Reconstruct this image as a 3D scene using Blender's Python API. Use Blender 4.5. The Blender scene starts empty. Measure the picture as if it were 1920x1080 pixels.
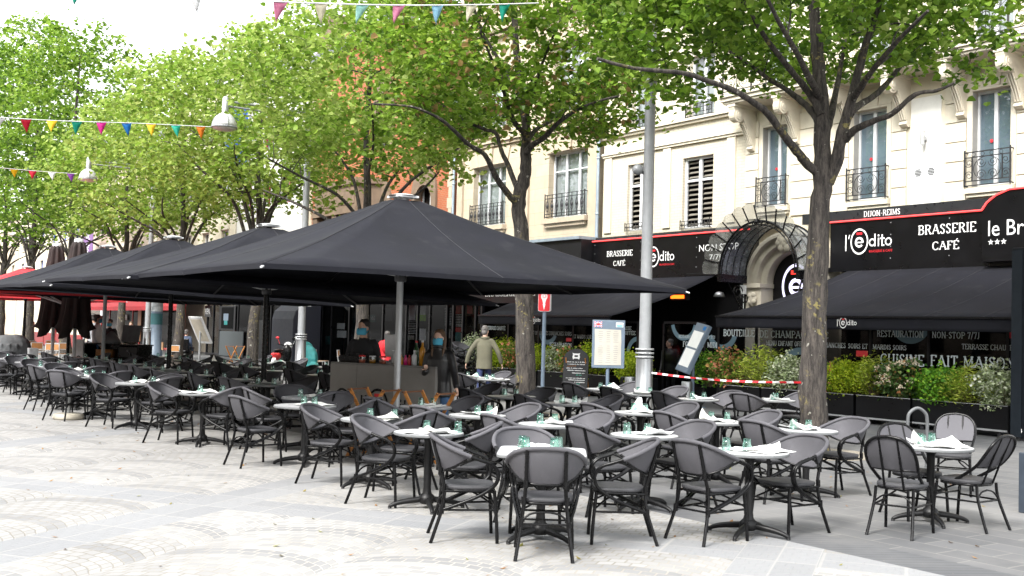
import bpy, bmesh, math, random
from mathutils import Vector, Matrix
sc = bpy.context.scene
COL = sc.collection
rnd = random.Random(11)
V = Vector
PI = math.pi
def rad(a): return math.radians(a)

# ------------------------------------------------------------------ camera (facade runs along +Y, street side is -X)
FPX, HCAM, ROLL, YAW = 2030.0, 1.72, rad(1.6), rad(35.3)
PITCH = math.atan(82.0 / FPX)
_f0 = V((math.sin(YAW), math.cos(YAW), 0)); _r0 = V((math.cos(YAW), -math.sin(YAW), 0)); _u0 = V((0, 0, 1))
CF = _f0 * math.cos(PITCH) + _u0 * math.sin(PITCH)
_up = _u0 * math.cos(PITCH) - _f0 * math.sin(PITCH)
CR = _r0 * math.cos(ROLL) + _up * math.sin(ROLL)
CU = _up * math.cos(ROLL) - _r0 * math.sin(ROLL)
cam_data = bpy.data.cameras.new('camera')
cam = bpy.data.objects.new('camera', cam_data); COL.objects.link(cam)
m = Matrix.Identity(4)
for i in range(3):
    m[i][0] = CR[i]; m[i][1] = CU[i]; m[i][2] = -CF[i]
m[2][3] = HCAM
cam.matrix_world = m
cam_data.sensor_width = 36.0
cam_data.lens = 36.0 * FPX / 1920.0
cam_data.clip_end = 2000
sc.camera = cam
# surveying helpers: where a sight line meets a level plane or an upright plane of the place
def ray(x, y): return CF + CR * ((x - 960) / FPX) - CU * ((y - 540) / FPX)
def at_level(x, y, Z=0.0):
    d = ray(x, y); t = (Z - HCAM) / d.z; return V((d.x * t, d.y * t, Z))
def at_x(x, y, X):
    d = ray(x, y); t = X / d.x; return V((X, d.y * t, HCAM + d.z * t))
def at_y(x, y, Y):
    d = ray(x, y); t = Y / d.y; return V((d.x * t, Y, HCAM + d.z * t))

# ------------------------------------------------------------------ scene objects
def thing(name, label, cat, loc=(0, 0, 0), rz=0.0, group=None, kind=None):
    o = bpy.data.objects.new(name, None); COL.objects.link(o)
    o.location = loc; o.rotation_euler = (0, 0, rz); o.empty_display_size = 0.1
    o['label'] = label; o['category'] = cat
    if group: o['group'] = group
    if kind: o['kind'] = kind
    return o
def tag(o, label, cat, group=None):
    o['label'] = label; o['category'] = cat
    if group: o['group'] = group
    return o
def dup(root, loc, rz, label=None, group=None):
    kids = KIDS.get(root.name, [])
    r = root.copy(); COL.objects.link(r); r.location = loc; r.rotation_euler = (0, 0, rz)
    if label: r['label'] = label
    if group: r['group'] = group
    def rec(src, par):
        for ch in KIDS.get(src.name, []):
            c = ch.copy(); COL.objects.link(c); c.parent = par
            KIDS.setdefault(par.name, []).append(c)
            rec(ch, c)
    rec(root, r)
    return r
KIDS = {}

class MB:
    """collects faces of one mesh"""
    def __init__(s): s.v = []; s.f = []; s.m = []; s.cur = 0; s.sm = []; s.smooth = False
    def add(s, vs, fs):
        b = len(s.v); s.v.extend([tuple(x) for x in vs])
        for f in fs: s.f.append([b + i for i in f]); s.m.append(s.cur); s.sm.append(s.smooth)
    def box(s, c, d, R=None):
        hx, hy, hz = d[0] / 2, d[1] / 2, d[2] / 2
        vs = [V((x, y, z)) for x in (-hx, hx) for y in (-hy, hy) for z in (-hz, hz)]
        if R is not None: vs = [R @ q for q in vs]
        s.add([q + V(c) for q in vs], [(0, 1, 3, 2), (4, 6, 7, 5), (0, 4, 5, 1), (2, 3, 7, 6), (0, 2, 6, 4), (1, 5, 7, 3)])
        return s
    def box2(s, a, b):
        a = V(a); b = V(b); return s.box((a + b) / 2, [abs(b[i] - a[i]) for i in range(3)])
    def bar(s, a, b, w, h):
        """a rectangular bar from a to b"""
        a = V(a); b = V(b); d = (b - a); L = d.length; d.normalize()
        up = V((0, 0, 1)) if abs(d.z) < .95 else V((1, 0, 0))
        sx = d.cross(up).normalized(); sy = sx.cross(d)
        R = Matrix((sx, d, sy)).transposed()
        return s.box((a + b) / 2, (w, L, h), R)
    def poly(s, pts): s.add(pts, [tuple(range(len(pts)))]); return s
    def tube(s, pts, r, n=8, closed=False, caps=True):
        pts = [V(p) for p in pts]; N = len(pts)
        rr = r if isinstance(r, (list, tuple)) else [r] * N
        rings = []; prev = None
        for i, p in enumerate(pts):
            if closed: t = pts[(i + 1) % N] - pts[i - 1]
            else: t = pts[min(i + 1, N - 1)] - pts[max(i - 1, 0)]
            if t.length < 1e-9: t = V((0, 0, 1))
            t.normalize()
            if prev is None:
                a = V((0, 0, 1)) if abs(t.z) < .9 else V((1, 0, 0))
                u = t.cross(a).normalized()
            else:
                u = prev - t * prev.dot(t)
                u = u.normalized() if u.length > 1e-6 else t.orthogonal().normalized()
            prev = u; w = t.cross(u)
            rings.append([p + (u * math.cos(2 * PI * k / n) + w * math.sin(2 * PI * k / n)) * rr[i] for k in range(n)])
        vs = [q for g in rings for q in g]; fs = []
        for i in range(N if closed else N - 1):
            j = (i + 1) % N
            for k in range(n):
                k2 = (k + 1) % n; fs.append((i * n + k, i * n + k2, j * n + k2, j * n + k))
        old = s.smooth; s.smooth = True; s.add(vs, fs)
        s.smooth = old
        if caps and not closed:
            s.add(rings[0], [tuple(range(n))[::-1]]); s.add(rings[-1], [tuple(range(n))])
        return s
    def lathe(s, prof, n=20, c=(0, 0, 0), caps=False, smooth=True):
        vs = []; fs = []
        for (r, z) in prof:
            for k in range(n):
                a = 2 * PI * k / n; vs.append((c[0] + r * math.cos(a), c[1] + r * math.sin(a), c[2] + z))
        for i in range(len(prof) - 1):
            for k in range(n):
                k2 = (k + 1) % n; fs.append((i * n + k, i * n + k2, (i + 1) * n + k2, (i + 1) * n + k))
        old = s.smooth; s.smooth = smooth; s.add(vs, fs); s.smooth = old
        if caps:
            s.add(vs[:n], [tuple(range(n))[::-1]]); s.add(vs[-n:], [tuple(range(n))])
        return s
    def prism(s, pts, d):
        """a flat outline (3-D points) pushed along d"""
        n = len(pts); d = V(d); a = [V(p) for p in pts]; b = [p + d for p in a]
        fs = [tuple(range(n))[::-1], tuple(range(n, 2 * n))] + [(i, (i + 1) % n, n + (i + 1) % n, n + i) for i in range(n)]
        s.add(a + b, fs); return s
    def grid(s, rows, smooth=True):
        n = len(rows[0]); vs = [p for r in rows for p in r]; fs = []
        for i in range(len(rows) - 1):
            for k in range(n - 1): fs.append((i * n + k, i * n + k + 1, (i + 1) * n + k + 1, (i + 1) * n + k))
        old = s.smooth; s.smooth = smooth; s.add(vs, fs); s.smooth = old
        return s
    def ball(s, c, r, n=12, R=None):
        """an ellipsoid"""
        if not isinstance(r, (list, tuple)): r = (r, r, r)
        vs = []; m2 = n // 2
        for i in range(m2 + 1):
            t = PI * i / m2
            for k in range(n):
                a = 2 * PI * k / n
                q = V((r[0] * math.sin(t) * math.cos(a), r[1] * math.sin(t) * math.sin(a), r[2] * math.cos(t)))
                if R is not None: q = R @ q
                vs.append(q + V(c))
        fs = [(i * n + k, (i + 1) * n + k, (i + 1) * n + (k + 1) % n, i * n + (k + 1) % n) for i in range(m2) for k in range(n)]
        old = s.smooth; s.smooth = True; s.add(vs, fs); s.smooth = old
        return s
    def mesh(s, name, mats):
        me = bpy.data.meshes.new(name); me.from_pydata(s.v, [], s.f)
        if not isinstance(mats, (list, tuple)): mats = [mats]
        for q in mats: me.materials.append(q)
        me.polygons.foreach_set('material_index', s.m)
        me.polygons.foreach_set('use_smooth', s.sm)
        me.update(); return me
    def build(s, name, mats, parent=None, solid=0, bevel=0):
        o = bpy.data.objects.new(name, s.mesh(name, mats)); COL.objects.link(o)
        if parent: o.parent = parent; KIDS.setdefault(parent.name, []).append(o)
        if solid:
            md = o.modifiers.new('thickness', 'SOLIDIFY'); md.thickness = solid; md.offset = 0
        if bevel:
            md = o.modifiers.new('soft', 'BEVEL'); md.width = bevel; md.segments = 2; md.limit_method = 'ANGLE'; md.angle_limit = rad(40)
        return o
def spline(pts, k=6, closed=False):
    pts = [V(p) for p in pts]; out = []; N = len(pts)
    for i in range(N if closed else N - 1):
        if closed: p0, p1, p2, p3 = pts[i - 1], pts[i], pts[(i + 1) % N], pts[(i + 2) % N]
        else: p0, p1, p2, p3 = pts[max(i - 1, 0)], pts[i], pts[i + 1], pts[min(i + 2, N - 1)]
        for j in range(k):
            t = j / k
            out.append(.5 * ((2 * p1) + (p2 - p0) * t + (2 * p0 - 5 * p1 + 4 * p2 - p3) * t * t + (3 * p1 - p0 - 3 * p2 + p3) * t ** 3))
    if not closed: out.append(pts[-1])
    return out
def mirror(pts): return [V((-p[0], p[1], p[2])) for p in pts]

# ------------------------------------------------------------------ materials
class S:
    """a shader socket one can calculate with"""
    def __init__(s, nt, so): s.nt = nt; s.so = so
    def op(s, o, b=None, c=None, clamp=False):
        n = s.nt.nodes.new('ShaderNodeMath'); n.operation = o; n.use_clamp = clamp
        for i, q in enumerate((s, b, c)):
            if q is None: continue
            if isinstance(q, S): s.nt.links.new(q.so, n.inputs[i])
            else: n.inputs[i].default_value = q
        return S(s.nt, n.outputs[0])
    def __add__(s, b): return s.op('ADD', b)
    def __sub__(s, b): return s.op('SUBTRACT', b)
    def __mul__(s, b): return s.op('MULTIPLY', b)
    def __truediv__(s, b): return s.op('DIVIDE', b)
    def lt(s, b): return s.op('LESS_THAN', b)
    def gt(s, b): return s.op('GREATER_THAN', b)
    def floor(s): return s.op('FLOOR')
    def fract(s): return s.op('FRACT')
    def abs(s): return s.op('ABSOLUTE')
    def sqrt(s): return s.op('SQRT')
    def max(s, b): return s.op('MAXIMUM', b)
    def min(s, b): return s.op('MINIMUM', b)
def nodes(name):
    mt = bpy.data.materials.new(name); mt.use_nodes = True
    nt = mt.node_tree; return mt, nt, nt.nodes['Principled BSDF']
def setc(b, col, rough, metal=0, spec=.5):
    b.inputs['Base Color'].default_value = (*col, 1); b.inputs['Roughness'].default_value = rough
    b.inputs['Metallic'].default_value = metal; b.inputs['Specular IOR Level'].default_value = spec
def mixcol(nt, fac, a, b):
    n = nt.nodes.new('ShaderNodeMix'); n.data_type = 'RGBA'
    if isinstance(fac, S): nt.links.new(fac.so, n.inputs[0])
    else: n.inputs[0].default_value = fac
    for i, q in ((6, a), (7, b)):
        if isinstance(q, S): nt.links.new(q.so, n.inputs[i])
        else: n.inputs[i].default_value = (*q, 1)
    return S(nt, n.outputs[2])
def noise(nt, scale, detail=4, coord='Object', rough=.6, stretch=None):
    tc = nt.nodes.new('ShaderNodeTexCoord'); n = nt.nodes.new('ShaderNodeTexNoise')
    n.inputs['Scale'].default_value = scale; n.inputs['Detail'].default_value = detail; n.inputs['Roughness'].default_value = rough
    so = tc.outputs[coord]
    if stretch:
        mp = nt.nodes.new('ShaderNodeMapping'); mp.inputs['Scale'].default_value = stretch
        nt.links.new(so, mp.inputs[0]); so = mp.outputs[0]
    nt.links.new(so, n.inputs['Vector']); return S(nt, n.outputs['Fac'])
def smooth(x, a, b):
    n = x.nt.nodes.new('ShaderNodeMapRange'); n.interpolation_type = 'SMOOTHSTEP'
    x.nt.links.new(x.so, n.inputs[0]); n.inputs[1].default_value = a; n.inputs[2].default_value = b
    return S(x.nt, n.outputs[0])
def bump(nt, b, h, dist, strength=.6):
    n = nt.nodes.new('ShaderNodeBump'); n.inputs['Distance'].default_value = dist; n.inputs['Strength'].default_value = strength
    nt.links.new(h.so, n.inputs['Height']); nt.links.new(n.outputs[0], b.inputs['Normal'])
_MC = {}
def panemat(name, col, clear):
    '''weathered glass: partly clear, partly a greyish film'''
    mt = bpy.data.materials.new(name); mt.use_nodes = True; nt = mt.node_tree; b = nt.nodes['Principled BSDF']; setc(b, col, .18)
    g = nt.nodes.new('ShaderNodeNewGeometry'); n = noise(nt, 2.5, 3); c = mixcol(nt, smooth(n, .35, .65), tuple(q * .5 for q in col), tuple(min(1, q * 1.35) for q in col)); nt.links.new(c.so, b.inputs['Base Color'])
    t = nt.nodes.new('ShaderNodeBsdfTransparent'); t.inputs[0].default_value = (.8, .82, .82, 1)
    mx = nt.nodes.new('ShaderNodeMixShader'); mx.inputs[0].default_value = clear; nt.links.new(b.outputs[0], mx.inputs[1]); nt.links.new(t.outputs[0], mx.inputs[2])
    nt.links.new(mx.outputs[0], [n for n in nt.nodes if n.type == 'OUTPUT_MATERIAL'][0].inputs[0]); return mt
def pm(name, col, rough=.5, metal=0, var=.12, scale=6, bmp=0, spec=.5, stretch=None, dirt=None):
    if name in _MC: return _MC[name]
    mt, nt, b = nodes(name); setc(b, col, rough, metal, spec)
    n = noise(nt, scale, stretch=stretch)
    c1 = tuple(min(1, q * (1 - var)) for q in col); c2 = tuple(min(1, q * (1 + var)) for q in col)
    c = mixcol(nt, smooth(n, .3, .7), c1, c2)
    if dirt:
        n2 = noise(nt, dirt[0], 5); c = mixcol(nt, smooth(n2, .55, .8) * dirt[2], c, dirt[1])
    nt.links.new(c.so, b.inputs['Base Color'])
    r = n * .25 + (rough - .12); nt.links.new(r.so, b.inputs['Roughness'])
    if bmp: bump(nt, b, noise(nt, scale * 4), bmp)
    _MC[name] = mt; return mt
def leafmat(name, stops, trans=.35, rough=.5):
    """thin leaf; every leaf takes its own tone out of the list of (position, colour)"""
    mt, nt, b = nodes(name)
    g = nt.nodes.new('ShaderNodeNewGeometry'); cr = nt.nodes.new('ShaderNodeValToRGB')
    nt.links.new(g.outputs['Random Per Island'], cr.inputs[0])
    el = cr.color_ramp.elements
    while len(el) < len(stops): el.new(.5)
    for e, (p, c) in zip(el, stops): e.position = p; e.color = (*c, 1)
    nt.links.new(cr.outputs[0], b.inputs['Base Color']); b.inputs['Roughness'].default_value = rough
    b.inputs['Specular IOR Level'].default_value = .35
    tr = nt.nodes.new('ShaderNodeBsdfTranslucent'); nt.links.new(cr.outputs[0], tr.inputs['Color'])
    mx = nt.nodes.new('ShaderNodeMixShader'); mx.inputs[0].default_value = trans
    nt.links.new(b.outputs[0], mx.inputs[1]); nt.links.new(tr.outputs[0], mx.inputs[2])
    out = [n for n in nt.nodes if n.type == 'OUTPUT_MATERIAL'][0]
    nt.links.new(mx.outputs[0], out.inputs[0]); return mt
def glassmat(name, tint, refl=.5, rough=.02, base=.1):
    """thin glass: tinted clear pane with a reflecting face"""
    mt, nt, b = nodes(name); nt.nodes.remove(b)
    t = nt.nodes.new('ShaderNodeBsdfTransparent'); t.inputs[0].default_value = (*tint, 1)
    g = nt.nodes.new('ShaderNodeBsdfGlossy'); g.inputs['Roughness'].default_value = rough
    fr = nt.nodes.new('ShaderNodeLayerWeight'); fr.inputs[0].default_value = .5
    f = (S(nt, fr.outputs['Facing']).op('POWER', 4.0) * refl * 1.4 + base).op('MINIMUM', 1.0)
    mx = nt.nodes.new('ShaderNodeMixShader'); nt.links.new(f.so, mx.inputs[0])
    nt.links.new(t.outputs[0], mx.inputs[1]); nt.links.new(g.outputs[0], mx.inputs[2])
    out = [n for n in nt.nodes if n.type == 'OUTPUT_MATERIAL'][0]; nt.links.new(mx.outputs[0], out.inputs[0])
    return mt
def emit(name, col, s):
    mt, nt, b = nodes(name); setc(b, col, .5); b.inputs['Emission Color'].default_value = (*col, 1); b.inputs['Emission Strength'].default_value = s
    return mt

M = dict(
    black=pm('black_lacquer', (.004, .004, .0045), .27, var=.25, scale=20, spec=.22),
    iron=pm('wrought_iron', (.02, .02, .023), .5, var=.3),
    castiron=pm('cast_iron', (.006, .006, .0065), .45, var=.3, scale=30, spec=.3),
    mesh=pm('grey_woven_mesh', (.072, .067, .071), .75, var=.12, scale=60, bmp=.001),
    seatpad=pm('dark_woven_seat', (.034, .032, .035), .6, var=.15, scale=60, bmp=.001),
    top=pm('pale_table_laminate', (.48, .49, .50), .3, var=.06, scale=8),
    topedge=pm('table_edge', (.16, .165, .17), .5),
    paper=pm('white_paper', (.80, .80, .78), .8, var=.03, scale=5),
    ink=pm('print_ink', (.22, .22, .23), .8),
    canvas=pm('black_canvas', (.0088, .0092, .0138), .85, var=.18, scale=1.2, bmp=.006, spec=.25, dirt=(3, (.03, .03, .034), .5)),
    canvasred=pm('red_canvas', (.55, .03, .04), .7),
    steel=pm('brushed_steel', (.33, .34, .35), .38, .85, var=.1, scale=3, stretch=(8, 8, .6)),
    alu=pm('grey_aluminium', (.42, .43, .44), .45, .5, var=.08),
    galv=pm('galvanised_paint', (.27, .28, .29), .5, .25, var=.08),
    zinc=pm('zinc_downpipe', (.30, .36, .42), .5, .4, var=.1),
    bluegrey=pm('blue_grey_paint', (.12, .16, .21), .5, var=.08),
    white=pm('white_paint', (.60, .61, .62), .45, var=.04),
    whitesign=pm('white_lettering', (.8, .8, .8), .5, var=.02),
    greysign=pm('grey_lettering', (.62, .68, .72), .5, var=.02),
    ringblue=pm('grey_blue_print', (.10, .17, .22), .5, var=.02),
    redsign=pm('red_lettering', (.62, .02, .03), .5, var=.03),
    red=pm('red_paint', (.55, .03, .03), .4, var=.1),
    darkred=pm('dark_red_paint', (.25, .025, .025), .5, var=.15),
    signblack=pm('black_sign_panel', (.004, .004, .005), .3, var=.2, scale=2, spec=.3),
    darkwall=pm('dark_shopfront', (.009, .009, .011), .5, var=.3, scale=2, spec=.3),
    charcoal=pm('charcoal_board', (.018, .019, .021), .6, var=.15),
    wood=pm('orange_wood', (.42, .17, .04), .5, var=.25, scale=10, stretch=(1, 1, 8)),
    palewood=pm('pale_wood', (.46, .27, .14), .6, var=.15, scale=10),
    wicker=pm('wicker', (.38, .18, .06), .7, var=.4, scale=50),
    barpanel=pm('taupe_bar_panel', (.215, .205, .19), .4, .1, var=.08, scale=2),
    rubber=pm('rubber', (.02, .02, .02), .8),
    stone=pm('pale_stone', (.42, .385, .315), .8, var=.1, scale=3, bmp=.004, dirt=(1.2, (.30, .26, .20), .6)),
    cream=pm('cream_painted_wall', (.56, .505, .39), .75, var=.05, scale=1.5, bmp=.003, dirt=(.8, (.36, .31, .23), .5)),
    creamtrim=pm('cream_painted_stone', (.59, .54, .435), .7, var=.06, scale=3, bmp=.003, dirt=(1.5, (.34, .295, .23), .6)),
    beigestone=pm('beige_ashlar', (.41, .34, .255), .8, var=.08, scale=2, bmp=.004, dirt=(.7, (.32, .23, .15), .5)),
    sandstone=pm('brown_sandstone', (.15, .105, .07), .8, var=.15, scale=3, bmp=.004, dirt=(2, (.2, .14, .10), .7)),
    whitewall=pm('white_rendered_wall', (.52, .51, .48), .8, var=.05, scale=2),
    pinkwall=pm('pinkish_rendered_wall', (.43, .34, .27), .8, var=.06, scale=2),
    roof=pm('slate_roof', (.12, .125, .14), .6, var=.2, scale=6),
    crimson=pm('crimson_frame', (.33, .02, .06), .5),
    shutter=pm('grey_shutter', (.34, .33, .31), .6, var=.05),
    louvre=pm('grey_louvre_slat', (.17, .155, .13), .5, var=.2, scale=3),
    curtain=pm('sheer_curtain', (.30, .32, .31), .9, var=.1, scale=3),
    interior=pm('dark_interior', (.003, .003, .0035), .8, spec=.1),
    turquoise=pm('turquoise_cloth', (.02, .18, .18), .7, var=.2),
    purple=pm('purple_banner', (.15, .07, .20), .7, var=.06),
    blue=pm('blue_sign', (.02, .10, .50), .5),
    pale=pm('pale_plastic', (.55, .56, .57), .5),
    brownfab=pm('brown_canvas', (.022, .014, .013), .85, var=.3),
    greycover=pm('grey_cover', (.10, .105, .11), .8, var=.3, scale=2, bmp=.01),
    terracotta=pm('red_ceramic', (.5, .12, .06), .5),
    amber=pm('amber_bottle', (.5, .22, .02), .2),
    greenbottle=pm('green_bottle', (.02, .06, .02), .15),
    fringe=panemat('frosted_glass', (.34, .34, .32), .58),
    glazing=panemat('canopy_glass', (.20, .225, .25), .45),
    pane=glassmat('window_glass', (.82, .85, .87), .5, .02, .10),
    bluepane=pm('blue_backed_glass', (.155, .205, .24), .3, var=.1, scale=1),
    shopglass=glassmat('dark_shop_glass', (.55, .56, .58), .12, .03, .012),
)
def brickmat(name, c1, c2, mortar, sx, sy, off=.5, bmp=.004, msize=.012):
    mt, nt, b = nodes(name); b.inputs['Roughness'].default_value = .85
    tc = nt.nodes.new('ShaderNodeTexCoord'); sp = nt.nodes.new('ShaderNodeSeparateXYZ'); cb = nt.nodes.new('ShaderNodeCombineXYZ')
    nt.links.new(tc.outputs['Object'], sp.inputs[0])
    s = S(nt, sp.outputs[0]) + S(nt, sp.outputs[1])
    nt.links.new(s.so, cb.inputs[0]); nt.links.new(sp.outputs[2], cb.inputs[1])
    br = nt.nodes.new('ShaderNodeTexBrick'); nt.links.new(cb.outputs[0], br.inputs['Vector'])
    br.inputs['Color1'].default_value = (*c1, 1); br.inputs['Color2'].default_value = (*c2, 1); br.inputs['Mortar'].default_value = (*mortar, 1)
    br.inputs['Scale'].default_value = 1; br.inputs['Brick Width'].default_value = sx; br.inputs['Row Height'].default_value = sy
    br.inputs['Mortar Size'].default_value = msize; br.inputs['Mortar Smooth'].default_value = .2; br.offset = off
    n = noise(nt, 2.5, 5); c = mixcol(nt, smooth(n, .35, .75) * .45, S(nt, br.outputs[0]), tuple(q * .72 for q in c1))
    nt.links.new(c.so, b.inputs['Base Color'])
    bump(nt, b, S(nt, br.outputs['Fac']) * -1.0, bmp)
    return mt
M['brick'] = brickmat('orange_brick', (.34, .08, .026), (.28, .06, .02), (.28, .17, .10), .22, .075)
M['paintbrick'] = brickmat('cream_painted_brick', (.58, .53, .42), (.545, .495, .385), (.43, .385, .30), .24, .085, bmp=.003, msize=.008)
M['ashlar'] = brickmat('ashlar_blocks', (.47, .40, .30), (.44, .37, .27), (.34, .28, .205), 1.1, .42, bmp=.003, msize=.008)

# bark with lichen
def barkmat():
    mt, nt, b = nodes('lime_bark'); b.inputs['Roughness'].default_value = .9
    n1 = noise(nt, 5, 8, stretch=(3.5, 3.5, .6), rough=.78); n2 = noise(nt, 2.6, 3); n3 = noise(nt, 14, 3)
    c = mixcol(nt, smooth(n1, .36, .66), (.011, .009, .008), (.088, .075, .065))
    c = mixcol(nt, smooth(n2, .54, .66) * smooth(n3, .52, .60) * .8, c, (.22, .185, .06))
    c = mixcol(nt, smooth(noise(nt, 9, 2), .68, .72), c, (.25, .24, .21))
    nt.links.new(c.so, b.inputs['Base Color']); bump(nt, b, n1, .025, 1.0)
    return mt
M['bark'] = barkmat()

# the woven backs let some light through between the threads
def meshmat():
    mt = M['mesh']; nt = mt.node_tree; b = nt.nodes['Principled BSDF']; out = [n for n in nt.nodes if n.type == 'OUTPUT_MATERIAL'][0]
    t = nt.nodes.new('ShaderNodeBsdfTransparent'); mx = nt.nodes.new('ShaderNodeMixShader'); mx.inputs[0].default_value = .10
    nt.links.new(b.outputs[0], mx.inputs[1]); nt.links.new(t.outputs[0], mx.inputs[2]); nt.links.new(mx.outputs[0], out.inputs[0])
meshmat()
for k, a, bb in (('mesh', (.056, .055, .062), (.092, .090, .101)), ('seatpad', (.024, .024, .027), (.046, .046, .051))):     # some chairs are more faded than others
    nt = M[k].node_tree; b = nt.nodes['Principled BSDF']; oi = nt.nodes.new('ShaderNodeObjectInfo')
    n = noise(nt, 7, 4); base = mixcol(nt, S(nt, oi.outputs['Random']), a, bb); c = mixcol(nt, smooth(n, .5, .8) * .35, base, tuple(q * 1.4 for q in bb)); nt.links.new(c.so, b.inputs['Base Color'])
# ------------------------------------------------------------------ light: bright overcast day
w = bpy.data.worlds.new('World'); sc.world = w; w.use_nodes = True
wn = w.node_tree; bg = wn.nodes['Background']
SUN_EL, SUN_AZ = rad(46), rad(252)      # azimuth clockwise from +Y
sky = wn.nodes.new('ShaderNodeTexSky'); sky.sky_type = 'NISHITA'; sky.sun_disc = False
sky.sun_elevation = SUN_EL; sky.sun_rotation = SUN_AZ
sky.air_density = 1.6; sky.dust_density = 2.0; sky.ozone_density = 1.0
hs = wn.nodes.new('ShaderNodeHueSaturation'); hs.inputs['Saturation'].default_value = .12   # cloud cover greys the blue
wn.links.new(sky.outputs[0], hs.inputs['Color']); wn.links.new(hs.outputs[0], bg.inputs[0])
bg.inputs[1].default_value = .15
sd = bpy.data.lights.new('sun', 'SUN'); sd.energy = 1.5; sd.angle = rad(14); sd.color = (1, .97, .92)
so = bpy.data.objects.new('sun', sd); COL.objects.link(so)
sdir = V((math.sin(SUN_AZ) * math.cos(SUN_EL), math.cos(SUN_AZ) * math.cos(SUN_EL), math.sin(SUN_EL)))
so.rotation_euler = sdir.to_track_quat('Z', 'Y').to_euler(); so.location = (0, 0, 30)
sc.view_settings.view_transform = 'Standard'; sc.view_settings.look = 'None'
sc.view_settings.exposure = 1.95; sc.view_settings.gamma = 1
sc.cycles.max_bounces = 8; sc.cycles.transparent_max_bounces = 16
sc.cycles.caustics_reflective = False; sc.cycles.caustics_refractive = False
sc.cycles.use_denoising = True

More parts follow.
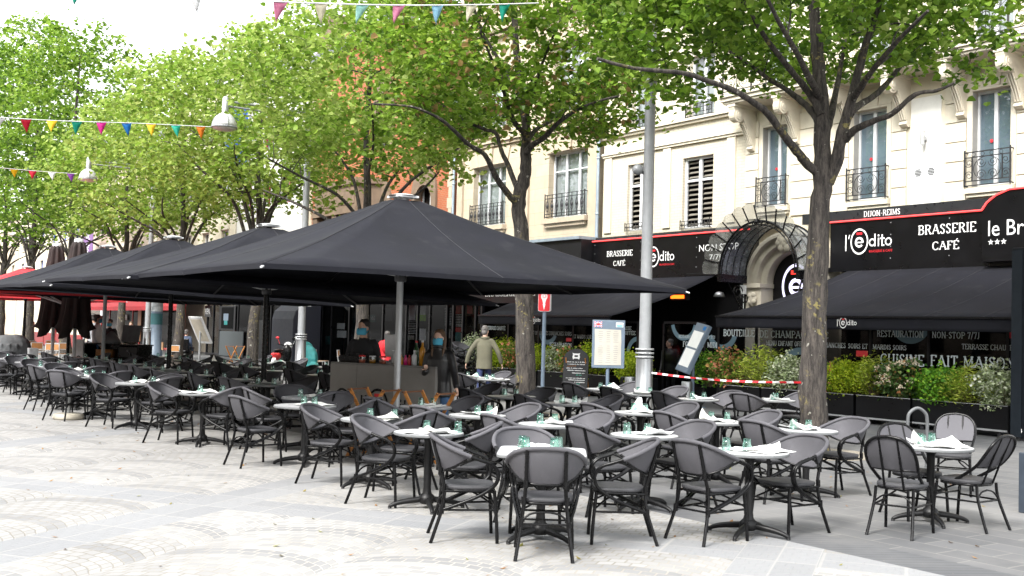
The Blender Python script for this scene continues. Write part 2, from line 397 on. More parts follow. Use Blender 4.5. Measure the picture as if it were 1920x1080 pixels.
# ------------------------------------------------------------------ ground
def paving_mat():
    mt, nt, b = nodes('plaza_paving'); b.inputs['Roughness'].default_value = .75; b.inputs['Specular IOR Level'].default_value = .35
    g = nt.nodes.new('ShaderNodeNewGeometry'); sp = nt.nodes.new('ShaderNodeSeparateXYZ'); nt.links.new(g.outputs['Position'], sp.inputs[0])
    X, Y = S(nt, sp.outputs[0]), S(nt, sp.outputs[1])
    ca, sa = math.cos(rad(34.5)), math.sin(rad(34.5))
    u = X * ca + Y * sa                      # along the bands
    v = Y * ca - X * sa                      # across the bands
    def white(a, bb, k):
        cb = nt.nodes.new('ShaderNodeCombineXYZ'); nt.links.new(a.so, cb.inputs[0]); nt.links.new(bb.so, cb.inputs[1]); cb.inputs[2].default_value = k
        n = nt.nodes.new('ShaderNodeTexWhiteNoise'); nt.links.new(cb.outputs[0], n.inputs[0]); return S(nt, n.outputs[0])
    # wobble so that the courses are not ruled
    nz = nt.nodes.new('ShaderNodeTexNoise'); nt.links.new(g.outputs['Position'], nz.inputs['Vector']); nz.inputs['Scale'].default_value = 5; nz.inputs['Detail'].default_value = 2
    wob = (S(nt, nz.outputs[0]) - .5) * .055
    # fan-laid setts: arcs over lanes 1.3 m wide
    LW = 1.32
    lane = ((v + .1) / LW); li = lane.floor(); lv = (lane.fract() - .5) * LW
    Rr = .86
    arc = ((lv * lv * -1.0) + Rr * Rr).max(.02).sqrt()
    f = (u - arc * 1.0 + wob + li * .37) / .115
    row = f.floor(); fr = f.fract()
    th = nt_atan(nt, lv, arc) * (Rr / .125) + row * .5 + wob * 6
    cell = th.floor(); fc = th.fract()
    j1 = smooth((fr - .5).abs(), .41, .47); j2 = smooth((fc - .5).abs(), .41, .47)
    joint = j1.max(j2)
    tone = white(row, cell + li * 17, 1.0)
    dark = (row / 9.0).fract().lt(.13)       # every ninth course is of darker stone
    sett = mixcol(nt, tone, (.235, .232, .226), (.29, .287, .28))
    sett = mixcol(nt, dark * .42, sett, (.13, .134, .142))
    jn = S(nt, noise(nt, .35, 3, 'Object').so)
    jcol = mixcol(nt, smooth(jn, .4, .62), (.19, .175, .15), (.38, .36, .325))
    cob = mixcol(nt, joint * .9, sett, jcol)
    # bands of grey slabs every 5.3 m, and the crossing ones
    def slabband(c, along, period, off, wd, half):
        t = ((c + off) / period).fract() * period
        inb = t.lt(wd)
        edge = smooth((t / (wd / half)).fract().op('SUBTRACT', .5).abs(), .46, .49)
        e2 = smooth((along / .62).fract().op('SUBTRACT', .5).abs(), .47, .49)
        tn = white((along / .62).floor(), (t / (wd / half)).floor(), 3.0)
        col = mixcol(nt, tn, (.20, .204, .21), (.24, .243, .247))
        return inb, mixcol(nt, edge.max(e2) * .5, col, (.33, .32, .30))
    i1, c1 = slabband(v, u, 5.28, 5.28 * 2 - 6.47 + 5.28 * 1 + .55, .62, 2)
    i2, c2 = slabband(u, v, 6.9, 5.2, .62, 2)
    cob = mixcol(nt, i2, cob, c2); cob = mixcol(nt, i1, cob, c1)
    # slab pavement beside the houses
    cb = nt.nodes.new('ShaderNodeCombineXYZ'); nt.links.new(Y.so, cb.inputs[0]); nt.links.new(X.so, cb.inputs[1])
    br = nt.nodes.new('ShaderNodeTexBrick'); nt.links.new(cb.outputs[0], br.inputs['Vector'])
    br.inputs['Color1'].default_value = (.082, .084, .088, 1); br.inputs['Color2'].default_value = (.115, .116, .119, 1); br.inputs['Mortar'].default_value = (.165, .162, .155, 1)
    br.inputs['Scale'].default_value = 1; br.inputs['Brick Width'].default_value = .62; br.inputs['Row Height'].default_value = .31; br.inputs['Mortar Size'].default_value = .009
    br.inputs['Mortar Smooth'].default_value = .3
    slab = S(nt, br.outputs[0])
    # a channel of grooved dark slabs along the border
    ch = (X - 7.62).abs().lt(.26); gr = ((Y + X * .6) / .11).fract().lt(.16)
    slab = mixcol(nt, ch, slab, mixcol(nt, gr * .6, (.085, .088, .094), (.035, .035, .038)))
    side = X.gt(7.36 )
    col = mixcol(nt, side, cob, slab)
    st = noise(nt, .22, 6, 'Object', .65)    # footworn and rain-stained areas
    col = mixcol(nt, smooth(st, .42, .72) * .4, col, (.30, .292, .28))
    st2 = noise(nt, 1.4, 5, 'Object', .7); col = mixcol(nt, smooth(st2, .55, .8) * .25, col, (.20, .19, .18))
    sp3 = noise(nt, 26, 2, 'Object'); col = mixcol(nt, smooth(sp3, .70, .74) * .5, col, (.32, .26, .17))
    nt.links.new(col.so, b.inputs['Base Color'])
    hgt = (joint * (side * -1.0 + 1.0)) * -1.0
    bump(nt, b, hgt, .006, .5)
    return mt
def nt_atan(nt, a, bb):
    n = nt.nodes.new('ShaderNodeMath'); n.operation = 'ARCTAN2'
    nt.links.new(a.so, n.inputs[0]); nt.links.new(bb.so, n.inputs[1]); return S(nt, n.outputs[0])
g = MB(); g.add([(-300, -200, 0), (300, -200, 0), (300, 600, 0), (-300, 600, 0)], [(0, 1, 2, 3)])
ground = g.build('ground', paving_mat()); ground['kind'] = 'structure'
# bare tree pits
pit = pm('tree_pit_gravel', (.24, .215, .175), .95, var=.3, scale=40, bmp=.01)
TREES_Y = [10.82 + 7.45 * i for i in range(-1, 6)] + [57.2, 65.0, 73.0, 81.0]
g = MB()
for y in TREES_Y: g.lathe([(.0, .004), (.95, .004)], 28, (13.36, y, 0))
pits = g.build('ground_tree_pits', pit); pits['kind'] = 'structure'

# fallen bracts and crumbs on the paving
lt = MB(); rl_ = random.Random(77)
for k in range(420):
    x, y = rl_.uniform(1, 13), rl_.uniform(4.5, 26); s_ = rl_.uniform(.012, .035); a = rl_.uniform(0, 6.28); p = V((x, y, .006))
    e, f = V((math.cos(a), math.sin(a), .15)) * s_, V((-math.sin(a), math.cos(a), .1)) * s_ * .5
    lt.add([p - e, p - f, p + e + V((0, 0, s_ * .3)), p + f], [(0, 1, 2, 3)])
litter = lt.build('leaf_litter', leafmat('dry_bract', [(0, (.16, .08, .03)), (.5, (.32, .17, .06)), (1, (.20, .21, .05))], .2)); litter['kind'] = 'stuff'; litter['label'] = 'dry bracts and crumbs scattered over the paving'; litter['category'] = 'litter'
# ------------------------------------------------------------------ trees
def leaf_verts(p, s, r, up=.75, fold=.18):
    """one small leaf folded along its midrib"""
    n = V((r.gauss(0, 1), r.gauss(0, 1), abs(r.gauss(0, 1)) + up)).normalized()
    a = V((r.gauss(0, 1), r.gauss(0, 1), r.gauss(0, .4) - .35)); a = (a - n * a.dot(n))
    a = a.normalized() if a.length > 1e-4 else n.orthogonal().normalized()
    b = n.cross(a); w = s * r.uniform(.40, .52)
    up_ = n * (s * fold)
    return [p, p + a * s * .18 + b * w * .95 + up_, p + a * s * .62 + b * w * .8 + up_, p + a * s * 1.02, p + a * s * .62 - b * w * .8 + up_, p + a * s * .18 - b * w * .95 + up_]
LF = [(0, 1, 2, 3), (0, 3, 4, 5)]
def leaf_cloud(mb, centres, per, spread, s, r, up=.75):
    for c, k in centres:
        mb.cur = 1 if r.random() < .3 else 0
        for _ in range(int(per * k * r.uniform(.6, 1.4))):
            q = V((r.gauss(0, spread), r.gauss(0, spread), r.gauss(0, spread * .42)))
            q.z -= .12 * (q.x * q.x + q.y * q.y) / max(spread, .01)
            mb.add(leaf_verts(c + q, s * r.uniform(.65, 1.25), r, up), LF)
def grow(limbs, centre, rx, rz, nclus, r, zmin=-9, top=9e9, floor=None):
    """twigs from the limbs to leaf clusters spread through the crown; returns tubes and clusters"""
    skel = []
    for pts, r0, r1 in limbs:
        n = len(pts)
        for i, p in enumerate(pts):
            if i > n * .3: skel.append((V(p), r0 + (r1 - r0) * i / (n - 1)))
    cl = []; tries = 0
    while len(cl) < nclus and tries < nclus * 40:
        tries += 1
        q = V((r.uniform(-1, 1), r.uniform(-1, 1), r.uniform(-1, 1)))
        L = q.length
        if L > 1 or L < .35 or r.random() > L * L * 1.15: continue
        wob = 1 + .16 * math.sin(4 * math.atan2(q.y, q.x) + centre.y) + .1 * math.sin(7 * q.z + centre.x)
        p = centre + V((q.x * rx * wob, q.y * rx * wob, q.z * rz))
        if p.z < zmin or p.z > top or (floor and p.z < floor(p)): continue
        if p.x < 11.95 and p.z > 5.6 and min(abs(p.y - q) for q in (29.54, 44.4)) < 1.7: continue     # pruned round the lamps
        if min([(p - c).length for c in cl[-90:]] or [9]) < rx * .10: continue
        cl.append(p)
    cl.sort(key=lambda p: min((p - q[0]).length for q in skel))
    tubes = []
    for p in cl:
        best = min(skel, key=lambda q: (p - q[0]).length + max(0, q[0].z - p.z) * .8)
        a, ra = best; d = p - a; L = d.length
        mid = a + d * .5 + V((0, 0, L * .12)) + V((r.gauss(0, .06), r.gauss(0, .06), 0)) * L
        pts = spline([a, mid, p], 3); rt = max(.006, min(ra * .6, .012 + .02 * L))
        tubes.append((pts, rt, .004))
        for i in range(2, len(pts)): skel.append((pts[i], rt * (1 - i / len(pts))))
    return tubes, cl
def trunk_mesh(base, limbs, tubes, r, flare=1.25):
    mb = MB()
    for k, (pts, r0, r1) in enumerate(limbs):
        n = len(pts); pts = [V(p) for p in pts]
        rr = [r0 + (r1 - r0) * (i / (n - 1)) ** .8 for i in range(n)]
        if k == 0: rr[0] *= flare; rr[1] *= 1 + (flare - 1) * .3
        rr = [q * (1 + r.uniform(-.07, .07)) for q in rr]
        pts = [p + V((r.uniform(-1, 1), r.uniform(-1, 1), r.uniform(-.5, .5))) * rr[i] * .12 if 0 < i < n - 1 else p for i, p in enumerate(pts)]
        mb.tube([p - base for p in pts], rr, 12 if k == 0 else 8)
    for pts, a, b in tubes:
        n = len(pts); mb.tube([V(p) - base for p in pts], [a + (b - a) * i / (n - 1) for i in range(n)], 4, caps=False)
    return mb
LIME = [(0, (.045, .10, .012)), (.28, (.10, .20, .016)), (.6, (.165, .29, .025)), (.9, (.24, .37, .045)), (1, (.30, .42, .08))]
LIME_TAN = [(0, (.06, .12, .015)), (.26, (.125, .235, .02)), (.55, (.20, .34, .032)), (.86, (.28, .41, .05)), (.9, (.36, .24, .09)), (1, (.40, .25, .12))]
LIME_PALE = [(0, (.12, .19, .03)), (.25, (.22, .33, .05)), (.6, (.31, .43, .08)), (.92, (.40, .50, .13)), (1, (.47, .54, .20))]
M['limefresh'] = leafmat('fresh_lime_leaf', [(0, (.10, .19, .02)), (.4, (.20, .34, .035)), (.8, (.30, .44, .07)), (1, (.42, .50, .16))], .55); M['lime'] = leafmat('lime_leaf', LIME, .48); M['limetan'] = leafmat('lime_leaf_with_bracts', LIME_TAN, .48); M['limepale'] = leafmat('pale_lime_leaf', LIME_PALE, .52)
def make_tree(x, y, label, limbs, centre, rx, rz, nclus, per, leaf, mat, seed, zmin=4.6, top=99, spread=.34, flare=1.25, floor=None, name='lime_tree'):
    r = random.Random(seed); base = V((x, y, 0))
    t = thing(name, label, 'tree', base, 0, 'lime trees in a row along the terrace')
    tubes, cl = grow(limbs, centre, rx, rz, nclus, r, zmin, top, floor)
    trunk_mesh(base, limbs, tubes, r, flare).build('trunk', M['bark'], t)
    mb = MB(); leaf_cloud(mb, [(p - base, 1) for p in cl], per, spread, leaf, r)
    mb.build('crown', [mat, M['limefresh']], t)
    return t
def view_pt(x, y, z):       # a point z metres ahead of the camera on a sight line
    return V((0, 0, HCAM)) + ray(x, y) * z
def limb(z0, pts, r0, r1, k=5): return (spline([view_pt(a, b, z0 + d) for a, b, d in pts], k), r0, r1)
# the big tree by the armless-chair table
z0 = 16.47
T0 = [limb(z0, [(1526, 862, 0), (1526, 700, 0), (1530, 520, 0), (1538, 390, 0), (1543, 310, 0), (1540, 200, .1), (1532, 100, .2), (1525, -20, .2), (1520, -160, .2)], .235, .06),
      limb(z0, [(1540, 330, 0), (1518, 312, -.1), (1495, 285, -.3), (1470, 254, -.6), (1440, 213, -.9), (1418, 196, -1.1), (1377, 170, -1.4), (1327, 152, -1.7), (1280, 137, -2.0), (1190, 128, -2.4), (1120, 110, -2.7)], .085, .02),
      limb(z0, [(1540, 240, 0), (1520, 206, .2), (1480, 172, .7), (1440, 147, 1.2), (1390, 110, 1.6), (1320, 70, 2)], .07, .02),
      limb(z0, [(1540, 215, 0), (1523, 183, 0), (1482, 130, -.3), (1440, 77, -.6), (1400, 10, -.8), (1370, -80, -1)], .07, .02),
      limb(z0, [(1545, 345, 0), (1563, 318, -.1), (1580, 247, -.2), (1600, 173, -.3), (1620, 93, -.4), (1650, 0, -.5), (1660, -110, -.5)], .12, .03),
      limb(z0, [(1584, 262, -.2), (1600, 245, -.4), (1640, 226, -.8), (1673, 213, -1.1), (1717, 177, -1.4), (1757, 170, -1.6), (1790, 155, -1.8)], .07, .018),
      limb(z0, [(1592, 215, -.2), (1607, 200, 0), (1647, 173, .3), (1687, 127, .7), (1722, 88, 1), (1780, 30, 1.3)], .07, .018),
      limb(z0, [(1548, 250, 0), (1560, 205, .4), (1572, 150, .9), (1583, 88, 1.3), (1600, 10, 1.7)], .075, .02),
      limb(z0, [(1600, 185, -.3), (1630, 140, -1), (1680, 80, -1.8), (1740, 20, -2.6)], .06, .02),
      limb(z0, [(1535, 180, 0), (1500, 110, -1.2), (1460, 40, -2.2), (1420, -40, -3)], .06, .02)]
def crown_floor(p):
    q = p - V((0, 0, HCAM)); x = 960 + FPX * q.dot(CR) / q.dot(CF)
    return 5.25 if x < 1300 else 6.25 if x < 1660 else 5.75
trees = [make_tree(13.36, 10.82, 'tall lime tree behind the terrace rows, trunk splashed with yellow lichen beside the awning marked with a logo', T0,
                   V((13.0, 11.15, 7.75)), 3.2, 2.75, 560, 44, .118, M['lime'], 5, zmin=5.2, top=9.4, spread=.25, flare=1.12, floor=crown_floor)]
trees[0]['label'] = 'lime tree with the thickest-looking lichen-spotted trunk, between terrace tables and black awning'
z1 = 22.54
T1 = [limb(z1, [(984, 782, 0), (984, 650, 0), (982, 520, 0), (976, 430, 0), (972, 372, 0), (985, 325, 0), (986, 280, .1), (986, 235, .1), (975, 150, .2), (966, 60, .2), (962, -60, .2)], .225, .05),
      limb(z1, [(975, 400, 0), (966, 380, -.1), (946, 355, -.3), (930, 332, -.5), (918, 305, -.7), (905, 287, -.9), (878, 270, -1.2), (846, 240, -1.6), (820, 220, -1.9), (770, 200, -2.3), (700, 195, -2.6)], .085, .02),
      limb(z1, [(977, 365, 0), (966, 345, .1), (953, 310, .2), (940, 283, .3), (930, 250, .4), (910, 243, .5), (870, 225, .7), (820, 190, 1), (770, 150, 1.2)], .07, .02),
      limb(z1, [(986, 285, 0), (998, 272, -.2), (1020, 258, -.5), (1045, 232, -.8), (1075, 210, -1.1), (1120, 190, -1.5), (1160, 180, -1.8)], .08, .02),
      limb(z1, [(988, 265, 0), (1005, 243, .3), (1035, 225, .6), (1080, 180, 1.2), (1110, 130, 1.7)], .06, .02),
      limb(z1, [(984, 250, 0), (964, 228, -.3), (950, 190, -.9), (930, 130, -1.5), (900, 60, -2)], .065, .02),
      limb(z1, [(985, 230, .1), (1000, 170, -.5), (1020, 110, -1.2), (1050, 40, -1.9)], .06, .02),
      limb(z1, [(980, 190, .1), (940, 120, 1), (900, 50, 1.9), (880, -30, 2.4)], .06, .02)]
trees.append(make_tree(13.37, 18.37, 'lime tree with tan flower bracts among its leaves, trunk just behind the red pole sign', T1,
                       V((13.2, 18.7, 8.0)), 3.3, 2.9, 480, 40, .128, M['limetan'], 8, zmin=6.15, top=11, spread=.26, flare=1.1))
def generic_limbs(x, y, H, fork, r0, seed, n=7, rx=3.4):
    r = random.Random(seed); b = V((x, y, 0))
    out = [(spline([b, b + V((r.gauss(0, .04), r.gauss(0, .04), fork * .5)), b + V((r.gauss(0, .06), r.gauss(0, .06), fork)), b + V((.1, .1, fork + 1.5)), b + V((0, .1, H * .62)), b + V((.1, 0, H * .9))], 4), r0, .04)]
    a0 = r.uniform(0, 6)
    for k in range(n):
        a = a0 + k * 2 * PI / n + r.uniform(-.3, .3); zf = fork + r.uniform(-.25, .9); rr = rx * r.uniform(.7, .95)
        rise = r.uniform(1.2, 3.4)
        d = V((math.cos(a), math.sin(a), 0))
        out.append((spline([b + V((0, 0, zf - .2)), b + d * .22 + V((0, 0, zf + .15)), b + d * rr * .3 + V((0, 0, zf + rise * .55)), b + d * rr * .62 + V((r.gauss(0, .15), r.gauss(0, .15), zf + rise * .85)), b + d * rr + V((0, 0, zf + rise * 1.1))], 4), r.uniform(.07, .1), .02))
    return out
specs = [(13.36, 25.72, 11.0, 3.7, .23, 21, 3.8, 312, 51, .17, 'limepale', 'lime tree rising behind the big black parasol, in front of the orange brick house'),
         (13.36, 33.17, 11.4, 3.8, .22, 22, 3.8, 300, 48, .18, 'limepale', 'lime tree with pale fresh leaves, standing behind the bell lamp on its long arm'),
         (13.36, 40.62, 12.2, 3.9, .22, 23, 3.9, 275, 45, .19, 'limepale', 'slender lime tree in front of the white house, yellow-stained limbs spreading low'),
         (13.36, 48.07, 11.2, 4.0, .22, 24, 3.9, 250, 45, .20, 'limepale', 'lime tree beside the purple banner, several thin limbs from one low fork'),
         (13.30, 57.60, 17.0, 4.6, .30, 25, 4.6, 275, 48, .23, 'lime', 'stout lime tree between the two folded brown parasols'),
         (13.30, 66.50, 19.2, 4.6, .36, 26, 4.9, 287, 51, .25, 'lime', 'stout dark-trunked lime tree just beyond the folded brown parasols'),
         (13.30, 74.80, 18.6, 4.6, .34, 27, 4.9, 250, 45, .27, 'lime', 'last visible lime tree of the row, beyond the red parasol')]
for (x, y, H, fk, r0, sd_, rx, nc, per, lf, mt, lab) in specs:
    trees.append(make_tree(x, y, lab, generic_limbs(x, y, H, fk, r0, sd_), V((x, y, (fk + 1.0 + H) / 2)), rx * .90, (H - fk - .9) / 2, int(nc * 1.5), int(per * .52), lf * .88, M[mt], sd_, zmin=fk + (2.3 if y < 30 else 1.9 if y < 37 else 1.5), spread=.31))

# ------------------------------------------------------------------ shrubs in the planters
def bright(stops): return [(p, tuple(min(.7, q * 1.35) for q in c)) for p, c in stops]
SH = dict(
    golden=leafmat('golden_privet', [(0, (.12, .22, .012)), (.35, (.30, .42, .016)), (.8, (.48, .56, .03)), (1, (.58, .62, .06))], .45),
    bamboo=leafmat('bamboo_leaf', bright([(0, (.11, .15, .02)), (.4, (.22, .29, .03)), (.8, (.34, .40, .05)), (1, (.42, .42, .10))]), .35),
    photinia=leafmat('photinia_leaf', bright([(0, (.04, .09, .012)), (.45, (.11, .19, .025)), (.68, (.22, .25, .045)), (.8, (.48, .16, .08)), (1, (.52, .26, .16))]), .3),
    silver=leafmat('silver_leaf', bright([(0, (.08, .11, .045)), (.4, (.22, .27, .13)), (.8, (.40, .44, .30)), (1, (.55, .57, .44))]), .25),
    green=leafmat('bright_green_leaf', bright([(0, (.03, .10, .01)), (.5, (.09, .23, .015)), (.9, (.17, .33, .025)), (1, (.30, .40, .04))]), .3),
    viburnum=leafmat('viburnum_leaf', bright([(0, (.02, .05, .012)), (.6, (.05, .10, .02)), (.9, (.12, .16, .04)), (1, (.34, .14, .06))]), .25))
M['flower'] = pm('cream_blossom', (.62, .52, .38), .8, var=.15, scale=40)
M['stem'] = pm('shrub_stem', (.12, .085, .05), .9)
def shrub(loc, kind, w, h, seed, label, d=.5):
    r = random.Random(seed)
    t = thing('shrub', label, 'shrub', loc, 0, 'shrubs in the black planters')
    mb = MB(); st = MB(); n = {'bamboo': 95, 'golden': 90, 'green': 85, 'silver': 75, 'photinia': 70, 'viburnum': 62}[kind]
    n = int(n * (w / .9) * 1.25); cl = []
    for i in range(n):
        for _ in range(20):
            q = V((r.uniform(-1, 1), r.uniform(-1, 1), r.uniform(-1, 1)))
            if .45 < q.length < 1: break
        top = 1 + .18 * math.sin(q.y * 5 + seed)
        cl.append(V((q.x * d, q.y * w * .5, h * .5 + q.z * h * .5 * top)))
    for c in cl:
        if r.random() < .5: st.tube([(c.x * .15, c.y * .35, -.05), (c.x * .5, c.y * .7, c.z * .5), tuple(c)], [.009, .006, .003], 4, caps=False)
        if kind == 'bamboo':
            for _ in range(16):
                a = r.uniform(0, 2 * PI); p = c + V((r.gauss(0, .07), r.gauss(0, .07), r.gauss(0, .1)))
                dd = V((math.cos(a), math.sin(a), r.uniform(-.3, .9))).normalized(); b = dd.cross(V((r.gauss(0, 1), r.gauss(0, 1), 1))).normalized()
                L = r.uniform(.08, .15); mb.add([p, p + dd * L * .4 + b * .011, p + dd * L, p + dd * L * .4 - b * .011], [(0, 1, 2, 3)])
        else:
            s = {'golden': .045, 'green': .065, 'silver': .055, 'photinia': .075, 'viburnum': .075}[kind]
            for _ in range({'golden': 26, 'green': 20, 'silver': 24, 'photinia': 17, 'viburnum': 18}[kind]):
                mb.add(leaf_verts(c + V((r.gauss(0, .075), r.gauss(0, .075), r.gauss(0, .075))), s * r.uniform(.7, 1.3), r, .3), LF)
    st.build('stem', M['stem'], t); mb.build('foliage', SH[kind], t)
    if kind == 'viburnum':
        fl = MB()
        for c in [q for q in cl if q.x < .2 and q.z > h * .25][:34]:
            for _ in range(16): fl.ball(c + V((-.07 + r.gauss(0, .03), r.gauss(0, .05), .06 + r.gauss(0, .02))), .017, 5)
        fl.build('blossom', M['flower'], t)
    return t
PLX = 19.2      # street face of the planters
def plan_y(px, X=PLX): return at_x(px, 780, X).y
def planter(pa, pb, label):
    ya, yb = plan_y(pa), plan_y(pb); lo, hi = min(ya, yb) + .02, max(ya, yb) - .02
    t = thing('planter', label, 'planter', (PLX, (lo + hi) / 2, 0), 0, 'black planters around the terraces'); L = hi - lo
    mb = MB(); W = .52; z0, z1 = .13, .60
    for a, b in (((0, -L / 2, z0), (.03, L / 2, z1)), ((W - .03, -L / 2, z0), (W, L / 2, z1)), ((.031, -L / 2, z0), (W - .031, -L / 2 + .03, z1)), ((.031, L / 2 - .03, z0), (W - .031, L / 2, z1)), ((.031, -L / 2 + .031, z0), (W - .031, L / 2 - .031, z0 + .03))): mb.box2(a, b)
    mb.build('box', M['signblack'], t, bevel=.004)
    so_ = MB(); so_.box2((.032, -L / 2 + .032, z1 - .1), (W - .032, L / 2 - .032, z1 - .06)); so_.build('soil', pm('soil', (.04, .03, .02), .95, scale=30), t)
    tr = MB(); tr.box2((-.006, -L / 2, z0 - .02), (-.001, L / 2, z0 + .015)); tr.box2((-.006, -L / 2, z1 - .012), (-.001, L / 2, z1)); tr.build('edge_trim', M['alu'], t)
    for s in (-1, 1):
        for xx in (.07, W - .07):
            c = MB(); c.tube([(xx - .02, s * (L / 2 - .18), .045), (xx + .02, s * (L / 2 - .18), .045)], .045, 12); c.box2((xx - .03, s * (L / 2 - .18) - .02, .08), (xx + .03, s * (L / 2 - .18) + .02, .128)); c.build('caster', M['iron'], t)
    return t
for i, (a, b) in enumerate([(1891, 1709), (1708, 1603), (1601, 1505), (1504, 1425), (1424, 1345)]):
    planter(a, b, ['long black planter box ending at the dark sign pillar', 'black planter box with golden privet and blossoming viburnum', 'black planter box directly behind the big tree trunk', 'black planter box holding bamboo and a silver shrub', 'black planter box at the doorway end of the logo awning'][i])
for i, (a, b) in enumerate([(1137, 1066), (1065, 1005), (1004, 952), (951, 905), (1206, 1160)]):
    planter(a, b, ['black planter box behind the arched chalkboard', 'black planter box seen beyond the red pole sign', 'black planter box hidden partly by the second lime trunk', 'black planter box the man in olive jacket walks past', 'black planter box behind the steel lamp post'][i])
def sh(px, kind, w, h, label, seed): shrub((PLX + .27, plan_y(px, PLX + .2), .56), kind, w, h * (1.0 if px > 1600 else 1.06), seed, label)
sh(1872, 'silver', 1.0, 0.76, 'silver-leaved shrub against the dark sign pillar', 1)
sh(1815, 'bamboo', 1.1, 0.64, 'bamboo clump between green shrub and silver shrub under the house-made cooking lettering', 2)
sh(1755, 'green', 1.1, 0.66, 'bright green leafy shrub in the long planter', 3)
sh(1687, 'viburnum', 1.0, 0.78, 'viburnum covered in cream blossom heads', 4)
sh(1637, 'bamboo', .5, 0.84, 'thin upright bamboo beside the viburnum', 5)
sh(1588, 'golden', 1.25, 0.70, 'round golden-green privet just past the big trunk', 6)
sh(1545, 'photinia', .5, 0.62, 'photinia half hidden by the big trunk', 7)
sh(1475, 'silver', .95, 0.72, 'silver-leaved shrub behind the striped tape, beside the big trunk', 8)
sh(1420, 'bamboo', 1.3, 0.84, 'broad feathery bamboo behind the striped tape', 9)
sh(1362, 'photinia', .9, 0.89, 'photinia with red young leaves next to the tilted menu stand', 10)
sh(1325, 'green', .6, 0.71, 'dark green shrub behind the tilted menu stand', 11)
sh(1182, 'golden', .95, 0.64, 'golden-green privet behind the waste bin and lamp post', 12)
sh(1110, 'golden', .9, 0.84, 'golden-green privet above the arched chalkboard', 13)
sh(1070, 'photinia', .75, 0.76, 'photinia with pink tips beside the arched chalkboard', 14)
sh(1040, 'silver', .7, 0.66, 'silvery shrub just past the red pole sign', 15)
sh(1008, 'golden', .65, 0.71, 'yellow-green shrub behind the pole of the red sign', 16)
sh(967, 'photinia', .8, 0.84, 'pink-tipped photinia beside the second lime trunk', 17)
sh(940, 'golden', .9, 0.89, 'yellow-green shrub behind the arm of the man in olive', 18)
sh(885, 'silver', .8, 0.93, 'loose variegated shrub on the far side of the man in olive', 19)
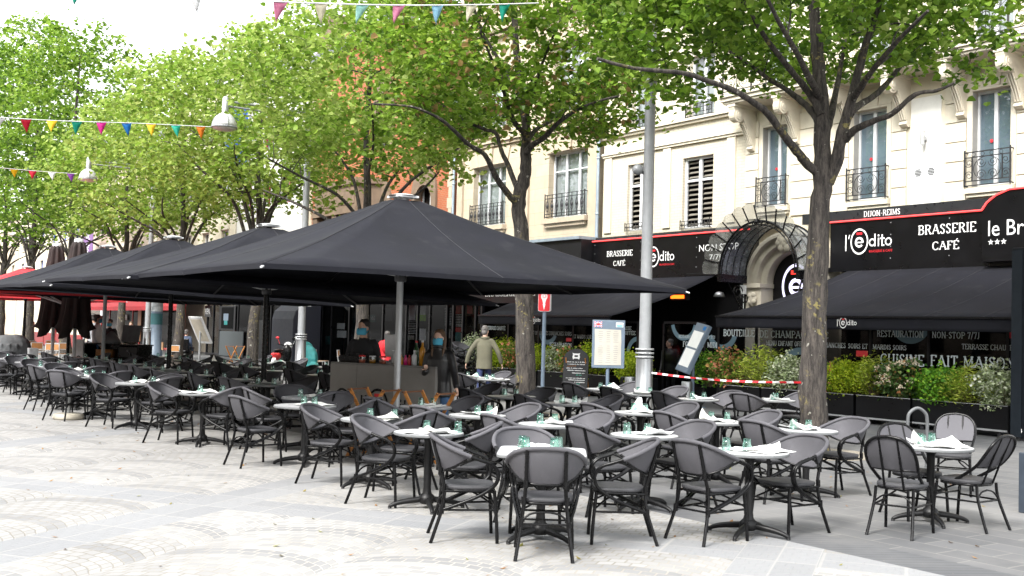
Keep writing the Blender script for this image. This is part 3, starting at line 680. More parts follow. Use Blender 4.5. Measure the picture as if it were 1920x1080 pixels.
# ------------------------------------------------------------------ terrace furniture
# cane-style armchair: local +Y is the way the sitter looks, origin on the ground below the seat
def make_armchair():
    t = thing('bistro_armchair', 'black tube armchair with grey woven back', 'chair')
    hoop = [(0, -.315, .850), (.13, -.30, .842), (.235, -.235, .808), (.292, -.12, .752), (.305, .0, .705)]
    arm = [(.305, 0, .705), (.300, .09, .675), (.288, .165, .648), (.278, .215, .60), (.272, .228, .535), (.262, .195, .465), (.240, .08, .385), (.205, -.10, .305), (.182, -.215, .262)]
    h = spline(hoop, 5); full = mirror(h[::-1])[:-1] + h
    low = spline([(0, -.225, .565), (.10, -.215, .568), (.19, -.165, .595), (.245, -.095, .635), (.280, -.03, .682)], 5); lowf = mirror(low[::-1])[:-1] + low
    # woven back: from the hoop down to the lower rail, gently dished, with the sleeve round the hoop
    mb = MB(); rows = []
    for j in range(7):
        v = j / 6; row = []
        for a, b in zip(full, lowf):
            p = a.lerp(b, v); p = p + V((0, -.018, 0)) * math.sin(PI * v) * (1 - (abs(a.x) / .31) ** 2); row.append(p)
        rows.append(row)
    mb.grid(rows)
    back = [r[:] for r in rows]
    mb.grid([[p + V((0, .006, .002)) for p in r][::-1] for r in back])
    mb.tube(full, .0185, 10)
    mb.build('backrest', M['mesh'], t)
    fr = MB()
    for s in (0, 1):
        a = spline(arm, 5)
        if s: a = mirror(a)
        fr.tube(a, .0145, 8)
        fr.tube([p + V((.029 if s else -.029, -.004, -.004)) for p in a[3:-3]], .0125, 8)
        g = [(.296, .05, .69), (.275, -.02, .665), (.255, -.085, .63)]
        if s: g = mirror(g)
        fr.tube(spline(g, 4), .0105, 6)
        for q in ((.182, -.215, .262), (.165, -.20, .44), (.150, -.232, .57)):
            x = -q[0] if s else q[0]; fr.tube([(x, q[1] - .003, q[2] - .03), (x, q[1], q[2] + .03)], .0195, 8)
    fr.tube(lowf, .0115, 6); fr.build('arm_frame', M['black'], t)
    # seat
    out = []
    for k in range(28):
        a = 2 * PI * k / 28; c, s_ = math.cos(a), math.sin(a)
        x = math.copysign(abs(c) ** .55, c) * (.215 + .018 * s_); y = .015 + math.copysign(abs(s_) ** .55, s_) * .215; out.append((x, y))
    mb = MB(); mb.smooth = True
    def ring(k, z): return [(x * k, .015 + (y - .015) * k, z) for x, y in out]
    R_ = [ring(.985, .432), ring(1.0, .445), ring(.985, .458), ring(.9, .462), ring(.6, .455), ring(.25, .452)]
    for i in range(len(R_) - 1):
        n = 28; mb.add(R_[i] + R_[i + 1], [(k, (k + 1) % n, n + (k + 1) % n, n + k) for k in range(n)])
    mb.add(R_[-1], [tuple(range(28))]); mb.add(R_[0], [tuple(range(28))[::-1]])
    mb.build('seat', M['seatpad'], t)
    sf = MB(); sf.tube([(x * .93, .015 + (y - .015) * .93, .418) for x, y in out], .013, 6, closed=True)
    for s in (-1, 1): sf.tube([(s * .2, .21, .412), (s * .172, -.20, .412)], .011, 6)
    sf.build('seat_frame', M['black'], t)
    for s in (-1, 1):
        l = MB(); l.tube(spline([(s * .205, .205, .425), (s * .212, .218, .30), (s * .222, .232, .12), (s * .226, .238, 0)], 3), .0145, 8); l.build('leg', M['black'], t)
    for s in (-1, 1):
        l = MB(); l.tube(spline([(s * .148, -.305, .835), (s * .150, -.262, .68), (s * .152, -.225, .55), (s * .162, -.198, .42), (s * .180, -.218, .262), (s * .205, -.275, .08), (s * .216, -.302, 0)], 4), .0145, 8); l.build('leg', M['black'], t)
    st = MB()
    for s in (-1, 1):
        st.tube([(s * .216, .22, .268), (s * .182, -.215, .262)], .0095, 6)
        st.tube(spline([(s * .212, .215, .29), (s * .12, .12, .355), (s * .075, .02, .402)], 4), .0085, 6)
        st.tube(spline([(s * .180, -.215, .285), (s * .12, -.195, .335), (s * .05, -.19, .352), (0, -.19, .354)], 4), .0085, 6)
    st.tube([(-.182, -.215, .266), (.182, -.215, .266)], .0095, 6); st.tube([(-.216, .221, .30), (.216, .221, .30)], .0095, 6)
    st.tube([(-.2, .0, .266), (.2, .0, .266)], .008, 6)
    st.build('stretcher', M['black'], t)
    return t
def make_sidechair():
    t = thing('bistro_side_chair', 'black armless chair with arched grey woven back', 'chair')
    hp = [(.185, .06, .43), (.192, -.06, .50), (.212, -.20, .60), (.222, -.285, .70), (.200, -.345, .80), (.12, -.375, .872), (0, -.385, .893)]
    h = spline(hp, 5); full = h + mirror(h[::-1])[1:]
    fr = MB(); fr.tube(full, .0155, 8); lowz = .585
    for s in (-1, 1): fr.tube([(s * .085, -.195, .43), (s * .083, -.255, lowz), (s * .08, -.375, .875)], .0105, 6)
    fr.tube([(-.205, -.195, .592), (0, -.245, lowz), (.205, -.195, .592)], .010, 6)
    fr.build('back_frame', M['black'], t)
    top = [p for p in full if p.z > .60]; mb = MB(); n = len(top); rows = []
    for j in range(6):
        v = j / 5; rows.append([p.lerp(V((p.x * .97, -.245 + abs(p.x) * .2, lowz + .005)), v) + V((0, -.012 * math.sin(PI * v), 0)) for p in top])
    mb.grid(rows); mb.grid([[p + V((0, .006, 0)) for p in r][::-1] for r in rows]); mb.build('backrest', M['mesh'], t)
    out = []
    for k in range(28):
        a = 2 * PI * k / 28; c, s_ = math.cos(a), math.sin(a)
        out.append((math.copysign(abs(c) ** .6, c) * (.205 + .02 * s_), .01 + math.copysign(abs(s_) ** .6, s_) * .21))
    mb = MB(); mb.smooth = True
    def ring(k, z): return [(x * k, .01 + (y - .01) * k, z) for x, y in out]
    R_ = [ring(.985, .432), ring(1.0, .447), ring(.985, .462), ring(.9, .468), ring(.6, .463), ring(.25, .46)]
    for i in range(5): mb.add(R_[i] + R_[i + 1], [(k, (k + 1) % 28, 28 + (k + 1) % 28, 28 + k) for k in range(28)])
    mb.add(R_[-1], [tuple(range(28))]); mb.add(R_[0], [tuple(range(28))[::-1]]); mb.build('seat', M['seatpad'], t)
    sf = MB(); sf.tube([(x * .93, .01 + (y - .01) * .93, .418) for x, y in out], .013, 6, closed=True); sf.build('seat_frame', M['black'], t)
    for s in (-1, 1):
        l = MB(); l.tube(spline([(s * .20, .195, .425), (s * .208, .215, .25), (s * .216, .235, 0)], 3), .0145, 8); l.build('leg', M['black'], t)
        l = MB(); l.tube(spline([(s * .165, -.185, .43), (s * .172, -.20, .30), (s * .19, -.27, .1), (s * .2, -.31, 0)], 3), .0145, 8); l.build('leg', M['black'], t)
    st = MB()
    for s in (-1, 1):
        st.tube([(s * .207, .212, .27), (s * .172, -.205, .27)], .0095, 6)
        st.tube(spline([(s * .205, .208, .29), (s * .1, .15, .36), (s * .06, .05, .405)], 4), .0085, 6)
        st.tube(spline([(s * .172, -.20, .29), (s * .1, -.19, .35), (0, -.19, .37)], 4), .0085, 6)
    st.tube([(-.172, -.205, .27), (.172, -.205, .27)], .0095, 6); st.tube([(-.207, .212, .30), (.207, .212, .30)], .0095, 6)
    st.build('stretcher', M['black'], t); return t
def make_table(dia, label, square=False):
    t = thing('bistro_table', label, 'table'); r = dia / 2; mb = MB()
    if square:
        out = []
        for k in range(40):
            a = 2 * PI * k / 40 + PI / 40; c, s = math.cos(a), math.sin(a); q = .22
            out.append((math.copysign(abs(c) ** q, c) * r, math.copysign(abs(s) ** q, s) * r))
    else: out = [(r * math.cos(2 * PI * k / 40), r * math.sin(2 * PI * k / 40)) for k in range(40)]
    n = len(out)
    def ring(k, z): return [(x * k, y * k, z) for x, y in out]
    mb.cur = 0; mb.add(ring(.985, .73), [tuple(range(n))])
    mb.cur = 1
    rr = [ring(.985, .73), ring(1, .724), ring(1, .708), ring(.985, .702)]
    for i in range(3): mb.add(rr[i] + rr[i + 1], [(k, n + k, n + (k + 1) % n, (k + 1) % n) for k in range(n)])
    mb.add(rr[3], [tuple(range(n))[::-1]])
    mb.build('tabletop', [M['top'], M['topedge']], t)
    c = MB(); c.lathe([(.001, .70), (.11, .70), (.11, .69), (.045, .66), (.038, .62), (.037, .20), (.042, .16), (.05, .13)], 16)
    for k in range(4):
        a = k * PI / 2; c.bar((0, 0, .69), (.2 * math.cos(a), .2 * math.sin(a), .692), .03, .014)
    c.build('column', M['castiron'], t)
    b = MB(); b.lathe([(.05, .14), (.075, .115), (.085, .07), (.06, .045), (.001, .045)], 16)
    for k in range(4):
        a = k * PI / 2 + PI / 4; d = V((math.cos(a), math.sin(a), 0))
        pts = spline([d * .05 + V((0, 0, .085)), d * .17 + V((0, 0, .072)), d * .28 + V((0, 0, .052)), d * .345 + V((0, 0, .028)), d * .36 + V((0, 0, .012))], 3)
        b.tube(pts, [.03, .029, .028, .027, .025, .024, .022, .021, .020, .018, .018, .016, .014][:len(pts)], 8)
        b.lathe([(.018, 0), (.018, .015), (.001, .015)], 8, (d.x * .355, d.y * .355, 0))
    b.build('base', M['castiron'], t); return t
# upturned tumbler: thick greenish glass, the heavy bottom is the rim one sees on top
def glass_mats():
    mt, nt, b = nodes('green_tumbler_glass'); nt.nodes.remove(b)
    tc = nt.nodes.new('ShaderNodeTexCoord'); sp = nt.nodes.new('ShaderNodeSeparateXYZ'); nt.links.new(tc.outputs['Object'], sp.inputs[0])
    z = smooth(S(nt, sp.outputs[2]), .088, .104)
    col = mixcol(nt, z, (.86, .95, .92), (.12, .50, .42))
    t = nt.nodes.new('ShaderNodeBsdfTransparent'); nt.links.new(col.so, t.inputs[0])
    g = nt.nodes.new('ShaderNodeBsdfGlossy'); g.inputs['Roughness'].default_value = .06; g.inputs[0].default_value = (.8, .95, .92, 1)
    lw = nt.nodes.new('ShaderNodeLayerWeight'); lw.inputs[0].default_value = .35
    f = (S(nt, lw.outputs['Facing']) * .45 + .06).op('MINIMUM', 1.0)
    mx = nt.nodes.new('ShaderNodeMixShader'); nt.links.new(f.so, mx.inputs[0]); nt.links.new(t.outputs[0], mx.inputs[1]); nt.links.new(g.outputs[0], mx.inputs[2])
    out = [n for n in nt.nodes if n.type == 'OUTPUT_MATERIAL'][0]; nt.links.new(mx.outputs[0], out.inputs[0]); return mt
M['tumbler'] = glass_mats()
def tumbler_mesh():
    mb = MB(); n = 18; prof = [(.0425, 0), (.0425, .004), (.0405, .03), (.0375, .06), (.0345, .088), (.034, .104), (.0325, .109), (.0, .109)]
    vs = []; fs = []
    for i, (r, z) in enumerate(prof):
        for k in range(n):
            q = r * (1 + (.02 if k % 2 else -.02) * (1 if 0 < i < 5 else 0)); a = 2 * PI * k / n; vs.append((q * math.cos(a), q * math.sin(a), z))
    for i in range(len(prof) - 1):
        for k in range(n): fs.append((i * n + k, i * n + (k + 1) % n, (i + 1) * n + (k + 1) % n, (i + 1) * n + k))
    mb.smooth = True; mb.add(vs, fs)
    mb.lathe([(.0, .092), (.031, .092), (.034, .06), (.0395, .002), (.0425, 0)], n); return mb.mesh('tumbler', M['tumbler'])
TUMBLER = tumbler_mesh()
# paper mats blown about: a curled sheet with a little print
def paper_mesh(seed):
    r = random.Random(seed); mb = MB(); a, b = .42, .30; nx, ny = 14, 10
    lift = [(r.choice((-1, 1)), r.choice((-1, 1)), r.uniform(.02, .075)) for _ in range(r.choice((1, 2, 2)))]
    ph = r.uniform(0, 6); rows = []
    for i in range(nx + 1):
        row = []
        for j in range(ny + 1):
            u, v = i / nx - .5, j / ny - .5; z = .003 + .011 * (1 + math.sin(u * 9 + ph) * math.cos(v * 7))
            x, y = u * a, v * b
            for sx, sy, h in lift:
                q = max(0, sx * u + sy * v - .42); z += h * (q * 2.2) ** 1.2; x -= sx * q * q * h * 1.5; y -= sy * q * q * h * 1.5
            row.append((x, y, z))
        rows.append(row)
    mb.grid(rows)
    return mb, rows
def paper_obj(name, seed, loc, rz, label, group, n=1):
    mb, rows = paper_mesh(seed); r = random.Random(seed + 99)
    if n > 1:       # a second sheet slipped under the first
        a = r.uniform(.5, 1.6); dx, dy = r.uniform(-.12, .12), r.uniform(-.12, .12); ca, sa = math.cos(a), math.sin(a)
        mb.grid([[(p[0] * ca - p[1] * sa + dx, p[0] * sa + p[1] * ca + dy, p[2] * .55 - .0005) for p in q] for q in rows])
    mb.cur = 1; mb.smooth = False
    for k in range(5):        # lines of print follow the sheet
        i0 = r.randint(1, 4); j = 2 + k * 1.4; L = r.randint(3, 7)
        if k == 3: continue
        for i in range(i0, i0 + L):
            j0 = int(j)
            p = [V(rows[i][j0]), V(rows[i + 1][j0])]; q = [V(rows[i][j0 + 1]), V(rows[i + 1][j0 + 1])]
            w = .18; mb.add([p[0] + V((0, 0, .0015)), p[1] + V((0, 0, .0015)), p[1].lerp(q[1], w) + V((0, 0, .0015)), p[0].lerp(q[0], w) + V((0, 0, .0015))], [(0, 1, 2, 3)])
    o = mb.build(name, [M['paper'], M['ink']]); o.location = loc; o.rotation_euler = (0, 0, rz)
    return tag(o, label, 'paper mat', group)

ORD = ['first', 'second', 'third', 'fourth', 'fifth', 'sixth', 'seventh', 'eighth', 'ninth', 'tenth', 'eleventh', 'twelfth', 'thirteenth', 'fourteenth', 'fifteenth', 'sixteenth', 'seventeenth', 'eighteenth']
ARM = make_armchair(); SIDE = make_sidechair(); TAB = make_table(.68, 'round pale-topped bistro table'); TABSQ = make_table(.74, 'square pale-topped bistro table', True); TABL = make_table(.78, 'round table')
_used = set()
def place(proto, loc, rz, label, group):
    if proto.name in _used: return dup(proto, loc, rz, label, group)
    _used.add(proto.name); proto.location = loc; proto.rotation_euler = (0, 0, rz); proto['label'] = label; proto['group'] = group
    return proto
SIDE_WORD = {0: 'house side', 90: 'far end', 180: 'plaza side', 270: 'near end'}
def side_word(a):
    a %= 360
    return min(((min(abs(a - k), 360 - abs(a - k)), v) for k, v in list(SIDE_WORD.items()) + [(45, 'far house corner'), (135, 'far plaza corner'), (225, 'near plaza corner'), (315, 'near house corner')]))[1]
rt = random.Random(4)
def setting(x, y, where, chairs, ng=2, papers=1, kind='r', chair='arm', glass_at=None, rz=None):
    """a table with its chairs, tumblers and paper mats"""
    proto = {'r': TAB, 's': TABSQ, 'l': TABL}[kind]
    rz = rt.uniform(0, 1.5) if rz is None else rz
    shape = {'r': 'round', 's': 'square', 'l': 'large round'}[kind]
    place(proto, (x, y, 0), rz, '%s bistro table, %s' % (shape, where), 'bistro tables of the terrace')
    for i, c in enumerate(chairs):
        a, d = c[0], c[1]; turn = c[2] if len(c) > 2 else rt.uniform(-7, 7)
        px, py = x + d * math.cos(rad(a)), y + d * math.sin(rad(a)); face = rad(a + 180 + turn) - PI / 2
        k = SIDE if chair == 'side' else ARM
        lab = ('armless chair, %s of table %s' if chair == 'side' else 'armchair, %s of table %s') % (side_word(a), where)
        place(k, (px, py, 0), face, lab, 'armless chairs round the pillar table' if chair == 'side' else 'woven-back armchairs of the terrace')
    pos = glass_at or [(rt.uniform(-.2, -.08), rt.uniform(-.12, .12)), (rt.uniform(.08, .2), rt.uniform(-.12, .12)), (rt.uniform(-.12, 0), .2), (.12, -.2)][:ng]
    for i, (gx, gy) in enumerate(pos):       # gx along the picture's width, gy away from the viewer
        q = V((x, y, 0)) + _r0 * gx + _f0 * gy
        o = bpy.data.objects.new('tumbler', TUMBLER); COL.objects.link(o); o.location = (q.x, q.y, .7335); o.rotation_euler = (0, 0, rt.uniform(0, 3))
        rank = sorted(range(len(pos)), key=lambda k: pos[k]).index(i)
        tag(o, '%s green tumbler on table %s' % (ORD[rank], where), 'glass', 'upturned tumblers on the tables')
    for k in range(papers):
        q = V((x, y, .732)) + _r0 * rt.uniform(-.02, .14) + _f0 * rt.uniform(-.06, .10)
        paper_obj('paper_mat', rt.randint(0, 9999), q, rt.uniform(0, 6.28), '%swhite paper mat on table %s' % ('second ' if k else '', where), 'paper mats on the tables', 2 if rt.random() < .7 else 1)
# row nearest the open plaza
def X_(px, py): p = at_level(px, py, .73); return p.x, p.y
rowA = 'of plaza-edge row'
setting(5.49, 7.25, 'at the near corner, set for four', [(236, .60, -3), (148, .62, 4), (-30, .66, -6), (66, .52, 5)], kind='s', rz=rad(52), papers=2, glass_at=[(-.14, .02), (-.165, .13), (.10, .03), (.14, .14)])
setting(5.45, 9.02, 'second from the near end ' + rowA, [(118, .50, 8), (-58, .42, 20)], glass_at=[(-.02, .0), (.28, .02)])
setting(5.64, 10.54, 'third from the near end ' + rowA, [(125, .50, 6), (-68, .46, 12)], glass_at=[(-.02, .0), (.24, .02)])
setting(5.77, 12.54, 'fourth from the near end ' + rowA, [(168, .60, 18), (-38, .62, -4), (38, .62, 0)], kind='l', glass_at=[(-.02, .0), (.12, -.03)])
setting(6.45, 14.0, 'fifth from the near end ' + rowA, [(-80, .55, 0), (80, .55, 0), (170, .55, 0)], glass_at=[(-.08, 0), (.18, .05)])
setting(5.38, 15.1, 'sixth from the near end ' + rowA, [(-72, .50, 6), (128, .52, 6)], glass_at=[(-.05, 0), (.25, .05)])
setting(5.21, 17.7, 'seventh from the near end ' + rowA, [(-66, .52, 5), (125, .50, 0), (30, .55, 0)], glass_at=[(-.03, -.03), (.24, .05)])
setting(5.1, 19.85, 'eighth from the near end ' + rowA, [(-70, .54, 0), (120, .5, 0), (205, .58, 15)], ng=3)
setting(5.30, 21.9, 'ninth from the near end ' + rowA, [(-75, .52, 0), (110, .52, 0), (190, .6, 0)])
setting(5.25, 24.0, 'tenth from the near end ' + rowA, [(-75, .52, 0), (105, .52, 0)])
setting(5.35, 26.3, 'eleventh from the near end ' + rowA, [(-75, .52, 0), (105, .52, 0), (185, .58, 0)])
setting(5.4, 28.6, 'twelfth from the near end ' + rowA, [(-80, .52, 0), (100, .52, 0)])
setting(5.4, 31.0, 'thirteenth from the near end ' + rowA, [(-80, .52, 0), (100, .52, 0)], ng=1)
setting(5.5, 33.5, 'fourteenth from the near end ' + rowA, [(-80, .52, 0), (100, .52, 0)], ng=1)
# second row
rowB = 'of second row'
for i, (x, y, ga) in enumerate([(7.26, 6.57, [(-.20, .03), (-.03, -.02)]), (7.39, 8.08, [(-.17, .03), (.03, 0)]), (7.19, 9.38, [(-.10, .02), (.06, 0)]), (7.1, 10.66, [(.0, 0), (.14, .03)]), (7.2, 12.02, [(-.06, 0), (.10, 0)])]):
    setting(x, y, '%s from the near end %s' % (ORD[i], rowB), [(177, .47, 6), (-6, .46, 4)] if i == 0 else [(178 + rt.uniform(-6, 6), rt.uniform(.50, .56), rt.uniform(-5, 5)), (-4 + rt.uniform(-6, 6), rt.uniform(.48, .56), rt.uniform(-5, 5))], glass_at=ga, papers=1)
for i, y in enumerate([17.1, 18.75, 20.4, 22.0, 23.8, 25.6, 27.6, 29.8]):
    setting(7.15 + rt.uniform(-.15, .15), y, '%s past the bar %s' % (ORD[i], rowB), [(180 + rt.uniform(-8, 8), .53), (rt.uniform(-8, 8), .53)], papers=1 if i % 3 == 0 else 0)
# third row
rowC = 'of third row'
T3C = []
for px_, py_, tw_ in ((1690, 906, 0), (1815, 898, -14), (1716, 884, 0), (1786, 851, 0)):
    q = at_level(px_, py_, .45) - V((9.42, 6.22, .45)); T3C.append((math.degrees(math.atan2(q.y, q.x)), q.length, tw_))
setting(9.42, 6.22, 'next to the dark sign pillar', T3C, kind='l', chair='side', papers=2, glass_at=[(-.10, -.03), (-.08, .08), (.07, .16)])
for i, (x, y, ga) in enumerate([(9.61, 7.88, [(-.14, .02), (.02, 0)]), (9.43, 9.06, [(-.06, .02), (.12, -.02)]), (9.47, 10.44, [(-.08, .02), (.06, 0)]), (9.6, 12.08, [(-.1, 0), (.08, 0)]), (9.62, 13.6, [(-.06, 0), (.12, .0)]), (9.46, 14.97, [(-.1, 0), (.07, 0)])]):
    setting(x, y, '%s from the near end %s' % (ORD[i], rowC), [(178 + rt.uniform(-6, 6), rt.uniform(.50, .56), rt.uniform(-5, 5)), (-4 + rt.uniform(-6, 6), rt.uniform(.48, .56), rt.uniform(-5, 5))], glass_at=ga, papers=1)
for i, y in enumerate([18.6, 20.3, 22.2, 24.1, 26.2, 28.4, 30.8]):
    setting(9.6 + rt.uniform(-.15, .15), y, '%s past the bar %s' % (ORD[i], rowC), [(180 + rt.uniform(-10, 10), .54), (rt.uniform(-10, 10), .54)], ng=2, papers=1 if i % 3 == 1 else 0)
# row between the tree trunks and under the house side of the parasols
rowD = 'of tree-trunk row'
for i, (x, y, ga) in enumerate([(13.76, 11.95, [(-.02, -.03), (.04, .02)]), (12.49, 12.42, [(-.09, 0), (.10, 0)]), (12.51, 13.7, [(-.1, 0), (.1, 0)]), (12.81, 15.1, [(-.07, 0), (.1, 0)]), (12.68, 18.49, [(-.14, 0), (-.01, 0)])]):
    setting(x, y, '%s from the near end %s' % (ORD[i], rowD), [(180, .55, rt.uniform(-8, 8)), (0, .55, rt.uniform(-8, 8))], glass_at=ga, papers=1)
setting(12.72, 19.35, 'sixth from the near end ' + rowD, [(0, .6, 0)], ng=2, papers=1)
rowE = 'of parasol-edge row'
for i, (x, y) in enumerate([(11.6, 20.2), (11.5, 22.2), (11.6, 24.4), (11.4, 26.8), (11.5, 29.4)]):
    setting(x, y, '%s from the near end %s' % (ORD[i], rowE), [(180 + rt.uniform(-12, 12), .55), (rt.uniform(-12, 12), .55)], ng=2, papers=1 if i in (1, 3) else 0)
# ------------------------------------------------------------------ lettering
ST = {  # stroke letters in a box 1 high: (width, strokes); serifs are added at the ends that lie on the base or cap line
 'A': (.78, [[(.04, 0), (.39, 1)], [(.39, 1), (.74, 0)], [(.18, .36), (.6, .36)]]), 'B': (.66, [[(.12, 0), (.12, 1)], [(.12, 1), (.4, .98), (.54, .86), (.54, .66), (.4, .54), (.12, .52)], [(.4, .53), (.58, .42), (.6, .2), (.46, .02), (.12, 0)]]),
 'C': (.72, [[(.66, .82), (.52, .97), (.34, .99), (.14, .84), (.07, .5), (.14, .16), (.34, .01), (.52, .03), (.67, .2)]]), 'D': (.76, [[(.12, 0), (.12, 1)], [(.12, 1), (.4, .98), (.62, .8), (.68, .5), (.62, .2), (.4, .02), (.12, 0)]]),
 'E': (.62, [[(.12, 0), (.12, 1)], [(.12, 1), (.56, 1), (.56, .84)], [(.12, .52), (.44, .52)], [(.12, 0), (.57, 0), (.58, .18)]]), 'F': (.58, [[(.12, 0), (.12, 1)], [(.12, 1), (.54, 1), (.54, .84)], [(.12, .52), (.42, .52)]]),
 'G': (.76, [[(.66, .82), (.52, .97), (.34, .99), (.14, .84), (.07, .5), (.14, .16), (.34, .01), (.54, .03), (.66, .14), (.66, .42), (.46, .42)]]), 'H': (.8, [[(.13, 0), (.13, 1)], [(.67, 0), (.67, 1)], [(.13, .52), (.67, .52)]]),
 'I': (.3, [[(.15, 0), (.15, 1)]]), 'J': (.4, [[(.27, 1), (.27, .2), (.16, 0), (.02, .04)]]), 'L': (.6, [[(.12, 0), (.12, 1)], [(.12, 0), (.55, 0), (.56, .2)]]),
 'M': (.94, [[(.12, 0), (.14, 1)], [(.14, 1), (.47, .08)], [(.47, .08), (.8, 1)], [(.8, 1), (.82, 0)]]), 'N': (.8, [[(.13, 0), (.13, 1)], [(.13, 1), (.67, 0)], [(.67, 0), (.67, 1)]]),
 'O': (.8, [[(.4, 1), (.18, .88), (.07, .5), (.18, .12), (.4, 0), (.62, .12), (.73, .5), (.62, .88), (.4, 1)]]), 'P': (.62, [[(.12, 0), (.12, 1)], [(.12, 1), (.4, .98), (.57, .84), (.57, .62), (.4, .48), (.12, .46)]]),
 'R': (.7, [[(.12, 0), (.12, 1)], [(.12, 1), (.4, .98), (.56, .86), (.56, .66), (.4, .53), (.12, .51)], [(.36, .52), (.64, 0)]]), 'S': (.54, [[(.46, .82), (.38, .96), (.22, .99), (.08, .86), (.09, .68), (.4, .42), (.46, .22), (.36, .03), (.18, .01), (.06, .2)]]),
 'T': (.64, [[(.32, 0), (.32, 1)], [(.05, .84), (.06, 1), (.58, 1), (.59, .84)]]), 'U': (.76, [[(.13, 1), (.13, .26), (.24, .03), (.4, 0), (.54, .05), (.63, .26), (.63, 1)]]), 'V': (.74, [[(.05, 1), (.37, 0)], [(.37, 0), (.69, 1)]]),
 '7': (.5, [[(.05, .84), (.06, 1), (.46, 1), (.2, 0)]]), '/': (.4, [[(.05, -.05), (.35, 1.05)]]), '-': (.36, [[(.06, .42), (.3, .42)]]), ' ': (.32, []), '€': (.66, [[(.6, .82), (.46, .97), (.3, .9), (.2, .5), (.3, .1), (.46, .03), (.6, .18)], [(.04, .58), (.5, .58)], [(.04, .42), (.46, .42)]]), '.': (.2, [[(.1, 0), (.1, .06)]])}
def stroke_quads(s, thick, thin, serif=True):
    """flat quads (lists of 2-D points) and the total width, cap height 1"""
    out = []; x = 0
    for ch in s:
        acc = ch == 'É'; k = 'E' if acc else ch
        wd, ss = ST[k]
        ss = list(ss)
        for pl in ss:
            for a, b in zip(pl, pl[1:]):
                dx, dy = b[0] - a[0], b[1] - a[1]; L = math.hypot(dx, dy)
                if L < 1e-6: continue
                vert = abs(dy) / L; w = thin + (thick - thin) * vert ** 1.5
                if k in 'AMNV' and dx * dy > 0: w = thin * 1.15
                nx, ny = -dy / L * w / 2, dx / L * w / 2; ex, ey = dx / L * w * .2, dy / L * w * .2
                out.append([(x + a[0] - ex + nx, a[1] - ey + ny), (x + a[0] - ex - nx, a[1] - ey - ny), (x + b[0] + ex - nx, b[1] + ey - ny), (x + b[0] + ex + nx, b[1] + ey + ny)])
            if serif and k not in 'OCGSU€/-. 7' :
                for q, o in ((pl[0], pl[1]), (pl[-1], pl[-2])):
                    if abs(q[1] - o[1]) > .5 and min(abs(q[1]), abs(q[1] - 1)) < .01:
                        h = .13; y0 = q[1] if q[1] < .5 else q[1] - thin
                        out.append([(x + q[0] - h, y0), (x + q[0] + h, y0), (x + q[0] + h, y0 + thin), (x + q[0] - h, y0 + thin)])
        if k == 'U' and serif:
            for q in (.13, .63): out.append([(x + q - .13, 1 - thin), (x + q + .13, 1 - thin), (x + q + .13, 1), (x + q - .13, 1)])
        if acc: out.append([(x + .26, 1.08), (x + .42, 1.28), (x + .52, 1.28), (x + .36, 1.08)])
        x += wd + .10
    return out, x - .10
class Plane2:
    """writes flat marks on an upright surface: origin, direction of reading, up, outward normal"""
    def __init__(s, o, ex, ez, n): s.o = V(o); s.ex = V(ex).normalized(); s.ez = V(ez).normalized(); s.n = V(n).normalized(); s.k = 0
    def p(s, x, y, d=0): return s.o + s.ex * x + s.ez * y + s.n * d
    def poly(s, mb, pts, d=.004): mb.add([s.p(x, y, d) for x, y in pts], [tuple(range(len(pts)))])
    def slab(s, mb, pts, t=.012): mb.prism([s.p(x, y, .001) for x, y in pts], s.n * t)
    def serif(s, mb, text, x, y, w, h, thick=.15, thin=.075, d=.004):
        q, tot = stroke_quads(text, thick, thin)
        for i, r in enumerate(q): s.poly(mb, [(x + a * w / tot, y + b * h) for a, b in r], d + .0002 * (i % 9))
    def sans(s, mb, text, x, y, w, h, bold=.11, d=.004):
        me, bw, bh = font_mesh(text)
        b0 = len(mb.v)
        mb.add([s.p(x + v[0] * w / bw, y + v[1] * h / bh, d) for v in me[0]], me[1])
    def ring(s, mb, cx, cy, r0, r1, a0=0, a1=360, n=40, d=.004, sx=1.0):
        for i in range(n):
            a, b = rad(a0 + (a1 - a0) * i / n), rad(a0 + (a1 - a0) * (i + 1) / n)
            s.poly(mb, [(cx + sx * r0 * math.cos(a), cy + r0 * math.sin(a)), (cx + sx * r1 * math.cos(a), cy + r1 * math.sin(a)), (cx + sx * r1 * math.cos(b), cy + r1 * math.sin(b)), (cx + sx * r0 * math.cos(b), cy + r0 * math.sin(b))], d)
    def rect(s, mb, x0, y0, x1, y1, d=.004): s.poly(mb, [(x0, y0), (x1, y0), (x1, y1), (x0, y1)], d)
_FM = {}
def font_mesh(text):
    """the built-in sans letters as faces; width and cap height measured"""
    if text in _FM: return _FM[text]
    cu = bpy.data.curves.new('lettering', 'FONT'); cu.body = text; cu.size = 1; cu.resolution_u = 3
    o = bpy.data.objects.new('lettering', cu); me = o.to_mesh()
    vs = [(v.co.x, v.co.y) for v in me.vertices]; fs = [tuple(p.vertices) for p in me.polygons]
    x0 = min(v[0] for v in vs); x1 = max(v[0] for v in vs); y0 = min(v[1] for v in vs); y1 = max(v[1] for v in vs)
    o.to_mesh_clear(); bpy.data.objects.remove(o); bpy.data.curves.remove(cu)
    _FM[text] = ([[(a - x0, b - y0) for a, b in vs], fs], x1 - x0, y1 - y0); return _FM[text]
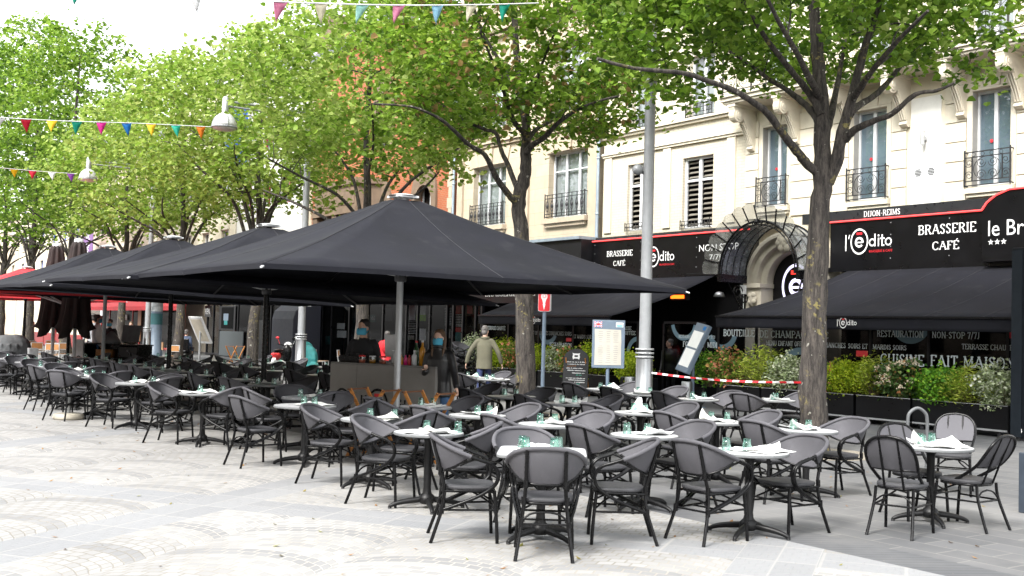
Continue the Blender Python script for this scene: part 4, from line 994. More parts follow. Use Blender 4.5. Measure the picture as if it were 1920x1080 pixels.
def logo(pl, mbw, mbr, x, y, h, sub=True, lead=True):
    """l'(e)dito with the ringed e and red macron; h = height of the ring, x = left end, y = foot of the letters"""
    d = .006; r = h / 2; lw = .0
    if lead:
        pl.rect(mbw, x, y + h * .16, x + h * .055, y + h * .78, d); pl.poly(mbw, [(x + h * .13, y + h * .62), (x + h * .17, y + h * .62), (x + h * .22, y + h * .78), (x + h * .17, y + h * .78)], d); x += h * .24
    cx, cy = x + r * .80, y + r
    pl.ring(mbw, cx, cy, r * .86, r, d=d, sx=.8)
    pl.rect(mbr, cx - r * .26, cy + r * .52, cx + r * .26, cy + r * .70, d)
    pl.ring(mbw, cx, cy - r * .06, r * .24, r * .40, 0, 320, 24, d)
    pl.rect(mbw, cx - r * .3, cy - r * .12, cx + r * .38, cy - r * .02, d + .001)
    x2 = cx + r * .86; t = h * .055; xh = h * .30; by = y + h * .30
    def bowl(c): pl.ring(mbw, c, by + xh / 2 - t * .2, xh * .5 - t, xh * .5, d=d, n=24)
    c = x2 + xh * .5; bowl(c); pl.rect(mbw, c + xh * .5 - t, by - t * .3, c + xh * .5, by + h * .46, d + .001)
    xi = c + xh * .5 + h * .10; pl.rect(mbw, xi, by - t * .3, xi + t, by + xh, d); pl.ring(mbw, xi + t / 2, by + xh + h * .09, 0, t * .7, d=d, n=10)
    xt = xi + h * .16; pl.rect(mbw, xt, by - t * .3, xt + t, by + h * .42, d); pl.rect(mbw, xt - t * 1.1, by + xh - t, xt + t * 2.4, by + xh, d + .001); pl.rect(mbw, xt, by - t * .3, xt + t * 2.3, by + t * .7, d + .001)
    co = xt + t * 2.6 + xh * .52; bowl(co)
    if sub: pl.sans(mbr, 'BRASSERIE & CAFE', x2 + h * .02, y + h * .06, co + xh * .5 - x2, h * .09, d=d)
    return co + xh * .5

# ------------------------------------------------------------------ big parasols
def parasol(c, hx, hy, corners, apex, label, polemat, name='parasol', cmat='canvas', ribs=True, vents=True):
    """corners: heights at (-x,-y), (+x,-y), (+x,+y), (-x,+y)"""
    t = thing(name, label, 'parasol', (c[0], c[1], 0), 0, 'large parasols over the tables')
    P4 = [V((-hx, -hy, corners[0])), V((hx, -hy, corners[1])), V((hx, hy, corners[2])), V((-hx, hy, corners[3]))]
    A = V((0, 0, apex)); edge = []
    for i in range(4):
        a, b = P4[i], P4[(i + 1) % 4]
        for k in range(12):
            q = k / 12; p = a.lerp(b, q); s = math.sin(PI * ((q * 2) % 1)); p.z += .015 * s; inn = V((-p.x, -p.y, 0)).normalized(); p += inn * .05 * s; edge.append(p)
    mb = MB(); rows = []; n = len(edge)
    for j in range(9):
        v = j / 8; row = []
        for k, e in enumerate(edge):
            base = A.lerp(e, .06 + .94 * v); panel = abs(math.sin(PI * (k % 12) / 6))
            base.z -= .07 * math.sin(PI * v) + .05 * panel * math.sin(PI * v) + .011 * math.sin(2.3 * k + 1.3 * j) * math.sin(PI * v) * math.sin(.9 * k + c[1])
            row.append(base)
        rows.append(row + [row[0]])
    mb.grid(rows)
    low = rows[-1]; mb.grid([low, [p - V((0, 0, .055)) for p in low]], False)
    can = mb.build('canopy', M[cmat], t, solid=.006)
    # seams along the ribs
    se = MB()
    for k in range(0, n, 6): se.tube([rows[j][k] + V((0, 0, .004)) for j in range(9)], .0055, 4, caps=False)
    se.build('seam', M['canvasseam'] if cmat == 'canvas' else M[cmat], can)
    cp = MB(); cp.box((0, 0, apex - .015), (.33, .33, .03)); cp.lathe([(.21, apex + .0), (.12, apex + .022), (.001, apex + .035)], 16); cp.build('cap', M['white'], t)
    po = MB(); po.tube([(0, 0, .06), (0, 0, apex - .02)], .048, 16); po.build('pole', polemat, t)
    bs = MB(); bs.box((0, 0, .03), (.8, .8, .06)); bs.lathe([(.075, .06), (.07, .30), (.05, .32)], 16); bs.build('base', M['iron'], t, bevel=.006)
    sl = MB(); sl.lathe([(.075, apex - 1.22), (.085, apex - 1.2), (.085, apex - 1.08), (.06, apex - 1.05)], 16, caps=True); sl.build('slider', M['iron'], t)
    if ribs:
        for k in range(0, n, 6):
            r_ = MB(); e = rows[-1][k]; r_.tube([rows[j][k] - V((0, 0, .045)) for j in range(9)], .017, 5); rb = r_.build('rib', M['iron'], t)
            s_ = MB(); m_ = rows[4][k] - V((0, 0, .075)); s_.bar(V((0, 0, apex - 1.14)), m_, .03, .03); s_.build('strut', M['alu'], rb)
            if k % 12 == 0:
                e_ = MB(); dd = (e - A).normalized(); e_.bar(e - V((0, 0, .03)) - dd * .01, e - V((0, 0, .03)) + dd * .045, .022, .016); e_.build('tip', M['white'], rb)
    return t
M['canvasseam'] = pm('canvas_seam', (.02, .02, .024), .8)
parasol((7.55, 13.4), 3.1, 2.55, (2.37, 2.37, 2.40, 2.37), 3.60, 'large black parasol on a silver pole beside the bar counter', M['alu'])
parasol((7.45, 17.95), 3.1, 2.6, (2.36, 2.2, 2.25, 2.42), 3.47, 'black parasol on a black pole, edge tucked under the silver-poled one', M['black'])
parasol((7.5, 23.3), 3.0, 2.6, (2.36, 2.2, 2.25, 2.42), 3.56, 'third black parasol from the bar, with a small white cap above the tables', M['black'])
parasol((7.6, 28.9), 3.0, 2.7, (2.4, 2.25, 2.3, 2.42), 3.64, 'black parasol on a grey pole, furthest along the plaza edge'.replace('furthest along', 'last along'), M['galv'])

# ------------------------------------------------------------------ bar counter under the parasol
bl, br_ = at_level(620, 678, 1.19), at_level(817, 688, 1.19)
bx = V((br_.x - bl.x, br_.y - bl.y, 0)); BL = bx.length; bx.normalize(); bn = V((-bx.y, bx.x, 0))      # bn points away from the viewer
if bn.dot(_f0) < 0: bn = -bn
bo = V((bl.x, bl.y, 0)); brz = math.atan2(bx.y, bx.x)
t = thing('bar_counter', 'taupe bar counter on castors with ringed logo on its front', 'counter', bo, brz)
sgn = 1 if bn.dot(V((-math.sin(brz), math.cos(brz), 0))) > 0 else -1
mb = MB(); mb.box2((0, 0, .10), (.52, sgn * .02, 1.165)); mb.box2((.526, 0, .10), (BL, sgn * .02, 1.165)); mb.box2((0, sgn * .021, .10), (.02, sgn * .48, 1.165)); mb.box2((BL - .02, sgn * .021, .10), (BL, sgn * .48, 1.165)); mb.build('panel', M['barpanel'], t, bevel=.004)
mb = MB(); mb.box2((-.0, -sgn * .0, 1.168), (BL, sgn * .5, 1.19)); mb.build('worktop', pm('bar_worktop', (.17, .165, .155), .4), t, bevel=.003)
mb = MB(); mb.box2((.03, sgn * .03, .14), (BL - .03, sgn * .46, .16)); mb.box2((.03, sgn * .3, .62), (BL - .03, sgn * .46, .64)); mb.build('shelf', M['interior'], t)
for xx in (.08, BL - .08):
    for yy in (.1, .40):
        c = MB(); c.tube([(xx - .02, sgn * yy, .05), (xx + .02, sgn * yy, .05)], .05, 12); c.box((xx, sgn * yy, .085), (.05, .05, .028)); c.build('castor', M['rubber'], t)
mk = MB(); mr = MB(); pl = Plane2((0, 0, 0), (1, 0, 0), (0, 0, 1), (0, -sgn, 0))
pl.ring(mk, .25, .58, .19, .225, d=.004, sx=.75); pl.ring(mk, .25, .55, .06, .11, 0, 320, d=.004); pl.rect(mk, .16, .535, .36, .565, .005); pl.rect(mr, .17, .70, .33, .745, .004)
mk.build('logo', M['black'], t); mr.build('logo_accent', M['redsign'], t); mk = MB(); mr = MB()
logo(pl, mk, mr, .62, .33, .50, sub=False)
mk.build('logo', M['black'], t); mr.build('logo_accent', M['redsign'], t)
def on_bar(u, v): p = bo + bx * u + bn * v; return V((p.x, p.y, 1.19))
rb = random.Random(3)
def bottle(loc, h, r, mat, cap, label, name='bottle'):
    t = thing(name, label, 'bottle', loc, 0, 'bottles standing on the bar counter')
    m1 = MB(); m1.lathe([(.001, 0), (r, 0), (r, h * .58), (r * .9, h * .66), (r * .38, h * .76), (r * .34, h * .93)], 14); m1.build('body', mat, t)
    m2 = MB(); m2.lathe([(r * .4, h * .92), (r * .4, h), (.001, h)], 12); m2.build('cap', cap, t); return t
bottle(on_bar(1.47, .20), .36, .042, M['greenbottle'], M['red'], 'dark green bottle with red top on the bar')
bottle(on_bar(1.62, .15), .37, .045, M['amber'], M['whitesign'], 'tall amber bottle, next to the dark green one on the bar')
bottle(on_bar(1.50, .12), .22, .04, M['pale'], M['white'], 'short pale bottle standing before the dark green one')
for i, u in enumerate((1.18, 1.26, 1.34, 1.41)):
    bottle(on_bar(u, .12), .16, .028, pm('juice_%s' % 'pabr'[i], ((.55, .06, .18), (.6, .28, .02), (.5, .02, .16), (.4, .04, .05))[i], .3), M['black'], '%s small syrup bottle in the row right of the pole'.replace('right of', 'past') % ORD[i])
t = thing('pump_dispenser', 'white pump bottle of hand gel on the bar', 'bottle', on_bar(1.08, .2))
m1 = MB(); m1.lathe([(.001, 0), (.032, 0), (.032, .13), (.014, .15), (.014, .17)], 14); m1.build('body', M['white'], t); m1 = MB(); m1.tube([(0, 0, .17), (0, 0, .205), (-.05, 0, .2)], .007, 6); m1.build('pump', M['white'], t)
for i, u in enumerate((.50, .70, .90)):
    t = thing('condiment_jar', '%s condiment jar with red contents, counted along the bar' % ORD[i], 'jar', on_bar(u, .14), 0, 'condiment jars on the bar')
    m1 = MB(); m1.lathe([(.001, 0), (.05, 0), (.055, .05), (.05, .095)], 14); m1.build('glass', M['pane'], t); m1 = MB(); m1.lathe([(.001, .004), (.046, .004), (.05, .05), (.001, .06)], 14); m1.build('contents', M['terracotta'] if i != 1 else M['amber'], t)
    m1 = MB(); m1.lathe([(.052, .094), (.052, .115), (.001, .118)], 14); m1.build('lid', M['red'] if i != 1 else M['white'], t)
t = thing('cutlery_crate', 'black crate of cutlery on the end of the bar', 'crate', on_bar(.06, .12), brz)
m1 = MB(); m1.box2((0, 0, 0), (.42, .01, .10)); m1.box2((0, sgn * .3, 0), (.42, sgn * .31, .10)); m1.box2((0, .011, 0), (.01, sgn * .29, .10)); m1.box2((.41, .011, 0), (.42, sgn * .29, .10)); m1.box2((.011, .011, 0), (.409, sgn * .29, .01)); m1.build('crate', M['black'], t)
m1 = MB()
for k in range(26): m1.box((.03 + .36 * rb.random(), sgn * (.03 + .24 * rb.random()), .075), (.012, .02, .12), Matrix.Rotation(rb.uniform(-.4, .4), 3, 'Y'))
m1.build('cutlery', M['iron'], t)
t = thing('till_screen', 'grey back of a till screen standing on the bar', 'screen', on_bar(.86, .42), brz)
m1 = MB(); m1.box((.0, 0, .27), (.30, .03, .34), Matrix.Rotation(.12, 3, 'X')); m1.build('screen', M['pale'], t, bevel=.006); m1 = MB(); m1.box((0, 0, .008), (.2, .16, .014)); m1.bar((0, 0, .015), (0, 0, .14), .05, .03); m1.build('stand', M['pale'], t)
# folding tray racks
def tray_rack(loc, rz, label):
    t = thing('folding_tray_rack', label, 'tray rack', loc, rz, 'folding wooden tray racks before the bar')
    for y in (-.2, .2):
        for s in (-1, 1):
            l = MB(); yy = y + s * .012; l.bar((s * .27, yy, 0), (-s * .27, yy, .90), .022, .042); l.build('leg', M['wood'], t)
    for s in (-1, 1):
        l = MB(); l.bar((s * .268, -.235, .892), (s * .268, .235, .892), .03, .02); l.build('top_bar', pm('rack_webbing', (.13, .05, .02), .6), t)
        l = MB(); l.bar((s * .2, -.18, .12), (s * .2, .18, .12), .022, .022); l.build('stretcher', M['wood'], t)
    return t
def tw(px, py, z): return at_level(px, py, z)
q = view_pt(703, 730, 14.55); tray_rack((q.x, q.y, 0), brz + .12, 'wooden folding tray rack in front of the parasol pole')
q = view_pt(806, 730, 14.2); tray_rack((q.x, q.y, 0), brz + .05, 'wooden folding tray rack at the woman\'s end of the bar')
q = tw(441, 655, .78); tray_rack((q.x, q.y, 0), .4, 'wooden folding tray rack beside a far tree trunk')

# ------------------------------------------------------------------ lamp posts, bell lamps, bunting
def lamp_post(y, label, camera_ball=False, notice=False):
    t = thing('lamp_post', label, 'lamp post', (13.38, y, 0), 0, 'steel lamp posts in the tree row')
    m1 = MB(); m1.lathe([(.20, 0), (.20, .02), (.16, .03), (.152, 1.27), (.150, 1.30)], 24); m1.build('base', M['steel'], t)
    m1 = MB()
    for z in (1.33, 1.40, 1.47): m1.lathe([(.115, z - .016), (.168, z - .016), (.168, z + .016), (.115, z + .016)], 24)
    m1.build('collar', M['alu'], t)
    m1 = MB(); m1.lathe([(.125, 1.30), (.108, 1.5), (.100, 4.0), (.095, 6.3), (.095, 6.31), (.106, 6.32), (.106, 6.40), (.09, 6.41), (.085, 8.2), (.001, 8.25)], 24); m1.build('shaft', M['galv'], t)
    m1 = MB()
    for dz in (-.06, .08): m1.tube([(0, 0, 7.93 + dz), (-2.55, 0, 7.93 + dz)], .028, 8)
    m1.build('arm', M['galv'], t)
    if notice:
        m1 = MB(); m1.box((-.13, .10, 2.55), (.01, .30, .42), Matrix.Rotation(.5, 3, 'Z')); m1.box((.05, -.18, 2.5), (.01, .26, .40), Matrix.Rotation(.9, 3, 'Z')); m1.build('notice', M['white'], t)
    return t
def bell_lamp(y, label, group='bell lamps on long arms'):
    t = thing('bell_lamp', label, 'street lamp', (10.82, y, 7.25), 0, group); t.scale = (.88, .88, .88)
    m1 = MB(); m1.lathe([(.001, 1.02), (.06, 1.0), (.095, .94), (.105, .62), (.10, .46)], 18); m1.build('stem', M['alu'], t)
    m1 = MB(); m1.lathe([(.10, .47), (.2, .42), (.31, .30), (.385, .12), (.40, .0), (.385, .0), (.37, .12), (.29, .28), (.09, .42)], 28); m1.build('shade', pm('lamp_enamel', (.5, .5, .5), .35, .2), t)
    m1 = MB(); m1.lathe([(.385, .01), (.36, -.05), (.22, -.10), (.001, -.115)], 28); m1.build('diffuser', pm('lamp_diffuser', (.68, .66, .62), .3), t)
    m1 = MB()
    for k in range(3):
        a = k * 2 * PI / 3 + .4; m1.tube(spline([(.11 * math.cos(a), .11 * math.sin(a), .47), (.33 * math.cos(a), .33 * math.sin(a), .32), (.412 * math.cos(a), .412 * math.sin(a), .1), (.415 * math.cos(a), .415 * math.sin(a), -.01)], 4), .014, 6)
    m1.lathe([(.40, -.02), (.418, -.02), (.418, .02), (.40, .02)], 28); m1.build('cage', M['galv'], t)
    return t
lamp_post(14.67, 'steel lamp post among the near tables, striped tape tied to it')
lamp_post(29.54, 'steel lamp post beside the red scooter, with paper notices', notice=True)
lamp_post(44.4, 'slim distant steel lamp post near the man with the backpack')
bell_lamp(29.54, 'bell lamp at the end of the long bunting string, before the pale lime tree')
bell_lamp(44.4, 'lower, smaller-looking bell lamp with short purple-ended bunting')
t = thing('security_camera', 'grey ball-shaped camera clamped to the lamp post', 'camera', (13.38, 14.67, 4.75))
cpt = -_r0 * .2
m1 = MB(); m1.ball(cpt + V((0, 0, 0)), .10, 14); m1.build('housing', M['galv'], t); m1 = MB(); m1.bar(-_r0 * .09 + V((0, 0, -.06)), cpt + V((0, 0, -.04)), .05, .05); m1.build('bracket', M['iron'], t)
FLAGC = dict(red=(.62, .02, .06), yellow=(.75, .55, .02), green=(.02, .42, .30), pink=(.62, .02, .28), blue=(.02, .22, .58), orange=(.75, .25, .02), white=(.75, .75, .75), purple=(.30, .08, .45), palegreen=(.45, .72, .66), palepink=(.72, .30, .45), paleblue=(.35, .60, .74), paleyellow=(.78, .74, .6))
for k, c in FLAGC.items():
    mt, nt, b = nodes('bunting_' + k); setc(b, c, .6); tr = nt.nodes.new('ShaderNodeBsdfTranslucent'); tr.inputs[0].default_value = (*c, 1)
    mx = nt.nodes.new('ShaderNodeMixShader'); mx.inputs[0].default_value = .45; nt.links.new(b.outputs[0], mx.inputs[1]); nt.links.new(tr.outputs[0], mx.inputs[2])
    nt.links.new(mx.outputs[0], [n for n in nt.nodes if n.type == 'OUTPUT_MATERIAL'][0].inputs[0]); M['f_' + k] = mt
def bunting(pix, Y, flags, label, w, h, seed):
    """the string hangs across the plaza in the upright plane at Y; pix: string points, flags: (pixel x, colour)"""
    r = random.Random(seed); pts = [at_y(a, b, Y) for a, b in pix]; o = pts[0].copy()
    t = thing('bunting', label, 'bunting', o); cur = spline(pts, 8)
    m1 = MB(); m1.tube([p - o for p in cur], .012, 5); m1.build('string', M['white'], t)
    for fx, c in flags:
        best = min(cur, key=lambda p: abs(proj_x(p) - fx)); i = cur.index(best); nb = cur[min(i + 1, len(cur) - 1)]; pv = cur[max(i - 1, 0)]
        d = (nb - pv).normalized(); ax = proj_x(best)
        sl = (proj_x(nb) - proj_x(pv)) / max((nb - pv).length, 1e-6); best = best + d * ((fx - ax) / sl if abs(sl) > 1e-6 else 0)
        sw = V((r.uniform(-.25, .25), r.uniform(-.5, .5), -1)).normalized(); m2 = MB(); rows = []
        for j in range(5):
            v = j / 4; rows.append([best - o + d * (w * (u - .5) * (1 - v) + w * .18 * r.uniform(-1, 1) * v * 0) + sw * h * v + V((0, .02 * math.sin(u * 5 + v * 3), 0)) for u in (0, .5, 1)])
        m2.grid(rows); m2.build('flag', M['f_' + c], t, solid=.002)
    return t
def proj_x(p):
    q = p - V((0, 0, HCAM)); return 960 + FPX * q.dot(CR) / q.dot(CF)
def proj(p):
    q = V(p) - V((0, 0, HCAM)); z = q.dot(CF); return 960 + FPX * q.dot(CR) / z, 540 - FPX * q.dot(CU) / z, z
bunting([(-70, 216), (100, 226), (250, 231), (395, 238)], 29.54, [(0, 'white'), (48, 'red'), (97, 'yellow'), (144, 'green'), (190, 'pink'), (237, 'blue'), (283, 'yellow'), (329, 'green'), (376, 'orange')], 'long string of coloured pennants tied to the higher bell lamp', .27, .36, 1)
bunting([(-60, 309), (60, 320), (145, 326)], 44.4, [(26, 'yellow'), (61, 'red'), (97, 'white'), (132, 'purple')], 'short string of pennants tied to the lower bell lamp', .30, .34, 2)
bunting([(60, -34), (300, -24), (480, 0), (620, 7), (760, 10), (900, 9), (1010, 6)], 14.67, [(147, 'green'), (365, 'white'), (526, 'palepink'), (602, 'paleyellow'), (680, 'palegreen'), (748, 'palepink'), (820, 'paleblue'), (885, 'paleyellow'), (946, 'green')], 'pale pennants on the uppermost string across the plaza', .215, .30, 3)
# ------------------------------------------------------------------ houses along the street (front wall at FX)
FX = 22.4
def fyz(px, py, X=FX): p = at_x(px, py, X); return p.y, p.z
def wall_holes(mb, X, y0, y1, z0, z1, holes, depth=.25):
    ys = sorted({y0, y1, *[h[0] for h in holes], *[h[1] for h in holes]}); zs = sorted({z0, z1, *[h[2] for h in holes], *[h[3] for h in holes]})
    ys = [q for q in ys if y0 <= q <= y1]; zs = [q for q in zs if z0 <= q <= z1]
    for a, b in zip(ys, ys[1:]):
        for c, d in zip(zs, zs[1:]):
            m_, n_ = (a + b) / 2, (c + d) / 2
            if any(h[0] < m_ < h[1] and h[2] < n_ < h[3] for h in holes): continue
            mb.add([(X, a, c), (X, a, d), (X, b, d), (X, b, c)], [(0, 1, 2, 3)])
    for a, b, c, d in holes:
        D = X + depth
        mb.add([(X, a, c), (D, a, c), (D, a, d), (X, a, d)], [(0, 1, 2, 3)]); mb.add([(X, b, c), (X, b, d), (D, b, d), (D, b, c)], [(0, 1, 2, 3)])
        mb.add([(X, a, c), (X, b, c), (D, b, c), (D, a, c)], [(0, 1, 2, 3)]); mb.add([(X, a, d), (D, a, d), (D, b, d), (X, b, d)], [(0, 1, 2, 3)])
def shell(mb, X, y0, y1, z1, deep=9):
    mb.add([(X, y0, 0), (X, y0, z1), (X + deep, y0, z1), (X + deep, y0, 0)], [(0, 1, 2, 3)]); mb.add([(X, y1, 0), (X + deep, y1, 0), (X + deep, y1, z1), (X, y1, z1)], [(0, 1, 2, 3)])
    mb.add([(X + deep, y0, 0), (X + deep, y0, z1), (X + deep, y1, z1), (X + deep, y1, 0)], [(0, 1, 2, 3)]); mb.add([(X, y0, z1), (X, y1, z1), (X + deep, y1, z1), (X + deep, y0, z1)], [(0, 1, 2, 3)])
def window(par, h, frame='white', leaves=2, transom=.72, back='curtain', depth=.2, shutters=False, pane='pane', X=FX):
    """frame > pane, behind it a curtain or a dark room"""
    y0, y1, z0, z1 = h; D = X + depth; f = .055
    m1 = MB()
    m1.box2((D - .03, y0, z0), (D + .03, y0 + f, z1)); m1.box2((D - .03, y1 - f, z0), (D + .03, y1, z1)); m1.box2((D - .03, y0 + f, z1 - f), (D + .03, y1 - f, z1)); m1.box2((D - .03, y0 + f, z0), (D + .03, y1 - f, z0 + f * 1.3))
    for k in range(1, leaves):
        yy = y0 + (y1 - y0) * k / leaves; m1.box2((D - .032, yy - .045, z0 + f * 1.3), (D + .028, yy + .045, z1 - f))
    if transom:
        zz = z0 + (z1 - z0) * transom
        for k in range(leaves):
            a = y0 + (y1 - y0) * k / leaves + .046; b = y0 + (y1 - y0) * (k + 1) / leaves - .046; m1.box2((D - .026, a + .01, zz - .02), (D + .026, b - .01, zz + .02))
    w_ = m1.build('window', M[frame], par)
    m1 = MB(); m1.add([(D + .008, y0 + f, z0 + f), (D + .008, y0 + f, z1 - f), (D + .008, y1 - f, z1 - f), (D + .008, y1 - f, z0 + f)], [(0, 1, 2, 3)]); m1.build('pane', M[pane], w_)
    m1 = MB(); m1.box2((D + .10, y0 - .1, z0 - .1), (D + .12, y1 + .1, z1 + .1)); m1.build('room_back' if back == 'interior' else 'curtain', M[back], w_)
    if shutters:
        m1 = MB()
        for k in range(6): m1.box2((X - .03 + k * .038, y1 - .012, z0 + .02), (X - .002 + k * .038, y1 - .002, z1 - .03))
        m1.build('shutter', M['shutter'], w_)
    return w_
def scroll(c, r, turns, dirn, start, ey, ez=(0, 0, 1), n=26):
    ey = V(ey); ez = V(ez); return [V(c) + (ey * math.cos(start + dirn * 2 * PI * turns * k / n) + ez * math.sin(start + dirn * 2 * PI * turns * k / n)) * r * (1 - .8 * k / n) for k in range(n + 1)]
def balconette(par, y0, y1, z0, z1, X, style='scroll', name='railing', out=.16, tb=.011):
    """a window railing: rails, end returns and scrollwork"""
    m1 = MB(); Xf = X - out; ty = tb
    for z in (z0 + .03, z0 + .13, z1 - .12, z1): m1.box2((Xf - ty, y0, z - ty), (Xf + ty, y1, z + ty))
    for y in (y0, y1):
        m1.box2((Xf - ty * 1.3, y - ty * 1.3, z0), (Xf + ty * 1.3, y + ty * 1.3, z1 + .05))
        for z in (z0 + .03, z1): m1.box2((Xf + ty, y - ty, z - ty), (X, y + ty, z + ty))
    H = z1 - z0 - .25; zc = z0 + .13 + H / 2; W = y1 - y0; cy = (y0 + y1) / 2
    if style == 'scroll':
        m1.tube([(Xf, cy + .30 * W * math.cos(a * PI / 12), zc + H * .5 * math.sin(a * PI / 12)) for a in range(24)], ty * .8, 5, closed=True)
        for sx in (-1, 1):
            for sz in (-1, 1):
                m1.tube(scroll((Xf, cy + sx * W * .13, zc + sz * H * .25), H * .21, 1.6, sx * sz, PI if sx > 0 else 0, (0, 1, 0)), ty * .7, 5)
                m1.tube(scroll((Xf, cy + sx * W * .40, zc + sz * H * .26), H * .19, 1.5, -sx * sz, 0 if sx > 0 else PI, (0, 1, 0)), ty * .7, 5)
            m1.box2((Xf - ty, cy + sx * W * .33 - ty, z0 + .13), (Xf + ty, cy + sx * W * .33 + ty, z1 - .12))
        for k in range(4): m1.tube([(Xf, cy + (k - 1.5) * W * .2 + .045 * math.cos(a * PI / 5), z1 - .06 + .045 * math.sin(a * PI / 5)) for a in range(10)], ty * .6, 4, closed=True)
    elif style == 'oval':
        n = max(3, int(W / .24))
        for k in range(n):
            y = y0 + W * (k + .5) / n; m1.tube([(Xf, y + .075 * math.cos(a * PI / 7), zc + H * .36 * math.sin(a * PI / 7)) for a in range(14)], ty * .9, 5, closed=True)
            m1.box2((Xf - ty * .8, y - ty * .8, z0 + .03), (Xf + ty * .8, y + ty * .8, z1)); m1.ball((Xf, y, zc), (.03, .045, .09), 8)
    else:
        n = max(4, int(W / .13))
        for k in range(n):
            y = y0 + W * (k + .5) / n; m1.tube([(Xf, y, z0 + .03), (Xf, y + .012, zc), (Xf, y, z1)], ty * .9, 5); m1.tube([(Xf, y + .03 * math.cos(a * PI / 4), zc + .06 * math.sin(a * PI / 4)) for a in range(8)], ty * .7, 4, closed=True)
    return m1.build(name, M['iron'], par)
# ---- the cream house with the brasserie
A = thing('cream_house', 'cream painted house with scrolled balcony brackets above the black brasserie front', 'building')
WA = [(12.93, 13.83, 5.24, 7.42), (16.08, 17.03, 5.19, 7.44), (19.15, 19.99, 5.27, 7.45)]
WU = [(12.9, 13.9, 8.45, 10.9), (16.05, 17.05, 8.45, 10.9), (19.1, 20.05, 8.45, 10.9)]
LV = [(24.5, 25.55, 4.96, 7.04), (21.87, 23.1, 4.87, 6.97)]
U2 = [(24.45, 25.4, 8.12, 9.9), (21.88, 22.9, 8.12, 9.95)]
YC = at_x(1469, 520, 21.8).y
ENT = (YC - .80, YC + .80, 0, 4.1)
m1 = MB(); wall_holes(m1, FX, 6, 20.62, 0, 14, WA + WU + [ENT]); shell(m1, FX, 6, 20.62, 14); m1.build('wall', M['cream'], A)
m1 = MB(); wall_holes(m1, FX + .02, 20.62, 26.72, 0, 13, LV + U2); shell(m1, FX + .02, 20.62, 26.72, 13); m1.build('wall', M['paintbrick'], A)
for h in WA: window(A, h, pane='pane', back='curtain', transom=0, shutters=True); 
for h in WU: window(A, h, transom=.75)
for h in U2: window(A, h, transom=.3)
for h in WA:
    balconette(A, h[0] - .08, h[1] + .10, h[2] - .0, h[2] + .78, FX, 'scroll'); m1 = MB(); m1.box2((FX - .14, h[0] - .12, h[2] - .14), (FX + .02, h[1] + .12, h[2] - .003)); m1.box2((FX - .09, h[0] - .1, h[2] - .22), (FX + .02, h[1] + .1, h[2] - .142)); m1.build('sill', M['creamtrim'], A)
    m1 = MB(); y = (h[0] + h[1]) / 2     # red dot on the glass
    m1.tube([(FX + .195, y + .12, h[2] + 1.05), (FX + .203, y + .12, h[2] + 1.05)], .04, 12); m1.build('red_dot', M['redsign'], A)
    m1 = MB(); m1.box2((FX + .225, h[0] + .05, h[2] + .05), (FX + .235, h[1] - .05, h[3] - .05)); m1.build('blind', M['bluepane'], A)
    # keystone blocks over the opening
    m1 = MB(); W = h[1] - h[0]
    for k in range(3):
        a = h[0] - .12 + (W + .24) * k / 3; b = a + (W + .24) / 3 - .02; e = .10 * (k - 1)
        m1.prism([(FX - .035, a, h[3] + .06), (FX - .035, b, h[3] + .06), (FX - .035, b + e + .06 * (k > 0), h[3] + .48), (FX - .035, a + e - .06 * (k < 2), h[3] + .48)], (.034, 0, 0))
    m1.build('keystone', M['creamtrim'], A)
    m1 = MB()
    for a, b in ((h[0] - .13, h[0] - .004), (h[1] + .004, h[1] + .13)): m1.box2((FX - .03, a, h[2]), (FX - .001, b, h[3] + .055))
    m1.box2((FX - .03, h[0] - .003, h[3] + .003), (FX - .001, h[1] + .003, h[3] + .055)); m1.build('window_surround', M['creamtrim'], A)
def lam(h):      # ventilation louvres in place of glass
    y0, y1, z0, z1 = h; D = FX + .16; m1 = MB(); f = .07
    m1.box2((D - .03, y0, z0), (D + .03, y0 + f, z1)); m1.box2((D - .03, y1 - f, z0), (D + .03, y1, z1)); yc = (y0 + y1) / 2; m1.box2((D - .032, yc - .055, z0), (D + .028, yc + .055, z1)); zz = z0 + .68 * (z1 - z0)
    for a, b in ((y0 + f, yc - .055), (yc + .055, y1 - f)):
        m1.box2((D - .028, a, z1 - f), (D + .028, b, z1)); m1.box2((D - .028, a, zz - .035), (D + .028, b, zz + .035)); m1.box2((D - .028, a, z0), (D + .028, b, z0 + f))
    w_ = m1.build('window', M['white'], A); sl = MB()
    for a, b in ((y0 + f + .01, yc - .065), (yc + .065, y1 - f - .01)):
        for c, d in ((z0 + f, zz - .04), (zz + .04, z1 - f)):
            n = max(2, round((d - c) / .155))
            for k in range(n): zc = c + (d - c) * (k + .5) / n; sl.box((D + .06, (a + b) / 2, zc), (.012, b - a, .095), Matrix.Rotation(.85, 3, 'Y'))
    sl.build('louvre', M['louvre'], w_); m1 = MB(); m1.box2((D + .14, y0, z0), (D + .15, y1, z1)); m1.build('dark_shaft', M['interior'], w_)
    balconette(A, y0 + .02, y1 - .02, z0 - .02, z0 + .22, FX, 'bars', out=.07, tb=.008)
for h in LV: lam(h)
for h in U2: balconette(A, h[0] - .02, h[1] + .02, h[2] + .0, h[2] + .38, FX, 'bars', out=.10, tb=.010)
m1 = MB()
for z, o in ((7.40, .06), (7.47, .10), (7.99, .08), (8.07, .15)): m1.box2((FX - o, 20.66, z - .03), (FX + .018, 26.70, z + .038))
m1.build('string_course', M['creamtrim'], A)
for y in (21.15, 23.75, 26.45): m1 = MB(); m1.box2((FX - .03, y - .16, 4.95), (FX + .018, y + .16, 7.36)); m1.build('pilaster', M['creamtrim'], A)
